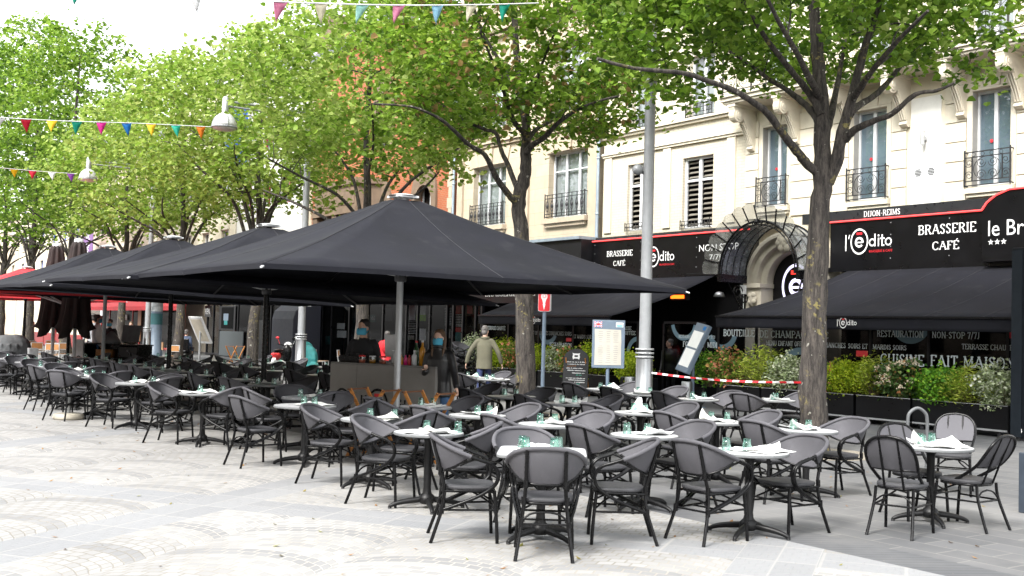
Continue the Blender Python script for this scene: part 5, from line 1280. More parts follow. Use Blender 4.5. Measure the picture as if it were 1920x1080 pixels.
# rusticated piers
for a, b in ((7, 12.78), (13.98, 14.50), (15.52, 15.93), (17.18, 17.95), (18.25, 19.0), (20.14, 20.6)):
    z = 4.98; m1 = MB()
    while z < 7.3: m1.box2((FX - .045, a, z), (FX - .001, b, z + .425)); z += .45
    m1.build('rusticated_pier', M['creamtrim'], A)
m1 = MB(); m1.box2((FX - .012, 14.62, 4.98), (FX - .001, 15.42, 7.5)); m1.build('blank_panel', pm('white_patched_render', (.70, .69, .65), .8, var=.04), A)
for y in (14.86, 15.2):
    m1 = MB(); m1.tube([(FX - .022, y, 5.72), (FX - .013, y, 5.72)], .115, 20); v_ = m1.build('vent', M['white'], A); m1 = MB()
    for k in range(5): q = (k - 2) * .035; w2 = math.sqrt(.09 ** 2 - q * q); m1.box2((FX - .027, y - w2, 5.72 + q - .009), (FX - .023, y + w2, 5.72 + q + .009))
    m1.build('slot', M['interior'], v_)
m1 = MB(); m1.tube([(FX - .14, 15.02, 6.35), (FX - .14, 15.02, 6.67)], .05, 12); m1.box2((FX - .13, 14.98, 6.46), (FX - .013, 15.06, 6.54)); m1.build('wall_light', M['alu'], A)
# balcony on scrolled brackets
yb = at_x(1357, 192, 21.5).y
bal = MB(); bal.box2((21.46, 6, 8.04), (FX + .02, yb, 8.10)); bal.box2((21.40, 6, 8.103), (FX + .02, yb + .05, 8.20)); bal.box2((21.34, 6, 8.203), (FX + .02, yb + .10, 8.27)); bo_ = bal.build('balcony', M['creamtrim'], A, bevel=.012)
rl = MB(); X_b = 21.45; z0b, z1b = 8.30, 9.28
for z in (z0b, z0b + .08, z1b - .10, z1b): rl.box2((X_b - .014, 6, z - .012), (X_b + .014, yb, z + .012))
y = yb
while y > 8:
    rl.box2((X_b - .018, y - .018, z0b), (X_b + .018, y + .018, z1b)); W = 1.02; zc = (z0b + z1b) / 2
    for sx in (-1, 1):
        cy = y - W / 2 + sx * W * .24
        for sz in (-1, 1):
            rl.tube(scroll((X_b, cy, zc + sz * .21), .17, 1.7, sx * sz, PI / 2 * (1 if sz > 0 else -1), (0, 1, 0)), .009, 4)
            rl.tube(spline([(X_b, cy - sx * .05, zc + sz * .38), (X_b, y - W / 2 + sx * .06, zc + sz * .22), (X_b, y - W / 2 + sx * .10, zc)], 4), .009, 4)
        rl.tube(scroll((X_b, y - W / 2 + sx * W * .42, zc), .09, 1.4, sx, PI / 2, (0, 1, 0), n=16), .008, 4)
    rl.tube([(X_b, y - W / 2 + .09 * math.cos(a * PI / 8), zc + .1 * math.sin(a * PI / 8)) for a in range(16)], .010, 4, closed=True)
    rl.box2((X_b - .01, y - W / 2 - .01, z0b), (X_b + .01, y - W / 2 + .01, z1b)); y -= W
rl.build('railing', M['iron'], bo_)
def bracket(y, big=True):
    w_ = .2; pts = [(FX, 8.02), (21.52, 8.02), (21.50, 7.93)]; c = (21.70, 7.76); r = .2
    pts += [(c[0] + r * math.cos(a), c[1] + r * math.sin(a)) for a in [rad(q) for q in range(150, 331, 20)]]
    pts += [(21.97, 7.50), (22.16, 7.22), (22.26, 6.98), (22.22, 6.90), (22.30, 6.84), (FX, 6.84)]
    m1 = MB(); m1.prism([(x, y - w_ / 2, z) for x, z in pts], (0, w_, 0))
    for s in (-1, 1): m1.tube([(c[0], y + s * (w_ / 2 + .001), c[1]), (c[0], y + s * (w_ / 2 + .02), c[1])], .135, 18); m1.tube([(c[0], y + s * (w_ / 2 + .021), c[1]), (c[0], y + s * (w_ / 2 + .035), c[1])], .07, 14)
    for k in (-1, 0, 1): m1.tube(spline([(21.9, y + k * .06, 7.56), (22.12, y + k * .06, 7.24), (22.24, y + k * .06, 7.0)], 4), .024, 6)
    m1.box2((21.48, y - w_ / 2 - .04, 7.96), (FX, y + w_ / 2 + .04, 8.035)); m1.build('bracket', M['creamtrim'], A)
for px_ in (1395, 1478, 1577, 1681, 1788, 1897): bracket(at_x(px_, 225, 22.0).y)
# downpipe
def pipe(name, y, label, X=FX - .1):
    m1 = MB(); m1.tube([(X, y, 4.7), (X, y, 12.5)], .055, 10)
    for z in (5.6, 7.4, 9.2): m1.lathe([(.056, z - .03), (.064, z - .03), (.064, z + .03), (.056, z + .03)], 10, (X, y, 0))
    for z in (5.5, 7.5, 9.5): m1.box2((X + .05, y - .02, z - .02), (X + .12, y + .02, z + .02))
    tag(m1.build(name, M['zinc']), label, 'pipe')
pipe('downpipe', 26.86, 'zinc downpipe between the cream house and the beige stone house'); pipe('downpipe', 35.62, 'zinc downpipe at the far edge of the beige stone house'); pipe('downpipe', 49.2, 'zinc downpipe between orange brick house and white house')
# ---- brasserie front
S_ = thing('brasserie_front', 'black brasserie front with white lettering and red neon line along its sign boards', 'shop front')
XS = 21.95
pl = Plane2((XS, 0, 0), (0, -1, 0), (0, 0, 1), (-1, 0, 0))       # reading runs towards -Y
def U(px, py, X=XS): p = at_x(px, py, X); return -p.y, p.z
m1 = MB()
zb_, zr, zt_ = 3.52, 4.66, 4.93
m1.box2((XS, 13.0, zb_), (FX - .05, YC - 1.34, zr)); m1.box2((XS, YC + 1.34, zb_), (FX - .05, 26.6, zr)); m1.box2((XS - .08, 7, 3.44), (FX - .06, YC - 1.36, 3.515)); m1.box2((XS - .08, YC + 1.36, 3.44), (FX - .06, 26.6, 3.515)); m1.build('sign_board', M['signblack'], S_, bevel=.006)
m1 = MB(); m1.box2((XS + .06, 7, zr + .003), (FX - .05, YC - .4, zt_)); m1.box2((XS + .10, YC + .5, zr + .003), (FX - .05, 26.6, zr + .12)); m1.build('cornice', pm('black_cornice', (.02, .021, .024), .3), S_)
m1 = MB(); m1.tube([(XS - .03, 13.0, zr - .005), (XS - .03, YC - 1.3, zr - .005)], .022, 6); m1.tube([(XS - .03, YC + 1.3, zr - .005), (XS - .03, 26.6, zr - .005)], .022, 6)
m1.build('red_neon', emit('red_neon_tube', (.9, .06, .06), .5), S_)
for ya, yb2 in ((15.9, 15.86),): pass
m1 = MB()
for y in (14.1, 15.62, 17.6, 20.2, 22.0, 24.35, 26.5):
    for k in range(4): m1.tube([(XS - .006, y, 3.7 + k * .28), (XS - .001, y, 3.7 + k * .28)], .014, 6)
m1.build('rivet', M['galv'], S_)
mw = MB(); mr = MB()
a = U(1585, 472); b = U(1688, 470)
logo(pl, mw, mr, a[0], U(1600, 478)[1], U(1612, 430)[1] - U(1612, 479)[1]); mw.build('logo', M['whitesign'], S_); mr.build('logo_accent', M['redsign'], S_); mw = MB(); mr = MB()
def srf(mb, text, p0, p1, h, plane=None, X=XS, d=.004, thick=.15):
    """serif lettering between two sighted points of its foot line, cap height h in picture rows"""
    u0, z0 = U(*p0, X); u1, z1 = U(*p1, X); hh = U(p0[0], p0[1] - h, X)[1] - z0
    (plane or pl).serif(mb, text, u0, (z0 + z1) / 2, u1 - u0, hh, thick=thick, d=d)
for tt, p0, p1, hh in (('BRASSERIE', (1722, 440), (1830, 434), 17), ('CAFÉ', (1748, 469), (1798, 466), 15), ('BRASSERIE', (1138, 482), (1186, 478), 10), ('CAFÉ', (1150, 499), (1172, 497), 9)):
    mq = MB(); srf(mq, tt, p0, p1, hh); mq.build('lettering', M['whitesign'], S_)
logo(pl, mw, mr, U(1208, 500)[0], U(1225, 501)[1], U(1240, 461)[1] - U(1240, 500)[1]); mw.build('logo', M['whitesign'], S_); mr.build('logo_accent', M['redsign'], S_); mw = MB()
u0, z0 = U(1311, 472); pl.sans(mw, 'NON STOP', u0, z0, U(1385, 466)[0] - u0, .19); mw.build('lettering', M['whitesign'], S_); mw = MB(); u0, z0 = U(1330, 490); pl.sans(mw, '7/7J', u0, z0, .42, .19)
mw.build('lettering', M['whitesign'], S_); mw = MB(); pl2 = Plane2((XS + .06, 0, 0), (0, -1, 0), (0, 0, 1), (-1, 0, 0)); 
u0, z0 = U(1620, 400, XS + .06); u1, _ = U(1688, 396, XS + .06); pl2.serif(mw, 'DIJON-REIMS', u0, zr + .075, u1 - u0, .13, d=.006)
mw.build('lettering', M['whitesign'], S_)
# hotel sign box with the curved top, standing forward
H_ = thing('hotel_sign', 'projecting black hotel sign with rounded red-edged top and three stars', 'sign')
XH = 21.62; YH_ = at_x(1841, 440, XH).y; pts = [(7, 3.50), (YH_, 3.50), (YH_, 4.60), (YH_ - .12, 4.76), (YH_ - .32, 4.90), (YH_ - .62, 5.0), (7, 5.10)]
m1 = MB(); m1.prism([(XH, y, z) for y, z in pts], (.32, 0, 0)); m1.build('box', M['signblack'], H_)
m1 = MB(); m1.tube([(XH - .02, y, z + .012) for y, z in pts[2:]], .022, 6); m1.build('red_neon', bpy.data.materials['red_neon_tube'], H_)
mw = MB(); pl3 = Plane2((XH, 0, 0), (0, -1, 0), (0, 0, 1), (-1, 0, 0)); u0, z0 = U(1853, 443, XH); pl3.sans(mw, 'le Bri', u0, z0, .86, .33)
for k in range(3):
    cx, cz = u0 + .06 + k * .145, z0 - .13; pl3.poly(mw, [(cx + (.07 if q % 2 == 0 else .028) * math.sin(q * PI / 5), cz + (.07 if q % 2 == 0 else .028) * math.cos(q * PI / 5)) for q in range(10)])
mw.build('lettering', M['whitesign'], H_)
# arched stone entrance
E_ = thing('stone_portal', 'pale stone arched entrance with carved keystone and capitals', 'portal')
yc = YC; zc = 3.18; ri, ro = .80, 1.32; Xp = 21.80
m1 = MB(); profs = [(ro, FX), (ro, Xp), (ro - .12, Xp - .03), (ro - .14, Xp + .10), (ro - .30, Xp + .12), (ro - .33, Xp + .26), (ri + .02, Xp + .30), (ri, Xp + .48), (ri, FX + .2)]
rows = [[(x, yc - r * math.cos(PI * k / 28), zc + r * math.sin(PI * k / 28)) for k in range(29)] for r, x in profs]; m1.grid(rows, False)
m1.build('arch', M['stone'], E_)
for s in (-1, 1):
    m1 = MB(); a, b = yc + s * ri, yc + s * ro; lo, hi = min(a, b), max(a, b)
    m1.box2((Xp + .05, lo, 0), (FX - .02, hi, zc - .12)); m1.box2((Xp - .03, lo - .03, zc - .12), (FX - .02, hi + .03, zc - .002)); m1.box2((Xp - .02, lo - .02, 0), (FX - .02, hi + .02, .35)); 
    m1.ball((Xp + .02, (lo + hi) / 2, zc - .42), (.07, .16, .2), 10)
    for k in range(4): m1.ball((Xp + .0, (lo + hi) / 2 + .1 * math.cos(k * PI / 2 + .7), zc - .40 + .12 * math.sin(k * PI / 2 + .7)), .075, 8)
    m1.build('pier', M['stone'], E_, bevel=.012)
m1 = MB()
for k in range(7): m1.ball((Xp - .03, yc + .09 * math.cos(k * 1.7) + (k - 3) * .05, zc + ri + .2 + .11 * math.sin(k * 2.3)), (.09, .12, .13), 9)
m1.build('keystone_carving', M['stone'], E_)
XD = 22.33
D_ = thing('entrance_sign', 'black door recess with glowing pale logo and red bar', 'sign')
m1 = MB(); n = 24; m1.add([(XD, yc - ri * math.cos(PI * k / n), zc + ri * math.sin(PI * k / n)) for k in range(n + 1)] + [(XD, yc + ri, 0), (XD, yc - ri, 0)], [tuple(range(n + 3))]); m1.build('panel', M['signblack'], D_)
pd = Plane2((XD, 0, 0), (0, -1, 0), (0, 0, 1), (-1, 0, 0)); mw = MB(); mr = MB(); cy = -yc - .03; cz = 3.12
pd.ring(mw, cy, cz, .50, .58, 0, 360, 48, .008, .8); pd.ring(mw, cy, cz - .03, .13, .23, 0, 320, 30, .008); pd.rect(mw, cy - .17, cz - .07, cy + .21, cz - .01, .009); pd.rect(mr, cy - .17, cz + .30, cy + .17, cz + .41, .008)
mw.build('logo', emit('pale_lit_logo', (.72, .68, .95), .55), D_); mr.build('red_bar', emit('red_lit_bar', (.85, .04, .03), .5), D_)
# glass canopy over the entrance
G_ = thing('glass_canopy', 'barrel glass entrance canopy with iron ribs and scalloped frosted fringe', 'canopy')
Xc0, Xc1, rc = 20.75, 21.75, 1.30; yg = at_x(1419, 511, Xc0).y; zg = at_x(1419, 511, Xc0).z
def arcp(x, r, k, n=24): a = PI * k / n; return (x, yg - r * math.cos(a), zg + r * math.sin(a))
m1 = MB()
for i in range(5): x = Xc0 + (Xc1 - Xc0) * i / 4; m1.tube([arcp(x, rc, k) for k in range(25)], .032 if i in (0, 4) else .022, 6)
for k in range(0, 25, 3): m1.tube([arcp(Xc0, rc, k), arcp(Xc1, rc, k)], .012, 5)
m1.tube([arcp(Xc0, rc - .09, k) for k in range(25)], .018, 6)
for k in range(25): m1.tube([arcp(Xc0, rc - .09, k), arcp(Xc0, rc, k)], .009, 4)
for s in (-1, 1): m1.tube(scroll((Xc0 - .03, yg + s * .1, zg + rc - .04), .09, 1.5, s, PI / 2, (0, 1, 0)), .016, 5)
m1.ball((Xc0 - .04, yg, zg + rc - .02), .05, 8)
m1.build('iron_frame', M['black'], G_)
m1 = MB(); m1.grid([[arcp(Xc0, rc - .012, k) for k in range(25)], [arcp(Xc1, rc - .012, k) for k in range(25)]]); m1.build('glass', M['glazing'], G_)
m1 = MB(); n = 14
for k in range(n):
    a0, a1 = PI * k / n, PI * (k + 1) / n; row = []
    for j in range(7):
        a = a0 + (a1 - a0) * j / 6; r = rc + .40 + .07 * math.sin(PI * j / 6); row.append((Xc0 - .16, yg - r * math.cos(a), zg + r * math.sin(a)))
    m1.grid([[arcp(Xc0, rc + .01, k + j / 6, n) for j in range(7)], row]); fi = MB(); fi.tube([arcp(Xc0, rc, k, n), row[0]], .02, 5); fi.build('fringe_bar', M['black'], G_)
m1.build('fringe', M['fringe'], G_)
for s in (-1, 1):
    y = yg + s * rc; m1 = MB(); m1.box2((Xc0, y - .06, zg - .2), (Xc1, y + .06, zg - .002)); m1.build('gutter', M['black'], G_)
    br = MB(); br.tube(spline([(Xc1, y, zg - .95), (Xc0 + .75, y, zg - .75), (Xc0 + .35, y, zg - .22)], 5), .02, 6); br.tube(scroll((Xc0 + .72, y, zg - .45), .2, 1.7, 1, 0, (1, 0, 0)), .016, 5); br.tube(scroll((Xc0 + .98, y, zg - .62), .16, 1.6, -1, PI, (1, 0, 0)), .016, 5); br.tube(scroll((Xc1 - .15, y, zg - .9), .12, 1.5, 1, PI, (1, 0, 0)), .014, 5); br.build('scroll_bracket', M['black'], G_)
m1 = MB(); q = at_x(1393, 543, 21.7); m1.box2((21.66, q.y - .07, q.z - .12), (21.76, q.y + .07, q.z + .12)); m1.tube([(21.71, q.y - .02, q.z - .12), (21.71, q.y - .02, q.z - .7)], .012, 5); tag(m1.build('alarm_box', M['pale']), 'small white alarm box beside the entrance canopy bracket', 'box')
# ---- awnings and glazed terraces
def awning(y0, y1, label, logo_px, X0=19.1, X1=21.9, z0=2.24, z1=3.44, top=(0, 0)):
    t = thing('awning', label, 'awning', (X0, (y0 + y1) / 2, 0), 0, None); L = (y1 - y0) / 2; dx = X1 - X0
    m1 = MB(); rows = []; n = int((y1 - y0) / .25)
    for i in range(9):
        v = i / 8; rows.append([(dx * v, -L + top[0] * v + (2 * L + (top[1] - top[0]) * v) * k / n, z0 + (z1 - z0) * v - .10 * math.sin(PI * v) + .012 * math.sin(k * PI / 2.4) * math.sin(PI * v)) for k in range(n + 1)])
    m1.grid(rows); m1.build('cloth', M['canvas'], t, solid=.004)
    m1 = MB(); w_ = []
    for i in range(5): v = i / 4; w_.append([(-.012 - .02 * math.sin(k * .9) * v, -L + 2 * L * k / n, z0 - .025 - .25 * v) for k in range(n + 1)])
    m1.grid(w_); va = m1.build('valance', M['canvas'], t, solid=.004)
    m1 = MB(); m1.box2((-.05, -L, z0 - .03), (.05, L, z0 + .012)); m1.build('front_bar', M['signblack'], t)
    m1 = MB(); m1.box2((dx - .04, -L, z1 - .02), (dx + .14, L, z1 + .08)); m1.build('cassette', M['signblack'], t)
    se = MB()
    for k in range(4, n, 5): se.tube([V(rows[i][k]) + V((0, 0, .004)) for i in range(9)], .007, 4)
    se.build('seam', M['canvasseam'], t)
    for s in (-1, 1):
        m1 = MB(); y = s * (L - .35); m1.tube([(dx - .1, y, z1 - .12), (dx * .5, y - s * .9, (z0 + z1) / 2 - .22), (.03, y, z0 - .01)], .025, 6); m1.build('arm', M['iron'], t)
    mw = MB(); mr = MB(); pp = Plane2((-.04, 0, 0), (0, -1, 0), (0, 0, 1), (-1, 0, 0)); u = -(at_x(logo_px, 606, X0).y - (y0 + y1) / 2); logo(pp, mw, mr, u - .3, z0 - .25, .24, sub=False)
    mw.build('logo', M['whitesign'], va); mr.build('logo_accent', M['redsign'], va); return t
yr1 = at_x(1343, 592, 19.1).y; awning(8.0, yr1, 'long black awning over the terrace behind the big tree, logo on its valance', 1594, top=(0, at_x(1592, 507, 21.9).y - yr1))
yl0, yl1 = at_x(1145, 592, 19.1).y, at_x(898, 588, 19.1).y
awning(yl0, yl1, 'black awning above the chalkboard and menu display', 1008, z0=at_x(1060, 592, 19.1).z, top=(at_x(1342, 518, 21.9).y - yl0, 0))
TX = 19.95
def terrace(y0, y1, label, posts):
    t = thing('glazed_terrace_screen', label, 'glass screen'); zt = 2.05
    m1 = MB(); m1.box2((TX - .02, y0, .05), (TX + .02, y1, .12)); m1.box2((TX - .02, y0, zt), (TX + .02, y1, zt + .06))
    for y in posts: m1.box2((TX - .025, y - .03, .12), (TX + .025, y + .03, zt))
    m1.build('frame', M['signblack'], t); ps = sorted(posts)
    for a, b in zip(ps, ps[1:]):
        m1 = MB(); m1.box2((TX - .005, a + .031, .121), (TX + .005, b - .031, zt - .001)); m1.build('pane', M['shopglass'], t)
    return t
def Ut(px, py): return U(px, py, TX)
yr = [at_x(p, 640, TX).y for p in (1348, 1418, 1548, 1633, 1742, 1890, 2060)]
tr = terrace(min(yr), max(yr), 'dark glass screen lettered with menus behind the planters, under the long awning', yr)
pt = Plane2((TX - .006, 0, 0), (0, -1, 0), (0, 0, 1), (-1, 0, 0)); mw = MB(); mr = MB(); mg = MB()
def tx(text, p0, p1, h, par=None):
    mb = MB(); srf(mb, text, p0, p1, h, pt, TX, .004, .14); mb.build('lettering', M['greysign'], par or TPAR[0])
TPAR = [tr]
tx('BOUTEILLE', (1357, 629), (1415, 632), 12); tx('DE CHAMPAGNE', (1425, 632), (1529, 635), 12.5); tx('€', (1546, 635), (1554, 635), 12.5); tx('MENU ENFANT OFFERT', (1437, 647), (1517, 650), 8.5); tx('LES DIMANCHES', (1522, 650), (1586, 652.5), 8.5); tx('SOIRS ET', (1591, 652.5), (1627, 654), 8.5)
tx('MARDIS SOIRS', (1637, 654), (1700, 657), 8.5); tx('RESTAURATION', (1645, 631), (1732, 633), 11.5); tx('NON-STOP 7/7J', (1748, 633), (1837, 636), 11.5); tx('TERRASSE CHAUFFÉE', (1804, 654), (1912, 658), 9.5); tx('CUISINE', (1651, 684), (1733, 686), 20); tx('FAIT MAISON', (1745, 686), (1905, 693), 20)
for p0, p1 in (((1606, 668), (1628, 658)), ((1888, 634), (1900, 622))): a, b = Ut(*p0), Ut(*p1); mr = MB(); pt.rect(mr, a[0], a[1], b[0], b[1], .006); mr.build('red_mark', M['redsign'], tr)
for cx, cy, r, a0, a1 in ((1355, 618, .52, 200, 340), (1708, 600, .5, 200, 340), (1500, 700, .6, 20, 160)):
    u, z = Ut(cx, cy); mg = MB(); pt.ring(mg, u, z, r * .72, r, a0, a1, 30, .003); mg.build('ring_print', M['ringblue'], tr)

yl = [at_x(p, 640, TX).y for p in (1196, 1158, 1112, 1075, 1010, 953, 905)]
tl = terrace(min(yl), max(yl), 'dark lettered glass screen behind the chalkboard and menu display', yl); TPAR[0] = tl
tx('TERRASSE CHAUFFÉE', (915, 618), (948, 619), 6.5); tx('ENFANT OFFERT LES DIMANCHES SOIRS', (985, 627), (1072, 629), 6.5); tx('ET MARDIS SOIRS', (1076, 634), (1112, 635), 6.5); tx('RESTAURATION', (1031, 649), (1072, 650), 6.5); tx('TERRASSE', (1154, 618), (1184, 619), 6.5); tx('CHAUFFÉE', (1158, 627), (1192, 628), 6.5)
a, b = Ut(1062, 640), Ut(1072, 634); mr = MB(); pt.rect(mr, a[0], a[1], b[0], b[1], .006); mr.build('red_mark', M['redsign'], tl)
for cx, cy, r, a0, a1 in ((1196, 662, .45, 90, 180), (1028, 615, .5, 200, 330)): u, z = Ut(cx, cy); mg = MB(); pt.ring(mg, u, z, r * .72, r, a0, a1, 30, .003); mg.build('ring_print', M['ringblue'], tl)

ym = [at_x(p, 640, 20.4).y for p in (1268, 1346)]
tm = terrace(ym[1], ym[0], 'narrow lettered dark panel behind the tilted menu stand', [ym[1], ym[0]]); TPAR[0] = tm; mg = MB()
tx('RESTAURATION NON-STOP 7/7J', (1273, 633), (1341, 636), 5.5); tx('FORMULES MIDI', (1281, 650), (1345, 652), 9.5); u, z = Ut(1283, 604); pt.ring(mg, u, z, .36, .48, 190, 350, 24, .003); mg.build('ring_print', M['ringblue'], tm)
# dark room behind: back wall, floor edge, terrace roof
R_ = thing('dining_room', 'dark covered dining room glimpsed behind the awnings and doorway', 'room')
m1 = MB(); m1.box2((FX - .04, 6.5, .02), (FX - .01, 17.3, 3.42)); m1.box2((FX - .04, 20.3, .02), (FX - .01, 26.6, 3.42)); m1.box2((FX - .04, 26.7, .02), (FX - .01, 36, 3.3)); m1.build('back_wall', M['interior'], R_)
m1 = MB(); q = at_x(1273, 556, 21.6); m1.box2((21.55, q.y - .34, q.z - .1), (21.7, q.y + .34, q.z + .08)); m1.build('heater', M['iron'], R_); m1 = MB(); m1.box2((21.53, q.y - .26, q.z - .06), (21.548, q.y + .26, q.z + .04)); m1.build('heater_glow', emit('heater_glow', (1, .13, .01), 1.2), R_)
m1 = MB(); q = at_x(1349, 557, 21.6); m1.lathe([(.001, .15), (.1, .13), (.17, 0), (.16, 0), (.09, .12)], 16, (21.6, q.y, q.z)); m1.build('pendant', M['steel'], R_)

# ---- the beige stone house
B = thing('beige_stone_house', 'beige ashlar house with tall white casements and oval-pattern iron railings', 'building')
HB = [(27.52, 29.63, 5.62, 7.86), (32.2, 34.35, 5.62, 7.86), (27.6, 29.5, 9.2, 11.6), (32.3, 34.2, 9.2, 11.6)]
m1 = MB(); wall_holes(m1, FX, 26.95, 35.5, 0, 15, HB, .3); shell(m1, FX, 26.95, 35.5, 15); m1.build('wall', M['ashlar'], B)
for h in HB:
    window(B, h, leaves=3, transom=.73, depth=.26)
    balconette(B, h[0] - .02, h[1] + .02, h[2] + .02, h[2] + .80, FX, 'oval', out=.12)
    m1 = MB(); m1.box2((FX - .2, h[0] - .12, h[2] - .18), (FX - .001, h[1] + .12, h[2] - .02)); m1.box2((FX - .12, h[0] - .04, h[2] - .30), (FX - .001, h[1] + .04, h[2] - .183)); m1.build('sill', M['beigestone'], B)
    m1 = MB(); W = h[1] - h[0]
    for k in range(5):
        a = h[0] - .1 + (W + .2) * k / 5; b = a + (W + .2) / 5 - .015; e = .07 * (k - 2); o = .10 if k == 2 else .05
        m1.prism([(FX - o, a, h[3] + .02), (FX - o, b, h[3] + .02), (FX - o, b + e + .03, h[3] + .62), (FX - o, a + e - .03, h[3] + .62)], (o - .001, 0, 0))
    m1.build('lintel', M['beigestone'], B)
m1 = MB()
for z, o in ((8.55, .12), (8.66, .2), (12.6, .2), (12.75, .32)): m1.box2((FX - o, 26.97, z), (FX - .001, 35.48, z + .09))
m1.build('string_course', M['beigestone'], B)
for y in (27.15, 30.9, 35.2): m1 = MB(); m1.box2((FX - .09, y - .19, 4.6), (FX - .001, y + .19, 8.5)); m1.build('pilaster', M['beigestone'], B)
mw = MB(); pb = Plane2((FX - .092, 0, 0), (0, -1, 0), (0, 0, 1), (-1, 0, 0)); pb.sans(mw, '1922', -31.06, 7.62, .34, .16); mw.build('date', M['sandstone'], B)
F2 = thing('black_fascia', 'black fascia with small white brasserie lettering over the chalkboard awning', 'sign')
m1 = MB(); m1.box2((21.55, 26.7, 3.55), (FX - .02, 35.3, 4.72)); m1.build('board', M['darkwall'], F2); m1 = MB(); m1.box2((21.45, 26.7, 4.724), (FX - .02, 35.3, 4.82)); m1.build('coping', M['zinc'], F2)
m1 = MB(); XL = 19.6; q0, q1 = at_x(905, 560, XL), at_x(1013, 560, XL); m1.box2((XL, q1.y, 2.62), (XL + .1, q0.y + 2.4, 3.2)); m1.build('lower_board', M['signblack'], F2)
mw = MB(); mr = MB(); p4 = Plane2((XL, 0, 0), (0, -1, 0), (0, 0, 1), (-1, 0, 0)); u0, z0 = U(910, 556, XL); u1, _ = U(1003, 560, XL); p4.serif(mw, 'BRASSERIE CAFÉ', u0, z0, u1 - u0, U(910, 547, XL)[1] - z0)
logo(p4, mw, mr, U(858, 555, XL)[0], U(868, 556, XL)[1], .34, sub=False); mw.build('lettering', M['whitesign'], F2); mr.build('red_accent', M['redsign'], F2)

# ---- the orange brick house with the stone oriel
Cb = thing('orange_brick_house', 'orange brick house with sandstone oriel and pointed window arches', 'building')
HC = [(37.3, 38.6, 5.0, 7.6), (41.0, 42.2, 5.0, 7.4), (45.3, 46.6, 5.0, 6.9), (37.3, 38.6, 9.6, 12), (41.0, 42.2, 9.6, 12)]
m1 = MB(); wall_holes(m1, FX, 35.75, 49.05, 0, 14.6, HC, .35); shell(m1, FX, 35.75, 49.05, 14.6); m1.build('wall', M['brick'], Cb)
for y, d in ((35.95, 0), (48.85, 0)):
    z = 4.4; m1 = MB()
    while z < 14.4: w_ = .22 if int(z / .42) % 2 else .12; m1.box2((FX - .05, y - w_, z), (FX - .001, y + w_, z + .41)); z += .42
    m1.build('quoin', M['beigestone'], Cb)
for h in HC:
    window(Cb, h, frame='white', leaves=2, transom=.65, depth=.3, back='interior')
    m1 = MB(); yc_ = (h[0] + h[1]) / 2; w_ = (h[1] - h[0]) / 2
    out = [(h[0] - .34, h[2]), (h[0] - .34, h[3] - .7)] + [(yc_ - (w_ + .34) * math.cos(k * PI / 16), h[3] - .7 + 1.5 * math.sin(k * PI / 16) ** .8) for k in range(1, 16)] + [(h[1] + .34, h[3] - .7), (h[1] + .34, h[2])]
    inn = [(h[0] + .0, h[2]), (h[0] + .0, h[3] - .7)] + [(yc_ - w_ * math.cos(k * PI / 16), h[3] - .7 + .68 * math.sin(k * PI / 16)) for k in range(1, 16)] + [(h[1], h[3] - .7), (h[1], h[2])]
    m1.grid([[(FX - .10, y, z) for y, z in out], [(FX - .12, y, z) for y, z in inn], [(FX + .2, y, z) for y, z in inn]], False); m1.grid([[(FX, y, z) for y, z in out], [(FX - .10, y, z) for y, z in out]], False); m1.build('arch_surround', M['sandstone'], Cb)
oy0, oy1 = at_x(668, 335, 21.3).y, at_x(590, 340, 21.3).y
m1 = MB(); ocz = 6.75
pl8 = [(FX, oy0 - .5), (21.35, oy0), (21.35, oy1), (FX, oy1 + .5)]
def oriel(z0, z1, k=0): m1.prism([(x - (k if x < FX else 0), y + (k if y > (oy0 + oy1) / 2 else -k), z0) for x, y in pl8], (0, 0, z1 - z0))
oriel(6.7, 6.95, .10); oriel(6.953, 7.95, .0); oriel(7.953, 8.2, .12)
m1.build('oriel', M['sandstone'], Cb)
m1 = MB(); q = (oy1 - oy0); m1.box2((21.32, oy0 + .2, 7.1), (21.349, oy1 - .2, 7.8)); m1.build('oriel_panel', M['sandstone'], Cb)
m1 = MB()
for y in (oy0 + .1, (oy0 + oy1) / 2, oy1 - .1): m1.prism([(x, y - .22, z) for x, z in [(FX, 6.69), (21.3, 6.69), (21.34, 6.45), (21.62, 6.2), (21.9, 5.7), (22.1, 5.0), (22.3, 4.3), (FX, 4.3)]], (0, .44, 0))
m1.build('oriel_corbel', M['sandstone'], Cb)
m1 = MB(); m1.prism([(FX - .3, 35.7, 14.6), (FX - .3, 49.1, 14.6), (FX + 4, 49.1, 18.4), (FX + 4, 35.7, 18.4)], (0, 0, .25)); m1.build('roof', M['roof'], Cb)
m1 = MB(); m1.prism([(FX - .05, 46.2, 14.6), (FX - .05, 49.0, 14.6), (FX - .05, 47.6, 16.9)], (3, 0, 0)); m1.build('gable', M['sandstone'], Cb)
# ---- the white house with crimson window frames
W_ = thing('white_house', 'white rendered house with crimson window frames', 'building')
HW = [(51.2, 52.6, 8.0, 9.6), (53.9, 55.2, 8.0, 9.6), (51.3, 54.2, 4.4, 6.5), (51.2, 52.6, 11, 12.8), (53.9, 55.2, 11, 12.8), (56.6, 57.8, 8, 9.6)]
m1 = MB(); wall_holes(m1, FX, 49.35, 58.6, 0, 15, HW, .25); shell(m1, FX, 49.35, 58.6, 15); m1.build('wall', M['whitewall'], W_)
for h in HW: window(W_, h, frame='crimson', leaves=2, transom=0, back='curtain')
m1 = MB(); m1.prism([(FX - .3, 49.3, 15), (FX - .3, 58.7, 15), (FX + 4, 58.7, 17.8), (FX + 4, 49.3, 17.8)], (0, 0, .25)); m1.build('roof', M['roof'], W_)
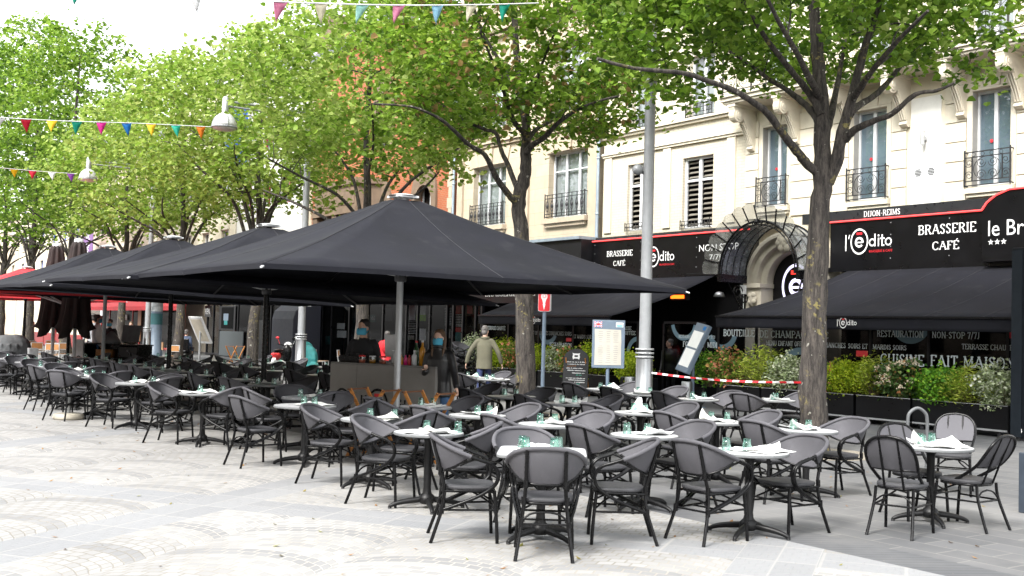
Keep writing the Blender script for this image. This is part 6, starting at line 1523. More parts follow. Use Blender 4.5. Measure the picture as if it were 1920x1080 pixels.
# ---- houses further along the street
def plain_house(y0, y1, H, wallm, label, cols, rows, frame='white', fw=1.1, fh=1.9, z0=5.2, trim='creamtrim', gap=3.2, back='curtain'):
    t = thing('town_house', label, 'building'); hs = []
    for r_ in range(rows):
        for c in range(cols):
            yc = y0 + (y1 - y0) * (c + .5) / cols; hs.append((yc - fw / 2, yc + fw / 2, z0 + r_ * gap, z0 + r_ * gap + fh))
    m1 = MB(); wall_holes(m1, FX, y0, y1, 0, H, hs, .25); shell(m1, FX, y0, y1, H); m1.build('wall', M[wallm], t)
    for h in hs:
        window(t, h, frame=frame, leaves=2, transom=.7, back=back)
        m1 = MB(); m1.box2((FX - .12, h[0] - .1, h[2] - .14), (FX - .001, h[1] + .1, h[2] - .01)); m1.box2((FX - .1, h[0] - .12, h[3] + .02), (FX - .001, h[1] + .12, h[3] + .25)); m1.build('sill', M[trim], t)
    m1 = MB()
    for z in (z0 - .75, z0 + gap * rows - .7): m1.box2((FX - .2, y0 + .02, z), (FX - .001, y1 - .02, z + .2))
    m1.build('cornice', M[trim], t)
    m1 = MB(); m1.prism([(FX - .35, y0, H), (FX - .35, y1, H), (FX + 4, y1, H + 2.6), (FX + 4, y0, H + 2.6)], (0, 0, .25)); m1.build('roof', M['roof'], t); return t
plain_house(58.8, 71.5, 15.8, 'cream', 'cream house with grey roof edge above the pale lime crowns', 4, 3)
plain_house(71.7, 92.5, 14.0, 'pinkwall', 'pinkish house with tall windows behind the purple banner', 6, 3)
plain_house(92.7, 118, 13, 'cream', 'pale house with blue-framed windows beyond the folded brown parasols', 6, 3, frame='blue')
plain_house(118.2, 165, 12, 'beigestone', 'low stone house at the far end of the street', 10, 2)

# unseen houses added across the plaza to block low sky light and fill reflections
def across(y0, y1, H, mt, label):
    t = thing('town_house', label, 'building'); X0 = -21; m1 = MB(); m1.box2((X0 - 9, y0, 0), (X0, y1, H)); m1.build('wall', M[mt], t)
    n = int((y1 - y0) / 3)
    for r_ in range(4):
        for k in range(n):
            yc_ = y0 + (y1 - y0) * (k + .5) / n; m1 = MB(); m1.box2((X0, yc_ - .55, 1.2 + 3.3 * r_), (X0 + .03, yc_ + .55, 3.2 + 3.3 * r_)); m1.build('window', M['interior'], t)
    m1 = MB(); m1.box2((X0 - 9, y0 + .02, H + .003), (X0 + .4, y1 - .02, H + .4)); m1.build('roof', M['roof'], t)
across(-30, -3, 15, 'beigestone', 'unseen beige house added across the plaza, the one with the lower roof'); across(-2.9, 26, 16, 'sandstone', 'unseen brown stone house added across the plaza'); across(26.1, 60, 15.5, 'pinkwall', 'unseen pinkish house added across the plaza'); across(60.1, 100, 15, 'beigestone', 'unseen long beige house added across the plaza, towards the street end')
# ------------------------------------------------------------------ people
import numpy as np
SKIN = pm('skin', (.52, .31, .22), .55, var=.05); SKIN2 = pm('skin_light', (.58, .37, .28), .55, var=.05)
CL = dict(black=pm('black_cloth', (.012, .012, .014), .8, var=.2), olive=pm('olive_cloth', (.105, .10, .068), .85, var=.15, scale=4, bmp=.004), navy=pm('navy_cloth', (.02, .03, .09), .85), jeans=pm('blue_denim', (.05, .11, .22), .85, var=.15), white=pm('white_cloth', (.7, .7, .72), .85, var=.05),
          grey=pm('grey_cloth', (.33, .34, .36), .85), red=pm('red_cloth', (.62, .02, .03), .7, var=.1), leather=pm('black_leather', (.014, .014, .015), .35, var=.2, bmp=.004), shoe=pm('dark_shoe', (.03, .03, .032), .6), mask=pm('blue_mask', (.07, .36, .52), .8, var=.05),
          hairdark=pm('dark_hair', (.015, .011, .009), .6, var=.3, scale=40), hairbrown=pm('brown_hair', (.09, .05, .025), .6, var=.3, scale=40), hairgrey=pm('grey_hair', (.13, .12, .115), .7, var=.2, scale=40), slate=pm('slate_cloth', (.05, .07, .12), .85), puffer=pm('black_puffer', (.01, .01, .012), .45, var=.2))
def solidify_mesh(mb, mats, name, parent, voxel, segs=None, smooth_n=4):
    """melts overlapping shapes into one continuous surface, then colours it by the nearest limb"""
    o = bpy.data.objects.new(name, mb.mesh(name, mats)); COL.objects.link(o)
    md = o.modifiers.new('melt', 'REMESH'); md.mode = 'VOXEL'; md.voxel_size = voxel
    m2 = o.modifiers.new('soft', 'SMOOTH'); m2.factor = .5; m2.iterations = smooth_n
    dg = bpy.context.evaluated_depsgraph_get(); me = bpy.data.meshes.new_from_object(o.evaluated_get(dg))
    o.modifiers.clear(); o.data = me; me.name = name
    me.materials.clear()
    for q in mats: me.materials.append(q)
    n = len(me.polygons)
    if segs and n:
        c = np.zeros(n * 3); me.polygons.foreach_get('center', c); c = c.reshape(-1, 3); best = np.full(n, 1e9); idx = np.zeros(n, int)
        for a, b, r, k in segs:
            a = np.array(a, float); b = np.array(b, float); d = b - a; L = max(d @ d, 1e-9); t_ = np.clip(((c - a) @ d) / L, 0, 1)
            ds = np.linalg.norm(c - (a + t_[:, None] * d), axis=1) / r; w_ = ds < best; best[w_] = ds[w_]; idx[w_] = k
        me.polygons.foreach_set('material_index', idx.tolist())
    me.polygons.foreach_set('use_smooth', [True] * n); me.update()
    if parent: o.parent = parent; KIDS.setdefault(parent.name, []).append(o)
    return o
def hand(mb, w, d, side, s, curl=.5, fwd=V((0, 1, 0))):
    """palm and five separate fingers; d points along the forearm"""
    d = d.normalized(); ac = fwd - d * fwd.dot(d); ac = ac.normalized() if ac.length > .1 else d.orthogonal().normalized(); nn = d.cross(ac) * side
    R = Matrix((ac, nn, d)).transposed(); c = w + d * .045 * s
    mb.ball(c, (.040 * s, .017 * s, .052 * s), 10, R)
    for k, (L, o_) in enumerate(((.068, .028), (.076, .010), (.071, -.009), (.056, -.026))):
        p0 = c + d * .04 * s + ac * o_ * s; p1 = p0 + (d * (1 - curl * .4) + nn * -curl * .5).normalized() * L * .5 * s; p2 = p1 + (d * (1 - curl) + nn * -curl * 1.1).normalized() * L * .5 * s
        mb.tube([p0, p1, p2], [.0105 * s, .0095 * s, .0075 * s], 7)
    p0 = c - d * .02 * s + ac * .03 * s; mb.tube([p0, p0 + (ac * .7 + d * .6) * .04 * s, p0 + (ac * .6 + d * 1.0 - nn * .3) * .062 * s], [.0125 * s, .011 * s, .008 * s], 7)
def person(loc, az, label, H=1.75, top='black', legs='black', hair='hairdark', mask=False, lean=0, headturn=0, arms=None, seat=None, long_hair=False, skin=SKIN, voxel=.011, stride=0, bulk=1.0, jacket=None, bald=False, kids=None):
    """az: which way the figure faces (radians, 0 = +Y). joints follow human proportions for height H"""
    s = H / 1.75; t = thing('person', label, 'person', loc, az)
    hipz = .92 * s if seat is None else seat + .10
    pel = V((0, 0, hipz)); ch = V((0, lean * .42, hipz + .44 * s)); nk = V((0, lean * .55, hipz + .60 * s)); hd = V((0, lean * .62 + .02, hipz + .735 * s))
    mb = MB(); segs = []
    def limb_(pts, rr, k, n=12):
        mb.tube(spline(pts, 3), [float(np.interp(i, np.linspace(0, (len(pts) - 1) * 3, len(rr)), rr)) for i in range((len(pts) - 1) * 3 + 1)], n)
        for a, b, r1, r2 in zip(pts, pts[1:], rr, rr[1:]): segs.append((a, b, (r1 + r2) / 2, k))
    # torso rings
    prof = [(-.10, .150, .112), (0, .172, .122), (.14, .150, .108), (.30, .170, .120), (.42, .185, .118), (.50, .165, .095), (.56, .085, .075), (.60, .058, .060)]
    rows = []
    for dz, a, b in prof:
        f = max(0, dz) / .6; c = pel + V((0, lean * .55 * f, dz * s)); a *= s * bulk; b *= s * bulk
        rows.append([(c.x + a * math.copysign(abs(math.cos(q)) ** .85, math.cos(q)), c.y + b * math.sin(q), c.z) for q in [2 * PI * k / 20 for k in range(21)]])
    mb.grid(rows); mb.poly(rows[0][:-1][::-1]); mb.poly(rows[-1][:-1])
    segs += [(pel + V((0, 0, .06 * s)), ch, .14 * s, 1), (ch + V((-.1 * s, 0, .04 * s)), ch + V((.1 * s, 0, .04 * s)), .10 * s, 1), (pel + V((-.06 * s, 0, -.06)), pel + V((.06 * s, 0, -.06)), .13 * s, 2)]
    mb.tube([nk - V((0, 0, .06 * s)), nk + V((0, 0, .07 * s))], .056 * s, 12); segs.append((nk, nk + V((0, 0, .05 * s)), .05 * s, 0))
    Rh = Matrix.Rotation(headturn, 3, 'Z')
    def hp(x, y, z): return hd + Rh @ V((x * s, y * s, z * s))
    mb.ball(hp(0, -.008, .035), (.074 * s, .094 * s, .098 * s), 16, Rh); mb.ball(hp(0, .02, -.045), (.056 * s, .068 * s, .075 * s), 14, Rh)
    mb.tube([hp(0, .088, .028), hp(0, .112, -.018)], [.010 * s, .016 * s], 8); mb.ball(hp(0, .075, -.06), (.026 * s, .015 * s, .011 * s), 8, Rh)
    for q in (-1, 1): mb.ball(hp(q * .077, -.005, .0), (.012 * s, .022 * s, .033 * s), 8, Rh); mb.ball(hp(q * .03, .078, .04), (.022 * s, .012 * s, .009 * s), 8, Rh)
    segs.append((hp(0, 0, -.03), hp(0, 0, .06), .085 * s, 0))
    # arms
    A0 = arms or {}
    for sd_, key in ((-1, 'l'), (1, 'r')):
        sh_ = ch + V((sd_ * .178 * s * (1 + (bulk - 1) * .5), 0, .055 * s)); el, wr = A0.get(key, (V((sd_ * .06, -.02, -.29)), V((sd_ * .03, .07, -.25))))
        e_ = sh_ + el * s; w_ = e_ + wr * s
        limb_([sh_ - V((sd_ * .06 * s, 0, -.01)), sh_, e_, w_], [.070 * s * bulk, .062 * s * bulk, .046 * s * bulk, .032 * s], 1)
        hand(mb, w_, (w_ - e_), sd_, s); dd = (w_ - e_).normalized(); segs.append((w_ + dd * .015, w_ + dd * .15 * s, .035 * s, 0))
    # legs
    for sd_ in (-1, 1):
        hp_ = pel + V((sd_ * .088 * s, 0, -.03)); st_ = stride * sd_
        if seat is None:
            kn = V((sd_ * .095 * s, st_ * .24 + .015, .49 * s)); an = V((sd_ * .095 * s, st_ * .42 - .03 - (.14 if st_ < 0 else 0) * abs(stride), .085 * s + (.06 if st_ < 0 else 0) * abs(stride)))
        else: kn = V((sd_ * .11 * s, .42 * s, hipz + .02)); an = V((sd_ * .11 * s, .42 * s, .09))
        limb_([hp_, kn, an], [.088 * s, .058 * s, .040 * s], 2)
        ft = an + V((0, .10 * s, -.045 * s)); mb.ball(ft, (.042 * s, .125 * s, .038 * s), 12); mb.ball(an - V((0, .01, .04 * s)), (.04 * s, .05 * s, .045 * s), 10); segs.append((an - V((0, 0, .05)), ft + V((0, .1 * s, -.01)), .045 * s, 3))
    solidify_mesh(mb, [skin, CL[top], CL[legs], CL['shoe']], 'body', t, voxel, segs)
    # eyes: white and iris
    m1 = MB()
    for q in (-1, 1): m1.ball(hp(q * .03, .082, .028), (.012 * s, .008 * s, .007 * s), 8, Rh)
    ey = m1.build('eyes', M['white'], t); m1 = MB()
    for q in (-1, 1): m1.ball(hp(q * .03, .0885, .028), (.0055 * s, .004 * s, .0055 * s), 6, Rh)
    m1.build('iris', M['black'], ey)
    # hair
    r = random.Random(int(H * 1000) + len(label)); hb = MB()
    hb.ball(hp(0, -.022, .052), (.083 * s, .096 * s, .098 * s), 16, Rh); hb.ball(hp(0, -.06, -.005), (.072 * s, .06 * s, .075 * s), 12, Rh)
    for _ in range(26):
        a = r.uniform(0, 2 * PI); e = r.uniform(.1, 1.2); hb.ball(hp(.072 * math.cos(a) * math.cos(e), -.022 + .086 * math.sin(a) * math.cos(e) - .012, .055 + .088 * math.sin(e)), .022 * s, 7)
    if long_hair:
        for q in (-1, 1): hb.tube(spline([hp(q * .07, -.03, .05), hp(q * .085, -.02, -.04), hp(q * .09, .02, -.16), hp(q * .08, .05, -.27)], 3), [.03 * s, .033 * s, .034 * s, .033 * s, .03 * s, .028 * s, .025 * s, .02 * s, .016 * s, .01 * s][:10], 8)
        hb.ball(hp(0, -.085, -.07), (.08 * s, .045 * s, .12 * s), 12, Rh)
    if bald: hb = MB(); hb.ball(hp(0, -.05, .01), (.082 * s, .062 * s, .068 * s), 16, Rh); [hb.ball(hp(q * .07, -.02, .01), (.018 * s, .045 * s, .04 * s), 10, Rh) for q in (-1, 1)]
    solidify_mesh(hb, [CL[hair]], 'hair', t, .011, None, 2)
    if mask:
        m1 = MB(); rows = []
        for i in range(6):
            v = i / 5; row = []
            for k in range(11):
                a = rad(-78 + 156 * k / 10); w_ = .068 + .008 * math.sin(PI * v); bul = .094 + .030 * math.sin(PI * v * .9)
                row.append(hp(w_ * math.sin(a) * 1.06, bul * math.cos(a) * .96 + .012, .012 - .105 * v))
            rows.append(row)
        m1.grid(rows)
        for q in (-1, 1): m1.tube([hp(q * .066, .03, .005), hp(q * .083, -.01, .02)], .003, 4); m1.tube([hp(q * .066, .03, -.08), hp(q * .083, -.01, -.02)], .003, 4)
        m1.build('face_mask', CL['mask'], t, solid=.003)
    if jacket:
        jb = MB(); w0 = 1.16; rows = []
        for dz, a, b in [(-.13, .195, .145), (-.05, .190, .138), (.10, .178, .125), (.28, .186, .128), (.42, .190, .120), (.51, .150, .095), (.57, .085, .085), (.62, .078, .08)]:
            f = max(0, dz) / .6; c = pel + V((0, lean * .55 * f, dz * s)); rows.append([(c.x + a * s * math.copysign(abs(math.cos(q)) ** .8, math.cos(q)), c.y + b * s * math.sin(q), c.z) for q in [2 * PI * k / 20 for k in range(21)]])
        jb.grid(rows); jb.poly(rows[0][:-1][::-1]); jb.poly(rows[-1][:-1])
        for sd_, key in ((-1, 'l'), (1, 'r')):
            sh_ = ch + V((sd_ * .178 * s, 0, .055 * s)); el, wr = A0.get(key, (V((sd_ * .06, -.02, -.29)), V((sd_ * .03, .07, -.25)))); e_ = sh_ + el * s; w_ = e_ + wr * s * .96
            jb.tube(spline([sh_ - V((sd_ * .08 * s, 0, -.01)), sh_, e_, w_], 3), [.074 * s, .072 * s, .07 * s, .067 * s, .063 * s, .060 * s, .057 * s, .054 * s, .051 * s, .048 * s], 12)
        j_ = solidify_mesh(jb, [CL[jacket]], 'jacket', t, .012, None, 3)
        m1 = MB(); c = pel + V((0, lean * .55, .60 * s)); m1.tube([(c.x + .085 * s * math.cos(q), c.y + .085 * s * math.sin(q), c.z + .02 * math.sin(q)) for q in [2 * PI * k / 16 for k in range(16)]], .022 * s, 8, closed=True); m1.build('collar', CL[jacket], j_)
    return t, dict(pel=pel, ch=ch, hd=hd, nk=nk, s=s)
def stand_at(px, z):      # ground point z metres ahead
    p = view_pt(px, 610, z); return (p.x, p.y, 0)
CAMAZ = lambda loc: math.atan2(loc[0], -loc[1] * -1) if False else math.atan2(-(-loc[0]), -loc[1])      # unused helper kept simple
def face_dir(v): return math.atan2(-v[0], v[1])     # rotation that turns local +Y to v
TO_CAM = face_dir((-_f0.x, -_f0.y)); AWAY = face_dir((_f0.x, _f0.y)); TO_R = face_dir((_r0.x, _r0.y)); TO_L = face_dir((-_r0.x, -_r0.y))
person(stand_at(684, 16.75), TO_CAM - .25, 'waiter in black with a blue face mask behind the bar counter', 1.80, 'black', 'black', mask=True, lean=.06, headturn=-.15, arms=dict(l=(V((-.07, .02, -.28)), V((.06, .16, -.18))), r=(V((.07, .02, -.28)), V((-.05, .16, -.18)))), bulk=1.04)
person(stand_at(828, 15.6), TO_CAM - .35, 'woman in leather jacket and blue mask at the bar end, reaching down', 1.68, 'black', 'jeans', 'hairbrown', mask=True, lean=.10, headturn=.05, long_hair=True, jacket='leather', skin=SKIN2,
       arms=dict(l=(V((-.10, .06, -.27)), V((-.10, .14, -.20))), r=(V((.04, .02, -.27)), V((-.10, .20, .06)))))
person(stand_at(910, 26.0), AWAY - .05, 'grey-haired man in olive jacket walking away past the planters, seen from behind', 1.80, 'olive', 'navy', 'hairgrey', jacket='olive', stride=.55, lean=.05, headturn=-.3, bald=False, skin=SKIN2,
       arms=dict(l=(V((-.17, -.02, -.25)), V((-.07, .05, -.25))), r=(V((.15, -.04, -.25)), V((.07, .08, -.24)))))
p_, j = person(stand_at(727, 30.0), AWAY, 'grey-haired person in bright red jacket with a backpack, beyond the bar', 1.60, 'red', 'black', 'hairgrey', voxel=.015, bulk=1.15)
m1 = MB(); m1.ball(j['ch'] + V((0, -.20, -.02)), (.15, .10, .2), 14); m1.build('backpack', CL['red'], p_)
person(stand_at(183, 32.0), TO_R + .2, 'man in white hoodie and blue mask beside the grey parasol pole', 1.84, 'white', 'jeans', mask=True, voxel=.015, bulk=1.15, arms=dict(l=(V((-.05, -.02, -.28)), V((.03, .14, -.2))), r=(V((.05, -.02, -.28)), V((-.03, .14, -.2)))))
person(stand_at(175, 36.5), AWAY + .3, 'dark-haired man in grey shirt behind the white hoodie', 1.88, 'grey', 'black', voxel=.015)
person(stand_at(206, 34.5), TO_CAM, 'dark-clothed person with blue mask half hidden by a tree trunk', 1.72, 'black', 'black', mask=True, voxel=.015)
p_, j = person(stand_at(290, 52.0), AWAY + .05, 'man in jeans with dark jacket and navy backpack carrying a paper bag', 1.82, 'black', 'jeans', voxel=.015, bulk=1.25)
m1 = MB(); m1.ball(j['ch'] + V((.02, -.24, -.06)), (.17, .12, .26), 14); m1.build('backpack', CL['slate'], p_)
q = stand_at(301.5, 51.9); t = thing('paper_bag', 'brown paper carrier bag held by the man with the backpack', 'bag', (q[0], q[1], .38), AWAY)
m1 = MB(); m1.prism([(-.16, -.07, 0), (.16, -.07, 0), (.16, .07, 0), (-.16, .07, 0)], (0, 0, .36)); m1.build('bag', M['palewood'], t); m1 = MB(); m1.tube(spline([(-.07, 0, .36), (-.05, 0, .46), (.05, 0, .46), (.07, 0, .36)], 4), .006, 5); m1.build('handle', M['palewood'], t)
wl = stand_at(350, 45.0); wz = AWAY - .15
person(wl, wz, 'grey-haired person in navy seated in a wheelchair, seen from behind', 1.66, 'slate', 'black', 'hairgrey', seat=.5, voxel=.015, bulk=1.2)
t = thing('wheelchair', 'black powered wheelchair before the slanted menu board', 'wheelchair', wl, wz)
m1 = MB(); m1.box((0, .05, .47), (.46, .46, .07)); m1.build('seat', M['black'], t, bevel=.015); m1 = MB(); m1.box((0, -.22, .78), (.44, .06, .55)); m1.build('backrest', M['black'], t, bevel=.02)
m1 = MB(); m1.box((0, -.05, .27), (.36, .5, .22)); m1.box((0, -.28, .52), (.3, .08, .1)); m1.build('motor_box', M['black'], t, bevel=.02)
for s_ in (-1, 1):
    w_ = MB(); w_.tube([(s_ * .24, -.12, .18), (s_ * .30, -.12, .18)], .18, 20); wh = w_.build('wheel', M['rubber'], t); w_ = MB(); w_.tube([(s_ * .299, -.12, .18), (s_ * .305, -.12, .18)], .09, 14); w_.build('hub', M['alu'], wh)
    w_ = MB(); w_.tube([(s_ * .22, .32, .09), (s_ * .26, .32, .09)], .09, 14); w_.build('caster', M['rubber'], t)
    w_ = MB(); w_.bar((s_ * .27, -.2, .68), (s_ * .27, .18, .68), .06, .04); w_.bar((s_ * .27, -.18, .45), (s_ * .27, -.18, .67), .03, .03); w_.build('armrest', M['black'], t)
person(stand_at(246, 42.0), TO_CAM, 'fair-haired seated person behind the dark service cabinet', 1.70, 'black', 'black', 'hairbrown', seat=.75, voxel=.015, skin=SKIN2)
m1 = MB(); q = stand_at(246, 42.0); m1.lathe([(.001, .70), (.18, .70), (.18, .75), (.001, .77)], 16); m1.tube([(0, 0, .02), (0, 0, .70)], .03, 8); m1.lathe([(.2, 0), (.2, .03), (.001, .04)], 16); st_ = m1.build('bar_stool', M['black']); st_.location = q; tag(st_, 'black bar stool below the fair-haired seated person', 'stool')
q = at_x(1258, 700, 20.6); person((20.6, q.y, 0), TO_L + .9, 'person in black padded jacket standing in the dark doorway', 1.60, 'puffer', 'black', 'hairgrey', lean=.16, voxel=.013, bulk=1.3, headturn=-.8)

# ------------------------------------------------------------------ signs, boards and small street things
q = at_level(1016, 772); t = thing('pole_sign', 'blue-grey pole with red sign showing a white pendant emblem', 'sign', q, 0)
zt = at_x(1013, 544, q.x).z; zb = at_x(1013, 584, q.x).z; rz_ = YAW * -1
m1 = MB(); m1.tube([(0, 0, 0), (0, 0, zt - .02)], .042, 12); m1.lathe([(.07, 0), (.07, .02), (.044, .03)], 12); m1.build('pole', M['bluegrey'], t)
Rz = Matrix.Rotation(rz_ - .25, 3, 'Z'); exs, nn = Rz @ V((1, 0, 0)), Rz @ V((0, -1, 0))
def rrect(w_, h_, r_, n=5): return [(sx * (w_ - r_) + r_ * math.cos(a), sz * (h_ - r_) + r_ * math.sin(a)) for sx, sz, a0 in ((1, 1, 0), (-1, 1, 90), (-1, -1, 180), (1, -1, 270)) for a in [rad(a0 + 90 * k / n) for k in range(n + 1)]]
hc = (zt + zb) / 2; hh = (zt - zb) / 2
m1 = MB(); m1.prism([exs * x + V((0, 0, hc + z)) - nn * .06 for x, z in rrect(.135, hh, .04)], nn * .12); m1.build('sign_panel', M['white'], t)
pf = Plane2(V((0, 0, hc)) + nn * .062, exs, (0, 0, 1), nn); m1 = MB(); pf.poly(m1, rrect(.128, hh - .008, .038), .001); m1.build('red_face', M['redsign'], t)
m1 = MB(); pf.poly(m1, [(.07 * math.cos(a), .09 + .085 * math.sin(a)) for a in [rad(k) for k in range(-50, 231, 14)]] + [(-.022, -.06), (-.03, -.08), (0, -.2), (.03, -.08), (.022, -.06)], .003); m1.build('emblem', M['whitesign'], t)
m1 = MB(); pf.ring(m1, 0, .10, .024, .034, 0, 360, 16, .005); pf.ring(m1, 0, .10, .046, .052, 0, 360, 18, .005); m1.build('emblem_ring', M['redsign'], t)
# arched chalkboard
q = at_level(1083, 741); t = thing('chalkboard', 'arched black chalkboard with handwritten menu and white emblem, leaning on the planters', 'chalkboard', (18.62, q.y - .46, 0), rad(-58))
W2, H2 = .36, 1.30
def arch_pts(w_, h_, n=14): return [(-w_, 0), (w_, 0)] + [(w_ * math.cos(PI * k / n), h_ - w_ * .8 + w_ * .8 * math.sin(PI * k / n)) for k in range(n + 1)]
m1 = MB(); m1.prism([(x, -.012 + .10 * z / H2, z) for x, z in arch_pts(W2, H2)], (0, .024, 0)); m1.build('board', M['charcoal'], t)
m1 = MB()
for s_ in (-1, 1): m1.bar((s_ * .28, .012, 1.05), (s_ * .28, .42, .0), .03, .02)
m1.build('prop', M['wood'], t)
ez_ = V((0, .10, H2)).normalized(); pc = Plane2((0, -.0125, 0), (1, 0, 0), ez_, V((0, -1, .08))); rc_ = random.Random(5)
m1 = MB(); mgc = MB()
pc.poly(m1, [(-.10 + .03 * (k % 2) * (1 if k < 6 else -1), 0) for k in range(0)] or [(x * .11, 1.10 + y * .09) for x, y in [(-1, 1), (-.5, .85), (.5, .85), (1, 1), (.85, .4), (1, -.2), (.8, -1), (.4, -.7), (-.4, -.7), (-.8, -1), (-1, -.2), (-.85, .4)]], .003)
pc.rect(mgc, -.05, 1.08, .05, 1.13, .005)
def script(mb, x0, x1, y, h):     # a joined-up hand with ups and downs
    x = x0; pts = []
    while x < x1:
        for a, b in ((.2, 0), (.35, rc_.uniform(.5, 1.0)), (.6, .1), (.8, rc_.uniform(.3, .6)), (1, .05)): pts.append((x + a * h * .9, y + b * h))
        x += h * 1.0
        if rc_.random() < .22: x += h * .5; flush(mb, pts); pts = []
    flush(mb, pts)
def flush(mb, pts):
    for (a, b), (c, d) in zip(pts, pts[1:]):
        L = max(math.hypot(c - a, d - b), 1e-6); nx, ny = -(d - b) / L * .004, (c - a) / L * .004
        pc.poly(mb, [(a - nx, b - ny), (c - nx, d - ny), (c + nx, d + ny), (a + nx, b + ny)], .003)
for y, x0, x1, h in ((.93, -.27, .28, .035), (.87, -.24, .26, .032), (.76, -.28, .2, .032), (.70, -.24, .27, .032), (.63, -.1, .25, .03), (.49, -.27, .28, .03), (.44, -.2, .27, .03), (.38, -.02, .26, .03), (.22, -.1, .28, .03), (.16, -.06, .2, .03)): mz = MB(); script(mz, x0, x1, y, h); mz.build('chalk_line', M['whitesign'], t)
mg_ = MB(); [script(mg_, a, b, y, .03) for a, b, y in ((.02, .16, .58), (0, .14, .34), (-.3, -.12, .24))]
m1.build('emblem', M['whitesign'], t); mg_.build('green_writing', pm('green_chalk', (.05, .4, .28), .7), t); m2_ = MB(); pc.poly(m2_, [(-.26, .815), (.02, .835), (.02, .842), (-.26, .822)], .003); m2_.build('orange_underline', M['f_orange'], t); mgc.build('emblem_name', M['charcoal'], t)
# upright menu display
q = at_level(1137, 794); t = thing('menu_display', 'blue-grey upright menu display with small flag and folded paper menus', 'menu stand', q, rad(-40))
zc_ = at_x(1135, 645, q.x).z; m1 = MB(); m1.box((0, 0, zc_), (.63, .06, .93)); m1.build('case', M['bluegrey'], t, bevel=.008)
m1 = MB(); m1.tube([(0, .02, .02), (0, .02, zc_ - .46)], .035, 10); m1.box((0, .02, .012), (.42, .42, .024)); m1.build('post', M['bluegrey'], t)
pm_ = Plane2((0, -.031, zc_), (1, 0, 0), (0, 0, 1), (0, -1, 0)); m1 = MB(); pm_.poly(m1, [(-.27, .29), (.24, .28), (.25, .03), (.245, -.05), (.255, -.40), (-.265, -.41), (-.26, 0)], .004); mn = m1.build('menu_sheet', pm('cream_menu', (.42, .40, .35), .7, var=.10, scale=3), t)
m1 = MB()
for cx in (-.15, .0, .14):
    for k in range(16):
        y = .24 - k * .04; w_ = rc_.uniform(.03, .055)
        if abs(y) > .03: pm_.rect(m1, cx - w_, y, cx + w_, y + .007, .006)
m1.build('print', M['ink'], mn)
m1 = MB(); pm_.rect(m1, -.28, .33, -.13, .43, .004); fl = m1.build('flag_print', M['blue'], t); m1 = MB(); m2_ = MB()
for w_, mb_, d in ((.012, m1, .006), (.006, m2_, .0075)):
    for a, b in (((-.28, .33), (-.13, .43)), ((-.28, .43), (-.13, .33))):
        L = math.hypot(.15, .1); nx, ny = -(b[1] - a[1]) / L * w_, (b[0] - a[0]) / L * w_; pm_.poly(mb_, [(a[0] - nx, a[1] - ny), (b[0] - nx, b[1] - ny), (b[0] + nx, b[1] + ny), (a[0] + nx, a[1] + ny)], d)
pm_.rect(m1, -.28, .363, -.13, .397, .0068); pm_.rect(m1, -.222, .33, -.188, .43, .0068); pm_.rect(m2_, -.28, .371, -.13, .389, .0082); pm_.rect(m2_, -.213, .33, -.197, .43, .0082); m1.build('white_cross', M['whitesign'], fl); m2_.build('red_cross', M['redsign'], fl)
m1 = MB(); pm_.rect(m1, .14, .33, .28, .42, .004); st2 = m1.build('sticker', M['whitesign'], t); m1 = MB(); pm_.rect(m1, .15, .335, .27, .385, .006); m1.build('sticker_blue', M['f_paleblue'], st2)
# tilted menu stand by the doorway
q = at_level(1298, 764); t = thing('tilted_menu_stand', 'blue-grey tilted menu case on a post beside the striped tape, seen edge-on', 'menu stand', q, 0)
zc_ = at_x(1295, 653, q.x).z; ta = rad(24); ax_ = _r0 * math.sin(ta) + _u0 * math.cos(ta); wd_ = (_f0 * math.cos(rad(17)) - (_r0 * math.cos(ta) - _u0 * math.sin(ta)) * math.sin(rad(17))).normalized(); nm_ = ax_.cross(wd_).normalized()
Rt = Matrix((wd_, nm_, ax_)).transposed(); c0 = V((0, 0, zc_)); m1 = MB(); m1.box(c0, (.66, .11, 1.28), Rt); m1.build('case', M['bluegrey'], t, bevel=.01)
sg = 1 if nm_.dot(_r0) < 0 else -1
for k, (o_, h_) in enumerate(((.22, .42), (-.27, .46))): m1 = MB(); m1.box(c0 + Rt @ V((0, sg * .058, o_)), (.54, .004, h_), Rt); m1.build('menu_sheet', M['paper'], t)
m1 = MB(); m1.box(c0 + Rt @ V((-.2, sg * .058, .54)), (.14, .004, .10), Rt); m1.build('blue_sticker', M['f_blue'], t)
m1 = MB(); m1.tube([(0, 0, .02), (0, 0, zc_ - .02)], .04, 10); m1.box((0, 0, .012), (.45, .45, .024)); m1.build('post', M['bluegrey'], t)
def bin_(px, py, label):
    q = at_level(px, py); t = thing('waste_bin', label, 'bin', q, 0, 'steel waste bins by the doorway'); m1 = MB(); m1.lathe([(.13, 0), (.135, .02), (.135, .60), (.125, .63), (.11, .63), (.11, .5)], 20); m1.build('body', M['steel'], t)
    m1 = MB(); m1.ball((-.09, -.09, .45), (.05, .05, .05), 10); m1.build('opening', M['interior'], t); m1 = MB(); m1.lathe([(.11, .60), (.05, .59), (.001, .585)], 16); m1.build('lid', M['iron'], t)
bin_(1180, 752, 'steel waste bin with round opening between menu display and lamp post'); bin_(1287, 764, 'steel waste bin under the tilted menu stand')
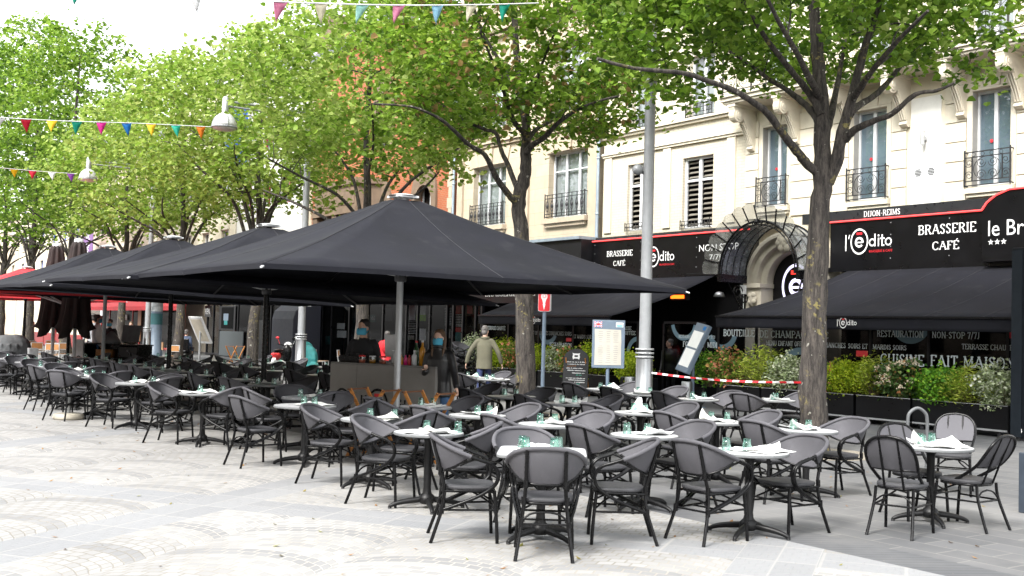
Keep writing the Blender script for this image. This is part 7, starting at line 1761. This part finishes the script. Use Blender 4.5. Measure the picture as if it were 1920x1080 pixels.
# striped tape
t = thing('barrier_tape', 'red and white striped tape strung from lamp post to tree trunk', 'tape'); pa = at_x(1222, 699, 13.3); pb2 = at_x(1502, 717, 13.1)
pts = [pa.lerp(pb2, k / 24) - V((0, 0, .05 * math.sin(PI * k / 24))) for k in range(25)]; m1 = MB()
for k in range(24):
    m1.cur = k % 2; a, b = pts[k], pts[k + 1]; tw_ = V((.01 * math.sin(k * .5), 0, .015)); tw2 = V((.01 * math.sin((k + 1) * .5), 0, .015)); m1.add([a - tw_, b - tw2, b + tw2, a + tw_], [(0, 1, 2, 3)])
m1.build('strip', [M['whitesign'], M['redsign']], t, solid=.002)
m1 = MB(); m1.tube([V((13.38, 14.67, pa.z)) + V((.125 * math.cos(a), .125 * math.sin(a), 0)) for a in [2 * PI * k / 20 for k in range(20)]], .02, 6, closed=True); m1.build('post_loop', M['whitesign'], t)
# bicycle arch
q = at_level(1719, 892); t = thing('bicycle_arch', 'narrow grey steel bicycle arch behind the table by the sign pillar', 'bicycle stand', q, -YAW)
m1 = MB(); w_ = .125; m1.tube(spline([(-w_, 0, 0), (-w_, 0, .4), (-w_, 0, .72), (-w_ * .75, 0, .82), (0, 0, .875), (w_ * .75, 0, .82), (w_, 0, .72), (w_, 0, .4), (w_, 0, 0)], 5), .022, 10); m1.build('hoop', pm('dull_steel', (.11, .115, .12), .55, .2), t); m1 = MB(); [m1.lathe([(.05, 0), (.05, .012), (.023, .016)], 12, (x, 0, 0)) for x in (-w_, w_)]; m1.build('foot_plate', M['galv'], t)
# dark pillar at the terrace corner
q = at_x(1896, 700, 18.9); t = thing('sign_pillar', 'tall blackish steel pillar with small white house number at the terrace corner', 'pillar', (18.9, q.y, 0)); zt = at_x(1897, 465, 18.9).z; zb = at_x(1893, 818, 18.9).z
m1 = MB(); m1.box2((0, -1.2, zb), (.34, -.0, zt)); m1.build('casing', pm('blue_black_steel', (.006, .008, .011), .4, spec=.2), t, bevel=.01); m1 = MB(); m1.box2((-.012, -.20, zb), (-.001, -.0, zt - .05)); m1.build('edge_strip', pm('blue_black_edge', (.012, .016, .021), .4, spec=.2), t)
m1 = MB(); m1.box2((.05, -1.1, .0), (.29, -.15, zb - .003)); m1.build('plinth', M['iron'], t)
m1 = MB(); p5 = Plane2((-.001, 0, 0), (0, -1, 0), (0, 0, 1), (-1, 0, 0)); u = -(at_x(1906, 810, 18.9).y - q.y); p5.sans(m1, '84', u, at_x(1906, 811, 18.9).z, .11, .075); m1.build('number', M['whitesign'], t)
q = at_level(1932, 962); t = thing('bollard', 'dark blue-grey steel bollard cut by the picture edge near the armless chairs', 'bollard', q); m1 = MB(); m1.box((0, 0, .31), (.17, .17, .62)); m1.build('sleeve', pm('dark_slate_paint', (.03, .04, .055), .5), t, bevel=.01); m1 = MB(); m1.tube([(0, 0, .62), (0, 0, .80)], .055, 12); m1.build('neck', M['galv'], t)
# stone-footed barrier socket
q = at_level(128, 786); t = thing('barrier_socket', 'round pale stone foot with short steel tube at the plaza edge', 'barrier foot', q); m1 = MB(); m1.lathe([(.001, 0), (.24, 0), (.255, .03), (.245, .085), (.20, .105), (.001, .11)], 24); m1.build('stone', M['stone'], t); m1 = MB(); m1.tube([(0, 0, .105), (0, 0, .47)], .03, 12); m1.build('tube', M['alu'], t)
# scooter, covered motorcycle, bicycles near the second lamp post
q = stand_at(530, 38.0); t = thing('motor_scooter', 'red motor scooter seen from behind with white number plate', 'scooter', q, AWAY - .15)
for y in (-.55, .62):
    m1 = MB(); m1.tube([(.0 + .22 * 0, y + .19 * math.cos(a), .25 + .19 * math.sin(a)) for a in [2 * PI * k / 20 for k in range(20)]], .06, 8, closed=True); wh = m1.build('wheel', M['rubber'], t); m1 = MB(); m1.tube([(-.04, y, .25), (.04, y, .25)], .12, 14); m1.build('rim', M['alu'], wh)
m1 = MB(); m1.ball((0, -.38, .68), (.16, .40, .16), 14); m1.ball((0, .1, .38), (.14, .4, .09), 12); m1.ball((0, .5, .72), (.19, .12, .34), 14); solidify_mesh(m1, [M['black']], 'body', t, .015); m1 = MB(); m1.ball((0, -.52, .66), (.165, .27, .15), 14); m1.build('red_tail', M['red'], t)
m1 = MB(); m1.ball((0, -.25, .84), (.14, .42, .06), 14); m1.build('saddle', M['black'], t); m1 = MB(); m1.box((0, -.80, .52), (.19, .012, .16)); m1.build('number_plate', M['whitesign'], t); m1 = MB(); m1.ball((0, -.77, .72), (.10, .04, .05), 10); m1.build('tail_light', M['redsign'], t)
m1 = MB(); m1.tube(spline([(-.33, .42, 1.06), (-.15, .48, 1.02), (0, .5, 1.0), (.15, .48, 1.02), (.33, .42, 1.06)], 3), .018, 6); m1.build('handlebar', M['black'], t)
for s_ in (-1, 1): m1 = MB(); m1.tube([(s_ * .25, .45, 1.05), (s_ * .32, .45, 1.25)], .008, 5); m1.ball((s_ * .34, .45, 1.28), (.07, .02, .045), 10); m1.build('mirror', M['redsign'] if s_ < 0 else M['white'], t)
m1 = MB(); m1.ball((0, .62, 1.0), (.16, .06, .14), 12); m1.build('windscreen', M['white'], t)
q = stand_at(582, 37.0); t = thing('covered_motorcycle', 'motorcycle under a turquoise cover beside the red scooter', 'motorcycle', q, AWAY + .5); m1 = MB(); m1.ball((0, .1, .62), (.24, .75, .46), 16); m1.ball((0, .55, .95), (.32, .2, .25), 12); m1.ball((0, -.1, .30), (.22, .8, .3), 14); solidify_mesh(m1, [M['turquoise']], 'cover', t, .02); m1 = MB(); m1.tube([(-.3, .6, 1.1), (-.38, .55, 1.25)], .01, 5); m1.ball((-.4, .55, 1.27), (.07, .03, .05), 8); m1.build('mirror', M['black'], t)
# slanted menu board by the wheelchair
q = stand_at(376, 42.0); t = thing('slanted_menu_board', 'large pale slanted menu board behind the wheelchair', 'menu stand', q, TO_L + .9); Rt = Matrix.Rotation(rad(-28), 3, 'X'); m1 = MB(); m1.box((0, 0, 1.45), (.85, .06, 1.15), Rt); m1.build('case', M['pale'], t, bevel=.01); m1 = MB(); m1.box(V((0, 0, 1.45)) + Rt @ V((0, .033, 0)), (.66, .005, .95), Rt); m1.box(V((0, 0, 1.45)) + Rt @ V((0, -.033, 0)), (.66, .005, .95), Rt); m1.build('menu_sheet', M['stone'], t); m1 = MB(); m1.tube([(0, 0, .02), (0, 0, 1.4)], .04, 8); m1.box((0, 0, .012), (.5, .5, .024)); m1.build('post', M['galv'], t)
# ------------------------------------------------------------------ shop fronts at street level beyond the bar
SX = 20.6
def sy(px, X=SX): return at_x(px, 620, X).y
def shopfront(pa, pb, label, posts, H=2.75, frame='signblack', pane='shopglass', X=SX, top=None, rail=None):
    t = thing('shop_front', label, 'shop front'); ya, yb = sorted((sy(pa, X), sy(pb, X))); ps = sorted([ya + .05, yb - .05] + [sy(p, X) for p in posts])
    m1 = MB(); m1.box2((X - .04, ya, H), (X + .08, yb, H + .10)); m1.box2((X - .04, ya, .02), (X + .08, yb, .14))
    for y in ps: m1.box2((X - .045, y - .045, .141), (X + .06, y + .045, H - .001))
    if rail: m1.box2((X - .042, ya, rail), (X + .05, yb, rail + .05))
    m1.build('frame', M[frame], t)
    for a, b in zip(ps, ps[1:]):
        if b - a > .15: m1 = MB(); m1.box2((X - .006, a + .046, .142), (X + .006, b - .046, H - .002)); m1.build('pane', M[pane], t)
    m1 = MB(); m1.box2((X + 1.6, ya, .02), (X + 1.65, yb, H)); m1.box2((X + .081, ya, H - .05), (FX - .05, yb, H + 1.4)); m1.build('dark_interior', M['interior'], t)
    m1 = MB(); m1.box2((X - .06, ya, H + .103), (X + .08, yb, H + (top or 1.5))); m1.build('fascia', M['darkwall'], t)
    return t
def panel(t, name, pa, pb, ya_, yb_, mat, X, th=.02):     # a flat item seen between picture columns pa..pb and rows ya_..yb_ at plane X
    a, b = at_x(pa, (ya_ + yb_) / 2, X), at_x(pb, (ya_ + yb_) / 2, X); xm = (pa + pb) / 2; z0, z1 = at_x(xm, yb_, X).z, at_x(xm, ya_, X).z
    m1 = MB(); m1.box2((X, min(a.y, b.y), z0), (X + th, max(a.y, b.y), z1)); return m1.build(name, mat if not isinstance(mat, str) else M[mat], t)
c1 = shopfront(905, 585, 'black-framed bistro front with bright things behind its glass, beyond the bar', [892, 868, 850, 838, 806, 783, 762, 745, 718, 690, 655, 622, 604])
for i, (pa, pb, a, b, mt) in enumerate([(852, 872, 572, 588, 'redsign'), (876, 885, 573, 588, 'redsign'), (894, 898, 572, 588, 'redsign'), (852, 870, 622, 645, 'turquoise'), (853, 866, 614, 623, 'redsign'), (785, 798, 562, 590, 'paper'), (763, 778, 572, 600, 'paper'), (786, 798, 616, 638, 'paper'), (764, 776, 629, 637, 'menu'), (835, 844, 617, 634, 'menu'), (632, 646, 606, 617, 'paper'), (632, 649, 620, 633, 'paper'), (692, 704, 590, 604, 'greenboard'), (721, 735, 578, 602, 'charcoal'), (610, 622, 630, 646, 'turquoise')]):
    if mt == 'menu': mt_ = bpy.data.materials['cream_menu']
    elif mt == 'greenboard': mt_ = pm('dark_green_board', (.01, .10, .07), .5)
    else: mt_ = M[mt]
    panel(c1, 'window_display', pa, pb, a, b, mt_, SX + .35)
panel(c1, 'lime_poster', 780, 798, 590, 602, pm('lime_poster', (.30, .62, .02), .6), SX + .3)
m1 = MB()
for pa, pb, a, b, n in ((834, 846, 578, 612, 11), (763, 779, 600, 628, 9), (854, 868, 590, 614, 8)):
    for k in range(n):
        yy = a + (b - a) * k / n; q0, q1 = at_x(pa, yy, SX + .5), at_x(pb, yy, SX + .5); m1.box2((SX + .5, min(q0.y, q1.y), q0.z - .012), (SX + .51, max(q0.y, q1.y), q0.z + .012))
m1.build('white_blind', M['paper'], c1)
m1 = MB(); q0, q1 = at_x(640, 566, SX - .3), at_x(745, 566, SX - .3); m1.box2((SX - .3, q1.y, q0.z - .06), (SX - .18, q0.y, q0.z + .05)); m1.build('red_light_strip', emit('red_light_strip', (.9, .03, .05), .45), c1)
mw = MB(); p6 = Plane2((SX + .33, 0, 0), (0, -1, 0), (0, 0, 1), (-1, 0, 0)); u0, z0 = U(695, 600, SX + .33); p6.sans(mw, 'VEG', u0, z0, U(703, 600, SX + .33)[0] - u0, .14); mw.build('lettering', M['whitesign'], c1)
# stack of armchairs beside the man in olive
q = at_x(872, 700, 17.8)
for k in range(4):
    dup(ARM, (17.8, q.y + .04 * k, .0 + .17 * k), rad(200), 'armchair %s from the bottom of the stack by the bistro front' % ORD[k], 'stacked armchairs by the bistro front')
# dark bistro with the wall panels
b1 = shopfront(582, 388, 'charcoal bistro front with a dark rounded awning cover', [552, 508, 470, 446, 412, 400], frame='darkwall', H=2.9)
panel(b1, 'wall_panel', 411, 455, 621, 668, pm('slate_wall_panel', (.045, .055, .06), .5), SX - .1, .05); panel(b1, 'wall_panel', 470, 502, 600, 672, 'darkwall', SX - .1, .05)
wf = panel(b1, 'window_frame', 411, 441, 574, 619, 'darkwall', SX - .1, .03); panel(b1, 'window_glass', 415, 437, 576, 616, 'interior', SX - .115, .01); panel(b1, 'waiter_poster', 419, 428, 588, 601, 'slate' if 'slate' in M else 'bluegrey', SX - .13, .01); panel(b1, 'poster_green', 420, 426, 601, 609, 'turquoise', SX - .13, .01)
panel(b1, 'name_plate', 384, 396, 573, 594, 'signblack', SX - .12, .02)
mw = MB(); p7 = Plane2((SX - .122, 0, 0), (0, -1, 0), (0, 0, 1), (-1, 0, 0)); u0, z0 = U(384.5, 589, SX - .122); p7.sans(mw, 'REN', u0, z0, U(393, 589, SX - .122)[0] - u0, .30); mw.build('lettering', M['whitesign'], b1)
t = thing('covered_awning_frame', 'rounded black canvas cover of a folded awning beside the second lamp post', 'cover'); ya, yb = sorted((sy(549, 19.2), sy(509, 19.2)))
m1 = MB(); m1.prism([(19.2, ya, z) if False else (x, ya, z) for x, z in [(20.5, .05), (19.2, .05), (19.2, 2.0), (19.3, 2.35), (19.6, 2.6), (20.0, 2.72), (20.5, 2.75)]], (0, yb - ya, 0)); m1.build('cover', pm('navy_black_canvas', (.010, .011, .02), .6), t, bevel=.03)
# timber shutter and notices by the scooter
panel(b1, 'timber_shutter', 571, 588, 575, 650, pm('pale_timber', (.45, .33, .2), .7), SX - .15, .04)
# red restaurant
r1 = shopfront(345, 165, 'red restaurant front with papers on its doors and warm lights', [332, 318, 300, 284, 262, 248, 232, 222, 205, 190], frame='red', H=2.9, X=21.2)
for pa, pb, a, b in ((222, 228, 584, 590), (222, 228, 592, 600), (232, 238, 590, 600), (274, 280, 592, 600), (274, 280, 604, 612), (188, 200, 582, 592)): panel(r1, 'paper_notice', pa, pb, a, b, 'paper', 21.1, .01)
panel(r1, 'lit_sign', 249, 262, 562, 570, emit('red_lit_sign', (1, .05, .01), 1.0), 21.0, .05); panel(r1, 'timber_door', 258, 264, 576, 640, 'wood', 21.1, .03)
for px in (189, 203): q = at_x(px, 560, 20.9); m1 = MB(); m1.ball((20.9, q.y, q.z), .16, 12); m1.build('lamp', emit('warm_lamp_%d' % px, (1, .55, .12), 1.6), r1)
aw = thing('red_awning', 'red restaurant awning under the black parasols', 'awning'); q0, q1 = sy(350, 19.6), sy(150, 19.6); m1 = MB(); m1.add([(19.4, q0, 2.62), (19.4, q1, 2.62), (21.3, q1, 3.5), (21.3, q0, 3.5)], [(0, 1, 2, 3)]); m1.add([(19.4, q0, 2.62), (19.4, q1, 2.62), (19.4, q1, 2.38), (19.4, q0, 2.38)], [(0, 1, 2, 3)]); m1.build('cloth', M['canvasred'], aw, solid=.01)
# advertising column
q = stand_at(293, 50.0); t = thing('poster_column', 'round poster column with turquoise and pale posters beside the man with the backpack', 'poster column', q); m1 = MB(); m1.lathe([(.32, 0), (.32, .4), (.26, .45), (.26, 3.1), (.34, 3.15), (.34, 3.3), (.001, 3.6)], 20); m1.build('column', M['bluegrey'], t)
m1 = MB(); m1.lathe([(.27, 2.2), (.27, 3.0)], 20); m1.build('pale_poster', pm('faded_poster', (.25, .27, .28), .6, var=.4, scale=3), t); m1 = MB(); m1.lathe([(.27, 1.6), (.27, 2.1)], 20); m1.build('turquoise_poster', pm('dim_turquoise_poster', (.02, .09, .10), .6), t)
# purple banner and blue sign on the houses
t = thing('banner', 'purple vertical banner with white lettering hanging on the house front', 'banner'); XB = 21.3; a = at_x(155, 450, XB); b = at_x(174, 450, XB); z1 = at_x(165, 431, XB).z; z0 = at_x(165, 476, XB).z
m1 = MB(); m1.box2((XB, b.y, z0), (XB + .04, a.y, z1)); m1.build('cloth', M['purple'], t); m1 = MB(); m1.tube([(XB + .02, b.y - .1, z1 + .03), (XB + .02, a.y + .1, z1 + .03)], .04, 8); m1.bar((XB + .02, (a.y + b.y) / 2, z1 + .03), (FX, (a.y + b.y) / 2, z1 + .03), .05, .05); m1.build('rod', M['iron'], t)
mw = MB(); pv = Plane2((XB - .003, 0, 0), (0, 0, -1), (0, -1, 0), (-1, 0, 0)); wv = (a.y - b.y); pv.sans(mw, '(le) place', -z1 + .25, -a.y + wv * .28, (z1 - z0) * .86, wv * .46); mw.build('lettering', M['whitesign'], t)
t = thing('blue_sign', 'tall blue projecting sign behind the pale lime leaves', 'sign'); a = at_x(438, 240, 21.4)
m1 = MB(); m1.box2((20.9, a.y - .06, at_x(438, 322, 21.4).z), (22.2, a.y + .06, at_x(438, 195, 21.4).z)); m1.build('panel', M['blue'], t, bevel=.02); m1 = MB(); [m1.bar((22.2, a.y, z), (FX, a.y, z), .05, .05) for z in (a.z - .8, a.z + .8)]; m1.build('bracket', M['iron'], t); m1 = MB(); m1.box2((21.0, a.y - .065, a.z - .2), (22.1, a.y - .061, a.z + .1)); m1.build('yellow_stripe', M['f_yellow'], t)
# folded brown parasols
for px, z, lab in ((100, 33.0, 'folded brown parasol on white pole, the one nearer the red canopies'), (141, 31.0, 'folded brown parasol on white pole, the one beside the purple banner')):
    q = stand_at(px, z); t = thing('folded_parasol', lab, 'parasol', q, 0, 'folded brown parasols'); rf = random.Random(px); m1 = MB(); rows = []
    for i, (r_, zz) in enumerate([(.12, 3.95), (.17, 3.8), (.24, 3.2), (.27, 2.6), (.31, 2.0), (.37, 1.6), (.43, 1.32)]):
        rows.append([(r_ * (1 + .32 * math.cos(8 * a + .4 * i)) * math.cos(a), r_ * (1 + .32 * math.cos(8 * a + .4 * i)) * math.sin(a), zz + (.16 * math.cos(4 * a + 1) if i == 6 else 0)) for a in [2 * PI * k / 40 for k in range(41)]])
    m1.grid(rows); m1.build('canopy', M['brownfab'], t, solid=.01); m1 = MB(); m1.tube([(0, 0, .05), (0, 0, 3.95)], .05, 10); m1.build('pole', M['white'], t)
    m1 = MB(); m1.lathe([(.13, 3.93), (.13, 4.02), (.001, 4.06)], 14); m1.build('cap', M['pale'], t); m1 = MB(); m1.box((0, 0, .03), (.6, .6, .06)); m1.lathe([(.10, .06), (.09, .5), (.05, .52)], 12); m1.build('base', M['pale'], t)
# red parasols beyond the black ones
parasol((7.9, 33.9), 2.75, 2.6, (2.42, 2.42, 2.42, 2.42), 3.25, 'red parasol on a dark pole under the edge of the black ones', M['black'], cmat='canvasred')
parasol((8.5, 43.2), 2.9, 2.7, (2.45, 2.45, 2.45, 2.45), 3.62, 'red parasol rising behind the black canopies', M['black'], cmat='canvasred')
# service cabinet
a, b = at_level(158, 643, 1.05), at_level(260, 647, 1.05); dxy = V((b.x - a.x, b.y - a.y, 0)); L = dxy.length; rz_ = math.atan2(dxy.y, dxy.x)
t = thing('service_cabinet', 'black service cabinet with a wicker basket on its shelf and a logo end panel', 'cabinet', (a.x, a.y, 0), rz_); s_ = 1 if V((-math.sin(rz_), math.cos(rz_), 0)).dot(_f0) > 0 else -1
m1 = MB(); m1.box2((0, 0, .05), (.03, s_ * .55, 1.02)); m1.box2((L - .03, 0, .05), (L, s_ * .55, 1.02)); m1.box2((.031, s_ * .5, .05), (L - .031, s_ * .55, 1.02)); m1.box2((0, 0, 1.023), (L, s_ * .6, 1.06)); m1.box2((.031, s_ * .02, .62), (L - .031, s_ * .5, .65)); m1.box2((.031, s_ * .02, .06), (L - .031, s_ * .5, .09)); m1.box2((L * .62, s_ * .02, .651), (L * .64, s_ * .5, 1.02)); m1.build('carcass', M['black'], t)
for x0, x1, z0, z1 in ((.05, L * .48, .12, .58), (L * .5, L - .05, .12, .58), (L * .65, L - .05, .68, .98)):
    m1 = MB(); m1.box2((x0, 0, z0), (x1, s_ * .02, z1)); dr = m1.build('drawer', M['signblack'], t, bevel=.005); m1 = MB(); m1.ball(((x0 + x1) / 2, -s_ * .02, (z0 + z1) / 2 + .05), .025, 10); m1.build('knob', M['alu'], dr)
m1 = MB(); m1.box2((-.32, -s_ * .02, .05), (-.02, s_ * .02, 1.15)); pn = m1.build('end_panel', M['pale'], t); m1 = MB(); pe = Plane2((-.17, -s_ * .022, .55), (1, 0, 0), (0, 0, 1), (0, -s_, 0)); pe.ring(m1, 0, 0, .10, .13, d=.003, sx=.8); pe.ring(m1, 0, -.02, .03, .06, 0, 320, d=.003); m1.build('logo', M['black'], pn); m1 = MB(); pe.rect(m1, -.04, .05, .04, .08, .004); m1.build('red_bar', M['redsign'], pn)
ax, ay = V((math.cos(rz_), math.sin(rz_), 0)), V((-math.sin(rz_), math.cos(rz_), 0)) * s_
pos = V((a.x, a.y, 0)) + ax * (L * .33) + ay * .22
t = thing('wicker_basket', 'orange-brown wicker basket on the cabinet shelf', 'basket', (pos.x, pos.y, .652), rz_); m1 = MB(); W, D, Hh = .5, .34, .22
for k in range(7):
    z = .02 + k * .032; m1.tube([(x, y, z) for x, y in ((-W / 2, -D / 2), (0, -D / 2 - .01), (W / 2, -D / 2), (W / 2, D / 2), (0, D / 2 + .01), (-W / 2, D / 2))], .017, 6, closed=True)
m1.box2((-W / 2, -D / 2, .005), (W / 2, D / 2, .015)); m1.build('weave', M['wicker'], t)
def small_on_cab(name, lab, cat, u, v, parts):
    p = V((a.x, a.y, 0)) + ax * u + ay * v; t = thing(name, lab, cat, (p.x, p.y, 1.062), rz_)
    for nm, mb_, mt in parts: mb_.build(nm, mt, t)
m1 = MB(); m1.box((0, 0, .30), (.62, .05, .48), Matrix.Rotation(-.15, 3, 'X')); m2_ = MB(); m2_.box((0, .0, .03), (.3, .25, .05)); small_on_cab('till_screen', 'dark grey back of a till screen on the black cabinet', 'screen', L * .72, .3, [('screen', m1, M['greycover']), ('stand', m2_, M['black'])])
m1 = MB(); m1.lathe([(.001, 0), (.28, 0), (.24, .1), (.14, .24), (.05, .34), (.001, .36)], 14); small_on_cab('draped_cloth', 'grey cloth heaped at the foot of the grey parasol pole', 'cloth', L * .36, .3, [('cloth', m1, M['greycover'])])
m1 = MB(); m1.lathe([(.001, 0), (.035, 0), (.035, .16), (.012, .2), (.012, .28)], 12); small_on_cab('spray_bottle', 'white spray bottle on the end of the black cabinet', 'bottle', L * .97, .3, [('body', m1, M['white'])])
# covered grill at the edge of the picture
q = stand_at(14, 30.0); t = thing('covered_grill', 'bulky thing under a creased grey cover at the plaza side of the red parasol', 'grill', q); m1 = MB(); m1.ball((0, 0, .70), (.62, .5, .55), 18); m1.ball((.25, 0, .85), (.4, .4, .42), 14); m1.ball((0, 0, .3), (.55, .45, .35), 14); rg = random.Random(3)
for k in range(16): aa = k * .39; m1.tube([(.5 * math.cos(aa), .42 * math.sin(aa), 1.0), (.62 * math.cos(aa + .1), .5 * math.sin(aa + .1), .1)], .05, 6)
solidify_mesh(m1, [M['greycover']], 'cover', t, .025, None, 2)
m1 = MB(); m1.box((.6, -.4, .45), (.25, .25, .9)); m1.build('gas_box', M['pale'], t, bevel=.02)
# slat chairs with white frames and tables in front of the red restaurant
def make_slat():
    t = thing('slat_chair', 'white-framed chair with orange slats', 'chair')
    for s_ in (-1, 1):
        m1 = MB(); m1.tube([(s_ * .22, -.22, 0), (s_ * .22, -.21, .45), (s_ * .22, -.27, .86)], .016, 6); m1.build('leg', M['white'], t); m1 = MB(); m1.tube([(s_ * .22, .22, 0), (s_ * .22, .22, .45), (s_ * .22, -.2, .45)], .016, 6); m1.build('leg', M['white'], t)
    m1 = MB()
    for k in range(6): m1.box((0, -.18 + k * .075, .462), (.42, .06, .018))
    m1.build('seat', M['palewood'], t); m1 = MB(); m1.box((0, -.26, .74), (.41, .018, .20)); m1.build('backrest', pm('orange_slat', (.5, .24, .09), .6), t)
    m1 = MB(); m1.box((0, -.262, .855), (.45, .03, .025)); m1.box((0, -.252, .63), (.45, .03, .02)); m1.build('back_frame', M['white'], t); return t
SL = make_slat(); nsl = 0
for px, py, az, lab in ((12, 690, 2.6, 'slat chair cut by the picture edge beside the grey-covered grill'), (30, 684, 0.2, 'slat chair in front of the grill, back to the viewer'), (52, 681, .5, 'pair-wise slat chair between grill and dark parasol pole'), (75, 688, -2.2, 'slat chair facing the viewer beyond the dark parasol pole'), (98, 690, .3, 'slat chair just past the first white parasol pole'), (118, 687, .1, 'slat chair before the second white parasol pole, back to the viewer'), (268, 690, .0, 'slat chair beyond the end of the black cabinet'), (322, 690, .4, 'slat chair beside the lone black parasol pole'), (86, 679, 2.9, 'slat chair by the low red fence')):
    q = at_level(px, py); a_ = TO_CAM + PI + az
    if nsl == 0: SL.location = q; SL.rotation_euler = (0, 0, a_); SL['label'] = lab; SL['group'] = 'orange slat chairs of the red restaurant'
    else: dup(SL, q, a_, lab, 'orange slat chairs of the red restaurant')
    nsl += 1
for px, py, az, lab in ((588, 702, -1.9, 'slat chair behind the bar, next to the second lamp post'), (601, 700, -1.7, 'slat chair one place along from the second lamp post'), (646, 700, -1.6, 'slat chair by the bistro window, partly behind the bar')):
    dup(SL, at_level(px, py), TO_CAM + PI + az, lab, 'slat chairs by the bistro front')
t = thing('low_fence', 'low dark red screen with posts in front of the restaurant terrace', 'fence'); XF = 15.5; a = at_x(42, 640, XF); b = at_x(152, 640, XF); m1 = MB(); m1.box2((XF, b.y, .1), (XF + .05, a.y, .85)); m1.build('panel', M['darkred'], t)
for k in range(6): m1 = MB(); y = b.y + (a.y - b.y) * k / 5; m1.box2((XF - .03, y - .04, .0), (XF + .08, y + .04, 1.5)); m1.build('post', M['darkred'], t)
